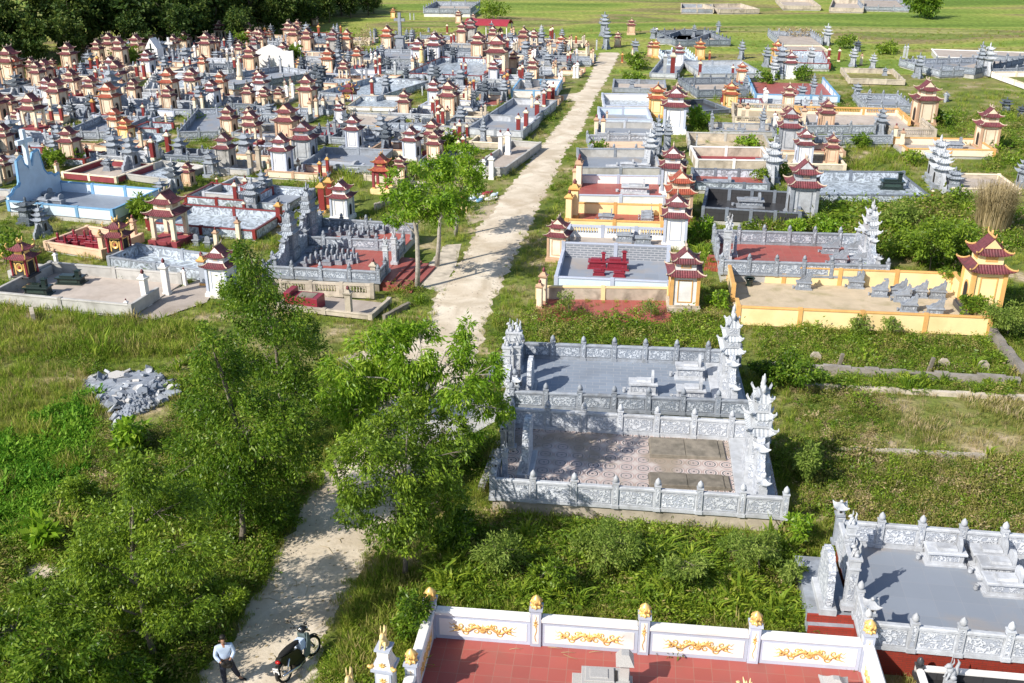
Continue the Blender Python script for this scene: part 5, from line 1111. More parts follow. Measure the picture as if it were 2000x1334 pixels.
# ---------------------------------------------------------------- stone rubble, sacks
random.seed(21); C0=G(262,785)
def inr(px,py): return inpoly(px,py,[(160,745),(205,728),(300,722),(345,750),(350,768),(300,800),(262,815),(240,845),(215,838),(225,810),(195,795),(188,770)])
k=0
while k<88:
    px,py=random.uniform(155,355),random.uniform(720,848)
    if not inr(px,py): continue
    p=G(px,py); big=k<26; s=random.uniform(.22,.45) if big else random.uniform(.12,.28); w=s*random.uniform(.5,1.); t=random.uniform(.04,.12)*(1.3 if big else 1)
    n=random.choice((4,5,5,6)); poly=[(s*math.cos(2*PI*i/n+.4)*random.uniform(.8,1.1),w*math.sin(2*PI*i/n+.4)*random.uniform(.8,1.1)) for i in range(n)]
    b=MB(); b.prism(poly[::-1],t,-t*0,0,'z'); dd=(p-C0).length; p.z=max(.03,.38-dd*.17)+random.uniform(-.05,.1)
    o=b.obj('rubble_stone',M[random.choice(('stone_pale','stone','stone','stone_mid','granite_grey'))],None,p,random.uniform(0,6)); o.rotation_euler=(random.uniform(-.7,.7)*(1 if big else 1),random.uniform(-.5,.5),random.uniform(0,6)); (auto(o,'large broken slab in the rubble heap','rubble stone','broken stones in the rubble heap') if big else auto(o,'small broken piece in the rubble heap','rubble stone','broken stones in the rubble heap')); k+=1
b=MB(); n=26; v=[(C0.x,C0.y,.42)]
P=[(160,745),(205,728),(300,722),(345,750),(350,768),(300,800),(262,815),(240,845),(215,838),(225,810),(195,795),(188,770)]
for p in P: q=G(*p); v.append((q.x,q.y,-.01)); 
b.add(v,[(0,i+2 if i+2<=len(P) else 1,i+1) for i in range(len(P))]); 
for k in range(1500):
    px,py=random.uniform(155,355),random.uniform(718,850)
    if not inr(px,py): continue
    q=G(px,py); dd=(q-C0).length; s=random.uniform(.02,.07); z=max(.0,.40-dd*.18); b.frus(q.x,q.y,z-.02,z+s,s*1.2,s,s*.6,s*.7)
tag(b.obj('stone_chips',M['stone']),'grey stone chips under the rubble heap','gravel',None,'stuff')
SK=[('white_paint',-.4),('blue_paint',.2),('white_paint',0),('blue_trim',.5),('white_paint',.3),('shed_red',.1),('white_paint',-.2),('blue_paint',.4)]
for i,(m_,a) in enumerate(SK):
    b=MB(); b.ball((0,0,.14),(.42,.24,.15),0,10,7); b.tube([(.38,0,.14),(.5,0,.16),(.56,.02,.2)],[.08,.04,.08],6); o=b.obj('sack',M[m_],None,G(915+i*7,398-i%3*6-i,0.+(.2 if i%3==2 else 0)),a+.6); auto(o,{'white_paint':'white sack','blue_paint':'pale blue sack','blue_trim':'blue sack','shed_red':'red sack'}[m_]+' in the roadside pile','sack','sacks piled at the roadside')
# ---------------------------------------------------------------- person
dm('skin',(.36,.20,.13),.6,.05,3); dm('shirt',(.55,.66,.86),.8,.05,3); dm('trousers',(.012,.017,.035),.8,.2,6); dm('shoe',(.01,.01,.01),.35,.1,6); dm('hair',(.012,.010,.009),.6,.1,9)
dm('bike_black',(.010,.010,.011),.3,.1,5,spec=.6); dm('bike_grey',(.10,.135,.135),.35,.1,5,spec=.5); dm('chrome',(.6,.6,.6),.22,.05,5,metal=1.); dm('rubber',(.012,.012,.012),.85,.1,6); dm('tail_red',(.4,.01,.01),.3,.05,5)
def skin(name,V,E_,m,parent,sub=2):
    me=bpy.data.meshes.new(name); me.from_pydata([v[:3] for v in V],E_,[]); me.materials.append(m); o=link(name,me,parent)
    md=o.modifiers.new('skin','SKIN'); md.use_smooth_shade=True
    if not me.skin_vertices: me.attributes.new
    for i,v in enumerate(V):
        r=v[3]; me.skin_vertices[0].data[i].radius=(r,v[4] if len(v)>4 else r)
    me.skin_vertices[0].data[0].use_root=True
    s=o.modifiers.new('subdiv','SUBSURF'); s.levels=sub; s.render_levels=sub; return o
def ensure_skin(me):
    if not me.skin_vertices:
        bm_=None
import bmesh
def skin(name,V,E_,m,parent,sub=2):
    bm=bmesh.new(); L=bm.verts.layers.skin.verify(); vs=[]
    for i,v in enumerate(V):
        q=bm.verts.new(v[:3]); q[L].radius=(v[3],v[4] if len(v)>4 else v[3]); q[L].use_root=(i==0); vs.append(q)
    for a,c in E_: bm.edges.new((vs[a],vs[c]))
    me=bpy.data.meshes.new(name); bm.to_mesh(me); bm.free(); me.materials.append(m); o=link(name,me,parent)
    md=o.modifiers.new('skin','SKIN'); md.use_smooth_shade=True; s=o.modifiers.new('subdiv','SUBSURF'); s.levels=sub; s.render_levels=sub; return o
pr=thing('person','man in a light blue long-sleeved shirt and dark trousers standing on the road','person',(-7.80,22.10,.03),.35)
hipR,hipL=(-.09,0,.90),(.09,0,.90); knR,knL=(-.10,-.03,.48),(.20,.05,.49); anR,anL=(-.10,.05,.08),(.31,.17,.09)
shR,shL=(-.19,.0,1.38),(.19,.0,1.38); elR,elL=(-.25,-.03,1.13),(.25,-.04,1.14); wrR,wrL=(-.10,-.24,1.0),(.10,-.24,1.04)
V=[(0,0,.93,.12,.09),(0,0,1.12,.12,.09),(0,0,1.32,.13,.09),(0,0,1.44,.05),(0,-.02,1.50,.05),(0,-.035,1.56,.075,.085),(0,-.02,1.64,.08,.09),
 (*hipR,.08),(*knR,.055),(*anR,.04),(-.12,-.12,.04,.035),(*hipL,.08),(*knL,.055),(*anL,.04),(.42,.10,.04,.035),
 (*shR,.055),(*elR,.042),(*wrR,.028),(-.03,-.29,.98,.034,.02),(*shL,.055),(*elL,.042),(*wrL,.028),(.04,-.29,1.01,.034,.02),
 (0,-.125,1.565,.014)]
E_=[(0,1),(1,2),(2,3),(3,4),(4,5),(5,6),(0,7),(7,8),(8,9),(9,10),(0,11),(11,12),(12,13),(13,14),(2,15),(15,16),(16,17),(17,18),(2,19),(19,20),(20,21),(21,22),(5,23)]
for s,pi_,c in((1,18,(-.03,-.29,.98)),(-1,22,(.04,-.29,1.01))):
    for k in range(4):
        a=len(V); x=c[0]+s*.02; z=c[2]+.022-.016*k; V+=[(x+s*.035,c[1]-.015,z,.009),(x+s*.06,c[1]+.012,z-.004,.007)]; E_+=[(pi_,a),(a,a+1)]
    a=len(V); V+=[(c[0]+s*.01,c[1]-.01,c[2]+.05,.01),(c[0]+s*.035,c[1]-.02,c[2]+.065,.008)]; E_+=[(pi_,a),(a,a+1)]
body=skin('body',V,E_,M['skin'],pr)
skin('shirt',[(0,0,.95,.165,.12),(0,0,1.12,.16,.115),(0,0,1.30,.155,.11),(0,.0,1.41,.085,.07),(*shR,.078),(*elR,.062),(-.14,-.19,1.02,.045),(*shL,.078),(*elL,.062),(.14,-.19,1.05,.045)],[(0,1),(1,2),(2,3),(2,4),(4,5),(5,6),(2,7),(7,8),(8,9)],M['shirt'],pr)
skin('trousers',[(0,0,.95,.15,.115),(*hipR,.105),(*knR,.08),(-.09,.04,.12,.065),(*hipL,.105),(*knL,.08),(.305,.165,.13,.065)],[(0,1),(1,2),(2,3),(0,4),(4,5),(5,6)],M['trousers'],pr)
skin('shoe',[(-.09,.07,.055,.05),(-.105,-.05,.045,.05,.04),(-.12,-.17,.035,.042,.03)],[(0,1),(1,2)],M['shoe'],pr); skin('shoe',[(.30,.19,.055,.05),(.39,.12,.045,.05,.04),(.48,.04,.035,.042,.03)],[(0,1),(1,2)],M['shoe'],pr)
b=MB(); b.ball((0,.02,1.675),(.082,.088,.068),0,14,10); b.ball((0,.045,1.62),(.078,.06,.07),0,12,8); b.obj('hair',M['hair'],pr)
b=MB(); [b.ball((s*.032,-.118,1.60),(.012,.006,.006),0,6,5) for s in(-1,1)]; [b.tube([(s*.018,-.115,1.622),(s*.05,-.105,1.62)],.006,4) for s in(-1,1)]; b.obj('eyes_and_brows',M['hair'],pr)
b=MB(); b.tube([(-.022,-.118,1.525),(0,-.124,1.524),(.022,-.118,1.525)],.006,5); b.obj('mouth',M['tail_red'],pr)
b=MB(); [b.ball((s*.093,-.01,1.585),(.012,.02,.03),0,8,6) for s in(-1,1)]; b.obj('ears',M['skin'],pr)
b=MB(); b.ball((0,0,0),(.15,.07,.11),0,14,10); b.ball((.06,-.03,-.05),(.10,.06,.08),0,12,8); b.ball((-.07,-.02,.04),(.09,.06,.07),0,12,8); o=b.obj('cap',M['hair'],None,(-7.80+.125,22.10-.30,1.06),.35); tag(o,'dark crumpled cloth cap held at the waist by the standing man','cap')
# ---------------------------------------------------------------- motorbike
p0=G(566,1345); p1=G(612,1269); a=math.atan2(p1.y-p0.y,p1.x-p0.x)-.26; bk=thing('motorbike','black motorbike with a grey-green leg shield parked on its stand on the road','motorbike',(*((p0+p1)/2).xy,.04),a)
bk.rotation_euler=(R(-14),0,a); wb=.62; r0=.30
def wheel(x,rz):
    w=link('wheel',None,bk,(x,0,r0),rz); b=MB(); n=28
    def tor(b,Rr,r,m=0,k=8):
        v=[];f=[]
        for i in range(n):
            t=2*PI*i/n
            for j in range(k): u=2*PI*j/k; q=Rr+r*math.cos(u); v.append((q*math.cos(t),r*math.sin(u)*.9,q*math.sin(t)))
        for i in range(n):
            for j in range(k): f.append((i*k+j,i*k+(j+1)%k,((i+1)%n)*k+(j+1)%k,((i+1)%n)*k+j))
        b.add(v,f,m,True)
    tor(b,.265,.037); b.obj('tyre',M['rubber'],w); b=MB(); tor(b,.232,.014)
    b.tube([(0,-.05,0),(0,.05,0)],.055,10)
    for i in range(18): t=2*PI*i/18; b.tube([(.05*math.cos(t),.03*(-1)**i,.05*math.sin(t)),(.23*math.cos(t+.12),0,.23*math.sin(t+.12))],.0035,3)
    b.obj('rim',M['chrome'],w); return w
wheel(-wb,0); wheel(wb,-.12)
b=MB(); b.prism([(-.62,.50),(-.72,.74),(-.66,.78),(-.30,.72),(-.02,.66),(.10,.44),(.05,.30),(-.25,.28),(-.42,.40)],-.10,.10,0,'y'); b.prism([(-.28,.12),(.12,.14),(.16,.34),(-.30,.34)],-.11,.11,0,'y'); b.tube([(.3,0,.3),(.44,0,.62),(.40,0,.92)],.05,8); b.obj('body',M['bike_black'],bk)
b=MB(); b.ball((-.28,0,.80),(.40,.135,.075),0,16,8); b.ball((.0,0,.79),(.18,.11,.06),0,12,8); b.obj('seat',M['rubber'],bk)
for s in(-1,1): b=MB(); b.prism([(.12,.26),(.30,.30),(.44,.55),(.47,.86),(.40,.92),(.33,.70),(.22,.52),(.08,.42)],s*.16-.02,s*.16+.02,0,'y'); b.obj('leg_shield',M['bike_grey'],bk)
b=MB(); b.box(.33,.40,-.14,.14,.5,.9); b.obj('front_panel',M['bike_grey'],bk)
b=MB(); b.bbox(.10,.30,-.13,.13,.52,.80); b.obj('basket_bag',M['shirt'],bk)
b=MB(); b.ball((.43,0,.98),(.13,.14,.10),0,12,8); b.tube([(.36,-.34,1.02),(.38,-.15,1.03),(.43,0,1.0),(.38,.15,1.03),(.36,.34,1.02)],.016,6); b.tube([(.36,-.36,1.02),(.36,-.23,1.03)],.024,6); b.tube([(.36,.23,1.03),(.36,.36,1.02)],.024,6); b.obj('handlebar',M['bike_black'],bk)
b=MB(); b.ball((.37,0,1.05),(.06,.06,.03),0,10,6); b.obj('speedometer',M['chrome'],bk)
for s in(-1,1): b=MB(); b.tube([(.38,s*.20,1.03),(.36,s*.24,1.16),(.34,s*.28,1.24)],.008,5); b.ball((.33,s*.31,1.26),(.025,.075,.045),0,12,8); b.obj('mirror',M['bike_black'],bk)
b=MB(); b.ball((.56,0,.93),(.05,.09,.08),0,10,8); b.obj('headlight',M['chrome'],bk)
def fender(x,a0,a1):
    b=MB(); v=[];f=[];n=10
    for i in range(n+1):
        t=R(a0+(a1-a0)*i/n)
        for rr,y in((.325,-.06),(.35,0),(.325,.06)): v.append((x+rr*math.cos(t),y,r0+rr*math.sin(t)))
    for i in range(n):
        for j in(0,1): f.append((i*3+j,i*3+j+1,i*3+j+4,i*3+j+3))
    b.add(v,f,0,True); o=b.obj('fender',M['bike_black'],bk); s=o.modifiers.new('solid','SOLIDIFY'); s.thickness=.008
fender(wb,25,150); fender(-wb,45,190)
for s in(-1,1):
    b=MB(); b.tube([(.42,s*.07,.75),(wb,s*.07,r0)],.022,6); b.obj('fork',M['chrome'],bk); b=MB(); b.tube([(-.42,s*.12,.62),(-wb,s*.11,r0)],.028,8); b.obj('shock_absorber',M['chrome'],bk)
b=MB(); b.tube([(.1,-.12,.22),(-.2,-.15,.2),(-.35,-.16,.24),(-.85,-.17,.36)],[.022,.03,.045,.04],8); b.obj('exhaust',M['chrome'],bk)
b=MB(); b.ball((-.74,0,.70),(.06,.09,.05),0,10,6); b.obj('tail_light',M['tail_red'],bk)
b=MB(); b.box(-.90,-.885,-.10,.10,.42,.60); pl_=b.obj('licence_plate',M['white_paint'],bk)
for z,tx in((.52,'38-H8'),(.435,'0731')):
    cu=bpy.data.curves.new('plate_text','FONT'); cu.body=tx; cu.size=.085; cu.align_x='CENTER'; cu.extrude=.001; cu.materials.append(M['bike_black']); o=bpy.data.objects.new('plate_text',cu); me=bpy.data.meshes.new_from_object(o); me.materials.clear(); me.materials.append(M['bike_black']); t_=link('plate_text',me,pl_,(-.903,0,z)); t_.rotation_euler=(PI/2,0,-PI/2)
b=MB(); b.prism([(-.85,.40),(-.80,.62),(-.78,.62),(-.83,.26)],-.07,.07,0,'y'); b.obj('mud_guard',M['bike_black'],bk)
b=MB(); b.tube([(-.1,.12,.22),(-.16,.3,-.03)],.014,6); b.obj('kick_stand',M['chrome'],bk)
# ---------------------------------------------------------------- leaves
def leaves(name,P,D,L,Wd,m,parent=None,loc=(0,0,0)):
    n=len(P); D=D/np.linalg.norm(D,axis=1)[:,None]; r=rng.normal(size=(n,3)); Wv=np.cross(D,r); Wv/=np.linalg.norm(Wv,axis=1)[:,None]+1e-9
    L=np.broadcast_to(L,(n,))[:,None]; Wd=np.broadcast_to(Wd,(n,))[:,None]
    V=np.empty((n,4,3)); V[:,0]=P; V[:,1]=P+D*L*.45+Wv*Wd; V[:,2]=P+D*L; V[:,3]=P+D*L*.45-Wv*Wd
    me=bpy.data.meshes.new(name); me.vertices.add(n*4); me.vertices.foreach_set('co',V.reshape(-1)); me.loops.add(n*4); me.loops.foreach_set('vertex_index',np.arange(n*4,dtype=np.int32)); me.polygons.add(n); me.polygons.foreach_set('loop_start',np.arange(0,n*4,4,dtype=np.int32)); me.materials.append(M[m]); me.update(calc_edges=True); return me
def blobs(BL,n,clump,dens_shell=.5,sig=.17):
    P=[];Nn=[]; vol=np.array([b[3]**1.0*b[4]*b[5] for b in BL])**.67; cnt=(n*vol/vol.sum()).astype(int)
    for (x,y,z,rx,ry,rz),c in zip(BL,cnt):
        k=max(3,int(clump)); u=rng.normal(size=(k,3)); u/=np.linalg.norm(u,axis=1)[:,None]; rr=rng.uniform(dens_shell,1,size=(k,1)); cc=u*rr
        idx=rng.integers(0,k,c); q=cc[idx]+rng.normal(size=(c,3))*sig; P.append(q*np.array([rx,ry,rz])+np.array([x,y,z])); Nn.append(u[idx])
    return np.vstack(P),np.vstack(Nn)
def at(px,py,Y):   # point on the vertical plane y=Y
    x=(px-1000)/FPX; y=-(py-667)/FPX; r=(x,_c+_s*y,-_s+_c*y); t=Y/r[1]; return Vector((r[0]*t,Y,H+r[2]*t)),t
def tree(name,label,base,spec,n,m,leaf=(.17,.035),bark='bark',tr=.11,clump=20,group=None,droop=.55,trunk=None,sig=.17,cat='tree'):
    B=G(*base); r=thing(name,label,cat,B,0,group) if label else thing(name,None,cat,B,0,group); BL=[]
    for i,(px,py,rx,rz,*dy) in enumerate(spec):
        w,t=at(px,py,B.y+((i*37)%11-5)*.16+(dy[0] if dy else 0)); k=t/FPX; BL.append((w.x-B.x,w.y-B.y,w.z,rx*k,max(rx,rz)*k*.95,rz*k*1.08))
    P,Nn=blobs(BL,n,clump,sig=sig); P[:,2]=np.maximum(P[:,2],.1); D=Nn*.6+rng.normal(size=P.shape)*.55; D[:,2]-=droop
    Ls=leaf[0]*rng.uniform(.7,1.25,len(P)); link('crown',leaves('crown',P,D,Ls,leaf[1]*rng.uniform(.7,1.2,len(P)),m),r)
    b=MB(); cz=sorted(BL,key=lambda q:q[2]); top=cz[-1]; cx=sum(q[0] for q in BL)/len(BL); cy=sum(q[1] for q in BL)/len(BL); zm=max(.8,cz[0][2]*.75)
    tp=trunk or (cx*.35,cy*.3,zm); mid=(cx,cy,(top[2]+zm)/2)
    b.tube([(0,0,-.1),(tp[0]*.5+.04,tp[1]*.5,tp[2]*.5),tp,mid,(top[0],top[1],top[2])],[tr*1.25,tr,tr*.85,tr*.5,tr*.15],8)
    for q in BL:
        h0=max(tp[2],min(q[2]-.4*q[5]-.5,mid[2])); f=(h0-tp[2])/(mid[2]-tp[2]+1e-6); s=Vector(tp).lerp(Vector(mid),f); e=Vector(q[:3]); md=s.lerp(e,.5)+Vector((0,0,.15*(e-s).length)); b.tube([s,md,e],[tr*.42,tr*.28,tr*.1],6)
        for k in range(5): u=rng.normal(size=3); u/=np.linalg.norm(u); e2=e+Vector(u*np.array(q[3:6])*.8); b.tube([md.lerp(e,.6),e2],[tr*.13,tr*.04],4)
    b.obj('trunk',M[bark],r); return r
tree('roadside_tree','tall dark tree left of the road, farther one with a high narrow crown',(558,884),[(490,505,34,42),(503,560,60,45),(470,610,55,40),(548,620,66,45),(578,690,56,50),(515,690,66,56),(585,765,48,46),(535,790,60,40),(600,640,25,20)],22000,'leaf_dark',(.14,.028))
tree('roadside_tree','dense dark tree left of the road beside the rubble heap',(472,1062),[(415,680,44,50),(440,755,70,56),(385,800,40,40),(482,835,86,60),(410,860,66,56),(360,900,50,50),(430,925,90,56),(550,880,66,50),(480,965,80,38),(560,820,50,40),(520,930,60,40),(590,900,30,35)],30000,'leaf_dark',(.14,.028))
tree('roadside_tree','bright green open tree beside the paved apron',(836,975),[(672,735,42,46),(715,680,50,42),(765,660,46,34),(690,800,52,44),(745,760,62,52),(760,850,60,40),(805,700,46,44),(820,650,40,18),(860,725,50,40,-.8),(905,690,34,32),(912,640,18,22),(905,765,46,32,-1.),(955,730,30,34,-.8),(945,790,30,26),(985,800,20,30),(640,780,16,30),(720,870,50,30),(840,790,40,24),(965,770,20,16),(925,845,18,14)],24000,'leaf_bright',(.21,.03),'bark_pale',.10,13,droop=.7,trunk=(-.1,-.1,3.3),sig=.2)
tree('roadside_tree','leafy green tree between the road and the circle-tiled plot',(790,1130),[(715,880,60,46),(785,905,70,52),(855,925,56,46),(700,950,50,46),(765,985,72,52),(850,1000,60,46),(800,1060,46,28),(690,1005,34,34),(890,970,30,40),(655,920,20,30),(900,880,24,20),(740,1050,30,24),(765,840,62,36,2.2),(835,860,56,36,2.4),(800,800,50,30,3.),(880,830,40,30,2.6)],20000,'leaf_shrub',(.15,.03),'bark',.08,15)
tree('roadside_tree','broad bushy tree in the thicket left of the road',(300,1290),[(262,935,60,44),(320,990,80,44),(225,1020,80,44),(345,1080,86,46),(190,1100,76,42),(265,1150,96,46),(150,1185,70,40),(350,1190,76,40),(240,1240,80,34)],36000,'leaf_shrub',(.13,.026),'bark',.1,22)
tree('roadside_tree','low dark thicket tree in the bottom left corner',(70,1400),[(110,1270,80,40),(20,1220,60,36),(195,1300,80,36),(50,1330,90,40),(-30,1280,60,40)],12000,'leaf_dark',(.15,.03),'bark',.09,16)
tree('roadside_tree','slender pale-trunked tree by the road, nearest of three',(815,565),[(790,400,44,30),(838,385,50,36),(800,350,38,30),(862,420,36,22),(762,372,24,22),(775,430,26,18)],4200,'leaf_bright',(.24,.05),'bark_pale',.13,12,'three small roadside trees',trunk=(.1,0,3.1))
tree('roadside_tree','pale-trunked tree by the road, middle of three',(853,520),[(872,372,44,34),(850,335,38,28),(895,395,30,22)],3200,'leaf_bright',(.24,.05),'bark_pale',.12,12,'three small roadside trees')
tree('roadside_tree','round-crowned tree by the road, farthest of three',(889,462),[(888,345,46,38),(922,322,28,28),(900,300,38,20),(930,360,24,24)],3600,'leaf_bright',(.24,.05),'bark_pale',.11,12,'three small roadside trees')
def bush(label,base,w,h,m,n,leaf=(.2,.05),name='shrub',droop=.2,k=5,cat='shrub',group=None,trk=True):
    random.seed(int(base[0]*7+base[1])); sp=[(base[0]+random.uniform(-.5,.5)*w*.55,base[1]-h*random.uniform(.28,.72),w*.30,h*.27) for _ in range(k)]+[(base[0],base[1]-h*.45,w*.33,h*.38)]
    return tree(name,label,base,sp,n,m,leaf,'bark',.035,10,group,droop,cat=cat)
BU=[('dense thicket bush at the left edge above the corner trees',(70,1215),130,90,'leaf_shrub',5200,(.14,.03)),('dense thicket bush below the rubble heap',(150,1010),120,80,'leaf_shrub',4200,(.15,.033)),('thicket bush between the two dark trees',(380,1010),110,70,'leaf_shrub',3800,(.14,.03)),('thicket bush on the left road bank, nearer',(440,1200),90,70,'leaf_shrub',3400,(.14,.03)),('thicket bush on the left road bank, farther',(540,1040),80,60,'leaf_dark',2800,(.14,.03)),('thicket bush in the bottom left corner beneath the trees',(230,1360),160,80,'leaf_dark',4600,(.14,.03)),('broad-leaved green sapling beside the marble walls left',(274,428),50,55,'leaf_shrub',900,(.35,.07)),('round bright green bush behind the pagoda row',(1363,250),52,44,'leaf_bright',1500,(.35,.07)),
('clipped round green bush beside the yellow tower',(1428,214),24,30,'leaf_shrub',700,(.2,.05)),('small feathery tree before the blue-grey fence',(1680,288),46,36,'leaf_dark',1300,(.3,.05)),('large dark tree at the top right on the far field',(1808,36),76,62,'leaf_dark',2600,(.55,.13)),
('leafy bush at the far end of the road, right side',(1240,135),48,34,'leaf_shrub',900,(.4,.09)),('low green bush beside the far right verge of the road',(1238,160),54,22,'leaf_shrub',700,(.4,.09)),('dark green tree behind the scalloped white wall',(575,130),28,46,'leaf_dark',700,(.5,.1)),
('bare brownish tree among far grey shrines',(706,105),54,56,'leaf_dry',500,(.35,.05)),('leafy green tree in front of the forest edge',(248,128),66,48,'leaf_shrub',1100,(.5,.1)),('brown dried tree before the forest',(172,96),36,38,'leaf_dry',900,(.4,.07)),('pale green tree behind the far tombs',(470,95),40,42,'leaf_shrub',700,(.5,.1)),
('bright bush at the far field edge left of centre',(540,48),50,20,'leaf_bright',700,(.5,.1)),('green tree beside the far grey fenced plot',(962,38),56,40,'leaf_shrub',1000,(.5,.1)),('flowering bush beside the yellow tower base',(1905,632),66,56,'leaf_shrub',1500,(.2,.045)),('feathery grey-green shrub right of the yellow tower',(1965,660),96,76,'leaf_feather',3500,(.16,.03)),
('tall leafy bush behind the yellow wall, left one',(1815,530),96,110,'leaf_shrub',3800,(.22,.05)),('tall leafy bush behind the yellow wall, right one',(1870,520),80,96,'leaf_shrub',2600,(.22,.05)),('small bush on the corner of the yellow-walled plot',(1838,560),40,40,'leaf_shrub',600,(.2,.05)),('green bush beside the horned altar screen',(1703,528),30,26,'leaf_bright',500,(.2,.05)),
('red-flowered bush beside the low plots right of road',(1172,300),38,34,'leaf_shrub',700,(.2,.05)),('dark bush beside the far blue-white plot, left one',(1500,166),44,30,'leaf_dark',700,(.3,.08)),('dark bush beside the far blue-white plot, right one',(1565,158),50,30,'leaf_dark',700,(.3,.08)),('round bush before the pagoda at the far right',(1530,270),30,30,'leaf_shrub',400,(.3,.08)),
('dark bush right of the cream tower',(1830,245),60,36,'leaf_dark',1100,(.35,.08)),('bush beside the far right cream tower',(1950,292),50,30,'leaf_dark',800,(.35,.08)),('leafy sapling near the left pavilion',(100,330),46,40,'leaf_shrub',900,(.35,.08)),('leafy bush beside the left cream tower',(140,318),40,34,'leaf_bright',700,(.35,.08)),
('leafy sapling behind the small cement plot',(440,590),44,40,'leaf_shrub',700,(.25,.06)),('big-leaved weed clump by the rubble heap',(255,880),90,60,'leaf_bright',900,(.3,.09)),('flowering tree beside the roadside pavilion',(880,300),60,50,'leaf_shrub',1300,(.3,.07)),('papaya-like sapling in the left thicket',(85,1060),60,50,'leaf_bright',400,(.4,.12)),
('low shrub on the black tiled plot edge',(1485,360),30,34,'leaf_shrub',500,(.25,.06)),('tall weedy bush left of the horned altar screen, nearer',(1620,470),70,46,'leaf_bright',1700,(.22,.05)),('tall weedy bush behind the red-tiled fenced plot',(1560,462),60,34,'leaf_bright',1300,(.22,.05)),('dark bush beside the grey tower base',(1600,452),50,40,'leaf_dark',1200,(.2,.05)),('wide bush left of the dry reeds, farther',(1760,450),90,60,'leaf_feather',2200,(.2,.04)),('bush left of the dry reeds, nearer',(1760,505),70,60,'leaf_shrub',1900,(.2,.045)),('bush between the white tower and the fenced plot',(1375,470),50,50,'leaf_bright',1200,(.22,.05)),
('low bush left of the yellow gate posts',(1400,600),40,36,'leaf_bright',800,(.2,.045)),('bush on the strip behind the black tiled plot',(1530,345),34,30,'leaf_shrub',600,(.22,.05)),('bush at the right end of the pale marble plot',(1870,395),50,30,'leaf_shrub',800,(.22,.05)),('rounded bush in the field right of the blue-grey fence',(1780,320),50,26,'leaf_shrub',700,(.25,.06)),('green bush on the far field left of the white terrace',(1730,105),60,26,'leaf_shrub',800,(.35,.09)),('brown bush behind the far fenced plot',(1560,72),90,22,'leaf_dry',900,(.35,.06)),('green bush right of the far fenced plot',(1650,95),50,26,'leaf_shrub',700,(.35,.09)),('bushy growth at the left end of the low cement wall',(1460,285),50,20,'leaf_bright',600,(.3,.07)),
('dark bush in the shade right of the slate-floored altar',(1500,745),60,46,'leaf_dark',1700,(.15,.035)),('yellow-green bush beside the landing',(1560,1060),46,60,'leaf_bright',1500,(.16,.035)),('dark leafy bush left of the landing',(1540,1150),60,60,'leaf_feather',2200,(.14,.025)),('dark bush in the fern bed below the circle-tiled plot',(1080,1150),100,60,'leaf_shrub',3000,(.14,.03)),('leafy bush in the fern bed near its middle',(1330,1150),110,64,'leaf_feather',3300,(.14,.025)),('dark bush beneath the leafy green tree',(900,1075),110,80,'leaf_dark',4200,(.15,.035)),('dark bush on the verge beside the golden-relief plot',(805,1250),70,110,'leaf_dark',3200,(.13,.03)),('dark bush behind the circle-tiled plot altar',(1560,760),110,80,'leaf_dark',2800,(.16,.04)),
('green shrub right of the paved apron',(905,900),60,40,'leaf_shrub',900,(.2,.05)),('dark shrub right of the circle-tiled plot',(1570,940),70,80,'leaf_feather',2500,(.15,.03)),('leafy bush at the left edge below the altar house',(12,520),60,60,'leaf_shrub',1200,(.25,.05)),('dark shrub at the far left edge above the weeds',(20,500),50,60,'leaf_dark',900,(.25,.05)),
('feathery shrub behind the golden-relief wall, left one',(980,1120),130,90,'leaf_feather',4500,(.14,.022)),('feathery shrub behind the golden-relief wall, middle one',(1180,1110),150,100,'leaf_feather',5200,(.14,.022)),('feathery shrub behind the golden-relief wall, right one',(1480,1120),140,100,'leaf_feather',5200,(.14,.022)),('feathery shrub on the overgrown red floor, left one',(1110,612),50,46,'leaf_feather',900,(.14,.02)),('feathery shrub on the overgrown red floor, right one',(1270,622),50,40,'leaf_feather',700,(.14,.02)),
('leafy shrub under the yellow wall',(1670,650),60,44,'leaf_feather',1200,(.14,.03)),('brown-green shrub under the yellow wall',(1745,655),44,40,'leaf_feather',900,(.14,.03))]
for q in BU:
    if q[2]: bush(q[0],q[1],q[2],q[3],q[4],q[5],q[6],cat='tree' if ' tree' in q[0] else 'shrub',name='small_tree' if ' tree' in q[0] else 'shrub')
# dry reed clump
n=1700; base=G(1935,456); th=rng.uniform(0,2*PI,n); rr=np.sqrt(rng.uniform(0,1,n))*1.1; P0=np.stack([base.x+rr*np.cos(th),base.y+rr*np.sin(th)*.8,np.zeros(n)],1); hh=rng.uniform(2.4,4.3,n); out=rng.normal(size=(n,2))*.15+np.stack([np.cos(th),np.sin(th)],1)*.12
V=np.empty((n,8,3)); w=.022
sd_=np.stack([-np.sin(th),np.cos(th),0*th],1)*w
for k,(f,o_) in enumerate(((0,0),(.45,.25),(.8,.9),(.92,1.7))):
    c=P0.copy(); c[:,:2]+=out*(hh*.55)[:,None]*o_; c[:,2]=hh*(f if k<3 else .76); V[:,2*k]=c-sd_*(1-k*.3); V[:,2*k+1]=c+sd_*(1-k*.3)
F_=np.array([[0,1,3,2],[2,3,5,4],[4,5,7,6]]); fa=(F_[None]+np.arange(n)[:,None,None]*8).reshape(-1,4)
me=bpy.data.meshes.new('reeds'); me.from_pydata(V.reshape(-1,3).tolist(),[],fa.tolist()); me.materials.append(M['leaf_dry']); tag(link('reed_clump',me),'tall clump of dry straw-coloured reeds behind the yellow tower','reeds')
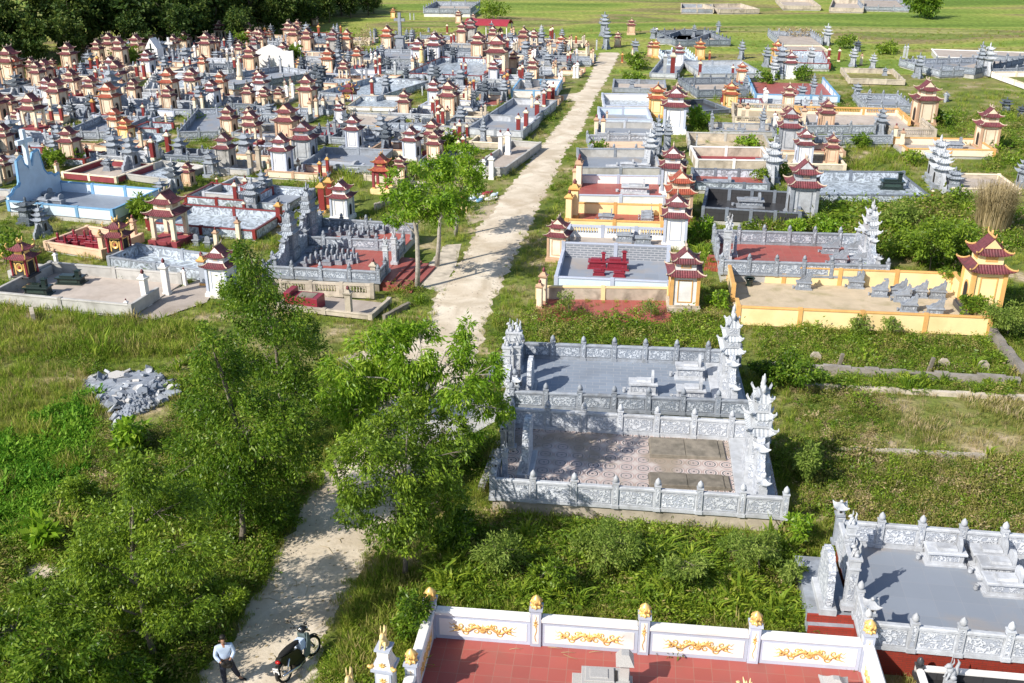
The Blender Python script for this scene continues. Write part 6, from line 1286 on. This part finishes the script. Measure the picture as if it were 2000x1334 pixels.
# forest along the upper left
FP=[]
for k in range(5):
    nL=2600; sp=[(rng.uniform(-2,2),rng.uniform(-2,2),rng.uniform(3.0,8.2),rng.uniform(1.5,2.4),rng.uniform(1.5,2.4),rng.uniform(1.2,2.)) for _ in range(12)]+[(0,0,7.6,1.8,1.8,1.6),(0,0,3.,2.2,2.2,1.8)]
    P,Nn=blobs(sp,nL,12); D=Nn*.7+rng.normal(size=P.shape)*.5; D[:,2]-=.3; me=leaves('crown',P,D,.62*rng.uniform(.7,1.3,len(P)),.17,'leaf_forest'); b=MB(); b.tube([(0,0,-.1),(.1,0,2.5),(0,.1,5),(0,0,7.5)],[.25,.2,.14,.04],6)
    for q in sp[:7]: b.tube([(.05,0,2.5+q[2]*.15),(q[0]*.6,q[1]*.6,q[2]*.8),q[:3]],[.1,.07,.02],5)
    FP.append((me,b.mesh('trunk',[M['bark']])))
edge=[(-260,170),(-100,158),(0,143),(120,122),(240,112),(350,100),(460,92),(540,72),(610,52),(690,38),(770,22)]
fe=[G(*q) for q in edge]; random.seed(9); cnt=0
for row in range(5):
    for a_,c_ in zip(fe[:-1],fe[1:]):
        d=c_-a_; nrm=Vector((-d.y,d.x,0)).normalized(); m_=max(1,int(d.length/(4.4+row*.4)))
        for i in range(m_):
            p=a_.lerp(c_,(i+random.random()*.7)/m_)+nrm*(row*4.6+random.uniform(-.8,1.)+1.5); s=random.uniform(.85,1.2)*(.62 if row==0 else .9 if row==1 else 1.15); px,py=Pj(p)
            if px>640: s*=max(.45,1-(px-640)/260)
            r=link('forest_tree',None,None,p,random.uniform(0,6)); r.scale=(s*1.1,s*1.1,s); m1,m2=FP[cnt%5]; cnt+=1; link('crown',m1,r); link('trunk',m2,r); auto(r,'dark dense forest tree in the '+('front','second','third','fourth','back')[row]+' row','tree','trees of the dark forest edge')
# ---------------------------------------------------------------- ground cover
def blade_mesh(name,n,h,w,spread,m,bend=.35,wide=False,seed=0):
    g=np.random.default_rng(seed); V=[];F_=[]
    for i in range(n):
        a=g.uniform(0,2*PI); r=spread*math.sqrt(g.uniform()); x,y=r*math.cos(a),r*math.sin(a); hh=h*g.uniform(.55,1.1); o=g.normal(size=2)*bend*hh+np.array([math.cos(a),math.sin(a)])*bend*.6*hh; t=g.uniform(0,PI); s=np.array([math.cos(t),math.sin(t)])*w*g.uniform(.7,1.2)
        b=len(V); V+=[(x-s[0]*.6,y-s[1]*.6,0),(x+s[0]*.6,y+s[1]*.6,0),(x+o[0]*.35+s[0],y+o[1]*.35+s[1],hh*.6),(x+o[0]*.35-s[0],y+o[1]*.35-s[1],hh*.6),(x+o[0],y+o[1],hh*(.95 if not wide else .75))]; F_+=[(b,b+1,b+2,b+3),(b+3,b+2,b+4)]
    me=bpy.data.meshes.new(name); me.from_pydata(V,[],F_); me.materials.append(M[m]); return me
def weed_mesh(name,n,R_,h,leaf,m,seed=0,up=.2):
    g=np.random.default_rng(seed); k=7; c=g.normal(size=(k,3)); c/=np.linalg.norm(c,axis=1)[:,None]; c*=g.uniform(.3,.9,(k,1)); i=g.integers(0,k,n); q=c[i]+g.normal(size=(n,3))*.3; P=np.stack([q[:,0]*R_,q[:,1]*R_,np.abs(q[:,2])*h*.8+.03],1); D=q.copy(); D[:,2]=up; D+=g.normal(size=D.shape)*.4
    return leaves(name,P,D,leaf[0]*g.uniform(.6,1.3,n),leaf[1],m)
def fern_mesh(name,m,nf=9,L=.75,seed=0):
    g=np.random.default_rng(seed); P=[];D=[];LL=[]
    for f in range(nf):
        a=2*PI*f/nf+g.uniform(-.3,.3); l=L*g.uniform(.7,1.1); el=g.uniform(.7,1.3)
        for j in range(14):
            t=(j+1)/14; r=l*math.sin(min(1.4,el*0+t*1.1))*.75; z=l*(math.sin(el)*t-.55*t*t)+.05; p=np.array([r*math.cos(a),r*math.sin(a),max(.03,z)])
            for s in(-1,1): d=np.array([-math.sin(a)*s+.5*math.cos(a),math.cos(a)*s+.5*math.sin(a),-.1]); P.append(p);D.append(d);LL.append(.17*l*(1.15-t)*1.6)
    return leaves(name,np.array(P),np.array(D),np.array(LL),.016,m)
SPEC={'grass':('tall and short grass between the graves and along the road','grass',[blade_mesh('g',26,.36,.010,.17,'grass_mix',seed=i) for i in range(3)]+[blade_mesh('g',22,.42,.012,.2,'grass_olive',seed=9)]),
'weeds':('leafy weeds growing between the plots','weeds',[weed_mesh('w',110,.34,.42,(.11,.024),'leaf_shrub',i) for i in range(2)]+[weed_mesh('w',110,.34,.42,(.11,.022),'grass_olive',7)]),
'dry_weeds':('dull olive weeds with brown seed heads','weeds',[weed_mesh('o',110,.32,.40,(.10,.02),'grass_olive',31),weed_mesh('o',80,.3,.36,(.09,.02),'leaf_dry',33),weed_mesh('o',110,.34,.44,(.11,.022),'leaf_shrub',32),blade_mesh('o',24,.4,.011,.2,'grass_olive',seed=34)]),
'dry_grass':('dry brownish grass on the sandy plots','grass',[blade_mesh('d',26,.30,.009,.2,'grass_olive',seed=20),blade_mesh('d',22,.28,.009,.2,'leaf_dry',seed=21),blade_mesh('d',26,.30,.009,.2,'grass_olive',seed=23)]),
'ferns':('bright ferns and arching long leaves','ferns',[fern_mesh('f','leaf_fern',9,.8,i) for i in range(2)]+[blade_mesh('f',22,.75,.028,.14,'leaf_fern',.42,True,5)]),
'crop':('low bright green leafy crop on the left','crop',[weed_mesh('c',90,.3,.34,(.15,.03),'crop_green',i,.7) for i in range(2)]+[blade_mesh('c',24,.38,.016,.18,'crop_green',.3,True,8)])}
Z=[([(-300,700),(90,708),(160,730),(195,800),(180,900),(120,980),(60,1060),(-300,1100)],'crop',1.0,1.),
([(1470,640),(1925,665),(1990,745),(1500,722)],'weeds',.95,1.),([(1490,728),(2000,756),(2000,780),(1560,756)],'ferns',.8,.8),([(1540,762),(1760,772),(1740,880),(1640,880),(1550,830)],'dry_weeds',.8,.8),([(1540,762),(2300,785),(2300,905),(1640,880),(1550,830)],'dry_grass',.85,.55),([(1560,890),(2300,905),(2300,1070),(1660,1030),(1560,1010)],'dry_weeds',.95,1.),
([(850,1060),(960,1030),(1540,1070),(1570,1240),(1480,1215),(850,1170)],'ferns',1.05,1.),([(880,1010),(1530,1065),(1560,1110),(1500,1140),(880,1080)],'weeds',1.15,1.),
([(1590,385),(1990,400),(1990,480),(1870,530),(1440,440),(1560,445)],'weeds',1.9,1.),([(1420,440),(1700,450),(1700,470),(1440,455)],'ferns',.9,.8),([(1340,430),(1410,430),(1400,520),(1340,520)],'ferns',1.,.9),([(1020,605),(1440,620),(1440,690),(1015,665)],'weeds',1.1,1.),
([(1590,285),(1800,285),(1800,335),(1590,335)],'grass',1.3,1.),([(600,335),(735,337),(735,400),(615,380)],'grass',1.5,1.),([(-50,600),(270,620),(420,640),(420,700),(-50,700)],'grass',1.3,1.),([(90,730),(220,840),(330,830),(380,740),(420,900),(300,1000),(60,1050)],'weeds',.8,.9),
([(640,1330),(720,1130),(790,1110),(840,1200),(760,1334)],'grass',1.25,1.),([(-300,900),(500,900),(600,960),(420,1300),(-300,1500)],'weeds',1.0,1.),([(560,930),(640,930),(530,1100),(430,1260),(420,1100)],'weeds',1.0,1.),
([(400,180),(480,180),(480,330),(340,330)],'weeds',1.1,.8),([(690,30),(830,30),(830,110),(690,110)],'weeds',1.3,.7),([(1330,250),(1500,240),(1500,275),(1340,280)],'weeds',1.1,.8),([(1800,220),(2300,220),(2300,300),(1950,330),(1830,260)],'weeds',1.3,.8),([(1450,180),(1800,220),(1560,260),(1400,200)],'weeds',1.,.7)]
PTS={k:[] for k in SPEC}; RDN=[(a.xy,c.xy) for a,c in RE]
RY=np.array([(a.y+c.y)/2 for a,c in RE]); RL=np.array([a.x for a,c in RE]); RR=np.array([c.x for a,c in RE])
NOPATCH=[[(262,618),(275,596),(395,545),(428,560),(405,592),(300,628)],[(760,800),(800,780),(985,770),(975,822),(930,845),(880,862),(760,878)],[(680,702),(725,688),(790,670),(835,660),(815,715),(760,718),(695,710)],[(825,532),(872,480),(898,480),(892,508),(865,568),(815,558)],[(40,1108),(90,1098),(125,1115),(105,1145),(45,1150)],[(1125,182),(1150,176),(1150,200),(1098,196),(1090,186)],[(1553,1087),(1628,1090),(1673,1247),(1580,1237)],[(742,566),(850,560),(860,470),(775,440)]]
PLT=[(np.array(o.xy),np.array(x.xy),np.array(y.xy),w,d) for (o,x,y,w,d) in PLOTS]; OPEN=[]
for F_ in [o for o in C.objects if o.name.startswith('grave_plot')]: pass
PO=np.array([p[0] for p in PLT]); PX_=np.array([p[1] for p in PLT]); PY_=np.array([p[2] for p in PLT]); PW=np.array([p[3] for p in PLT]); PD=np.array([p[4] for p in PLT])
OPENLAB=('overgrown','weedy','bright tall grass','full of weeds','small tree')
roots=[o for o in C.objects if o.name.startswith('grave_plot')]
soft=np.array([False]*len(PLT))
for i,(p) in enumerate(PLT):
    for o in roots:
        if abs(o.location.x-p[0][0])<1e-4 and abs(o.location.y-p[0][1])<1e-4:
            if any(k in o.get('label','') for k in OPENLAB) or o.get('label','').startswith('weathered cement'): soft[i]=True
from mathutils import noise as mn
for py in np.arange(9,1500,6.):
    for px in np.arange(-320,2320,8.5):
        x=px+random.uniform(-5,5); y=py+random.uniform(-4,4); g=G(x,y)
        if g.y>175: continue
        rl=np.interp(g.y,RY,RL); rr2=np.interp(g.y,RY,RR)
        if g.y<RY[-1]+1 and rl-.02+random.uniform(-.12,.38)<g.x<rr2+random.uniform(-.38,.12): continue
        if any(inpoly(x,y,q) for q in NOPATCH): continue
        q=np.array([g.x,g.y])-PO; u=(q*PX_).sum(1); v=(q*PY_).sum(1); ins=(u>-.16)&(u<PW+.16)&(v>-.16)&(v<PD+.16)
        sf=False
        if ins.any():
            if soft[ins].all(): sf=True
            else: continue
        sp,hm,de='grass',.8,.85; nz=mn.noise(Vector((g.x*.16,g.y*.16,0))); n2=mn.noise(Vector((g.x*.5,g.y*.5,7)))
        for P_,s_,h_,d_ in Z:
            if inpoly(x,y,P_): sp,hm,de=s_,h_,d_; break
        else:
            if nz>.12: sp='weeds'; hm=.8
            if nz<-.3: sp='dry_grass'; de=.5
        if sp=='weeds' and n2>.18 and random.random()<.5: sp='grass'
        if sp=='ferns' and (n2<0 or random.random()<.25): sp='weeds'
        if sp=='weeds' and n2<-.38 and random.random()<.5: sp='ferns'
        if sp=='weeds' and nz<-.05 and random.random()<.45: sp='dry_weeds'
        if sp=='crop' and (nz>.3 or n2>.25 or random.random()<.12): sp='grass'
        if g.y>115: hm*=.55
        if sf: de=.30; hm*=.8
        if inr(x,y): continue
        rd_=min(abs(g.x-rl),abs(g.x-rr2))
        if rd_<.35: hm*=.6; sp='grass' if sp!='crop' else sp
        if random.random()>de*(1+.6*n2): continue
        dist=math.hypot(g.y,H); s=hm*random.uniform(.6,1.35)*(.75+.8*max(0,n2)+.5*max(0,mn.noise(Vector((g.x*1.3,g.y*1.3,3)))))*(1.5 if random.random()<.05 else 1)*(1+max(0,(dist-70)/130))
        PTS[sp].append((g.x,g.y,0.02 if not sf else .06,random.uniform(0,6.28),s,random.randint(0,len(SPEC[sp][2])-1)))
def scatter(name,label,cat,meshes,pts):
    A=np.array(pts); n=len(A); me=bpy.data.meshes.new(name); me.vertices.add(n); me.vertices.foreach_set('co',A[:,:3].reshape(-1)); 
    for nm,ty,d in(('rz','FLOAT',A[:,3]),('sc','FLOAT',A[:,4])): at_=me.attributes.new(nm,ty,'POINT'); at_.data.foreach_set('value',d.astype(np.float32))
    at_=me.attributes.new('idx','INT','POINT'); at_.data.foreach_set('value',A[:,5].astype(np.int32)); me.update()
    o=tag(link(name,me),label,cat,None,'stuff')
    ng=bpy.data.node_groups.new(name,'GeometryNodeTree'); ng.interface.new_socket('Geometry',in_out='INPUT',socket_type='NodeSocketGeometry'); ng.interface.new_socket('Geometry',in_out='OUTPUT',socket_type='NodeSocketGeometry')
    N=ng.nodes; L=ng.links; gi=N.new('NodeGroupInput'); go=N.new('NodeGroupOutput'); ip=N.new('GeometryNodeInstanceOnPoints'); L.new(gi.outputs[0],ip.inputs['Points']); jn=N.new('GeometryNodeJoinGeometry')
    for k,m_ in list(enumerate(meshes))[::-1]:
        so_=bpy.data.objects.new(name+'_clump',m_); oi=N.new('GeometryNodeObjectInfo'); oi.inputs['Object'].default_value=so_; oi.inputs['As Instance'].default_value=True; L.new(oi.outputs['Geometry'],jn.inputs[0])
    L.new(jn.outputs[0],ip.inputs['Instance']); ip.inputs['Pick Instance'].default_value=True
    def na(nm,ty): a_=N.new('GeometryNodeInputNamedAttribute'); a_.data_type=ty; a_.inputs[0].default_value=nm; return [s for s in a_.outputs if s.enabled and s.name=='Attribute'][0]
    L.new(na('idx','INT'),ip.inputs['Instance Index']); cx=N.new('ShaderNodeCombineXYZ'); L.new(na('rz','FLOAT'),cx.inputs[2]); L.new(cx.outputs[0],ip.inputs['Rotation']); L.new(na('sc','FLOAT'),ip.inputs['Scale']); L.new(ip.outputs[0],go.inputs[0])
    md=o.modifiers.new('scatter','NODES'); md.node_group=ng; return o
for k,(l,c,ms) in SPEC.items(): scatter(k,l,c,ms,PTS[k])
print('PTS',{k:len(v) for k,v in PTS.items()})
b=MB(); random.seed(31)
for k in range(1500):
    y=random.choice((random.uniform(18,60),random.uniform(18,110))); l=np.interp(y,RY,RL); r_=np.interp(y,RY,RR); e=random.random()
    x=l+(r_-l)*(e if random.random()<.4 else (e*.14 if random.random()<.5 else 1-e*.14)); q=random.uniform(.008,.035)
    b.frus(x,y,.0,.03+q,q*1.3,q,q*.7,q*.6,0)
tag(b.obj('pebbles',M['old_plaster']),'small pebbles and grit on the dirt road','gravel',None,'stuff')
b=MB()
for k in range(60):
    y=random.uniform(19,45); x=np.interp(y,RY,RL)+random.random()*(np.interp(y,RY,RR)-np.interp(y,RY,RL)); a=random.uniform(0,PI); q=random.uniform(.1,.45); b.tube([(x,y,.05),(x+q*math.cos(a),y+q*math.sin(a),.06),(x+1.7*q*math.cos(a+.3),y+1.7*q*math.sin(a+.3),.05)],[.006,.008,.003],4)
    for j in range(3): xx,yy=x+random.uniform(-.5,.5),y+random.uniform(-.5,.5); b.add([(xx,yy,.05),(xx+.07,yy+.02,.06),(xx+.1,yy+.07,.05),(xx+.02,yy+.05,.065)],[(0,1,2,3)])
tag(b.obj('fallen_twigs',M['leaf_dry']),'fallen twigs and dry leaves on the dirt road','twigs',None,'stuff')
# ---------------------------------------------------------------- rows of small tombs inside the further plots
mt=[]
tr_=random.Random(4)
for F in FILL:
    z=.18; n=tr_.choice((2,3,4,5,6,6)); rows=tr_.choice((1,1,2))
    for r_ in range(rows):
        for i in range(n):
            u=.9+i*(F.w-2.6)/n; v=F.d*(.3+.4*r_) if rows>1 else F.d*.5; p=F.pt(u,v,z)
            if min((p-Vector((t.x,t.y,z))).length for t in TP)<1.2: continue
            mt.append((p,tr_.uniform(.6,.95)))
mt.sort(key=lambda q:q[0].y)
for p,s in mt[:190]: r=place('minitomb',p,ANG,s,s*.85); auto(r,'small grey tomb' if s<.78 else 'larger grey tomb','tomb','small grey tombs in rows')
b=MB()
for p,s in mt[190:]:
    b.frus(p.x,p.y,p.z,p.z+.3*s,.45*s,.25*s); b.frus(p.x+.25*s,p.y,p.z+.3*s,p.z+.84*s,.08*s,.26*s,.07*s,.14*s)
if b.v: tag(b.obj('far_tombs',M['stone']),'rows of tiny grey tombs in the farthest plots','tombs','small grey tombs in rows','stuff')
# ---------------------------------------------------------------- labels that single each repeat out
LM=[((60,300),'the blue cross wall'),((533,110),'the white scalloped wall'),((783,70),'the tall cross monument'),((100,80),'the big red-roofed tower'),((972,110),'the large cream pavilion'),((955,50),'the maroon-roofed shelter'),((850,400),'the three roadside trees'),((55,520),'the nearer altar house'),((200,560),'the bare cement plot'),((600,430),'the paired altar screens'),((336,430),'the maroon-based pavilion'),
((1185,110),"the road's far end"),((1450,405),'the black tiled plot'),((1680,590),'the yellow-walled plot'),((1935,400),'the dry reeds'),((1363,235),'the round bush'),((1920,105),'the long white terrace'),((1200,520),'the light blue plot'),((1300,170),'the white dragon tower'),((1600,250),'the blue-grey fence'),((1240,730),'the slate-floored plot'),((1250,920),'the circle-tiled plot'),((1830,1170),'the brick-based plot'),((1680,360),'the marble plot'),((1555,120),'the blue marble plot'),((560,240),'the peach tower'),((305,100),'the gabled shrine'),((680,600),'the small cement plot'),((1925,250),'the rightmost cream tower'),((915,395),'the sack pile'),((700,330),'the wide flat tomb'),((1800,190),'the tall right tower'),((640,110),'the tall slim pagoda')]
ORD=['first','second','third','fourth','fifth','sixth','seventh','eighth','ninth','tenth','eleventh','twelfth','thirteenth','fourteenth','fifteenth','sixteenth','seventeenth','eighteenth','nineteenth','twentieth']
def word(i):
    if i<20: return ORD[i]
    t,u=divmod(i+1,10); return ({2:'twentieth',3:'thirtieth',4:'fortieth',5:'fiftieth',6:'sixtieth'}[t] if u==0 else {2:'twenty',3:'thirty',4:'forty',5:'fifty',6:'sixty'}[t]+'-'+ORD[u-1])
bpy.context.view_layer.update(); grp={}
for o,ph in AUTO:
    px,py=Pj(o.location); 
    if o.name.startswith('grave_plot'): c=[k for k in o.children if k.name.startswith('floor')][0]; w_=max(v.co.x for v in c.data.vertices); px,py=Pj(o.matrix_world@Vector((w_/2,1.,0)))
    if 'rubble heap' in ph or 'sack' in ph: key=(ph,'')
    elif 'forest' in ph: key=(ph,''); 
    else:
        (lx,ly),ln=min(LM,key=lambda q:(q[0][0]-px)**2+(1.6*(q[0][1]-py))**2); dx,dy=px-lx,1.6*(py-ly)
        rel='left of' if dx<-abs(dy) else 'right of' if dx>abs(dy) else 'behind' if dy<0 else 'in front of'; key=(ph,rel+' '+ln)
    grp.setdefault(key,[]).append((px,o))
for (ph,wh),L_ in grp.items():
    L_.sort(key=lambda q:q[0])
    for i,(px,o) in enumerate(L_): o['label']=(ph+(', '+word(i)+' from left' if len(L_)>1 else '')+(' '+wh if wh else '')).strip()
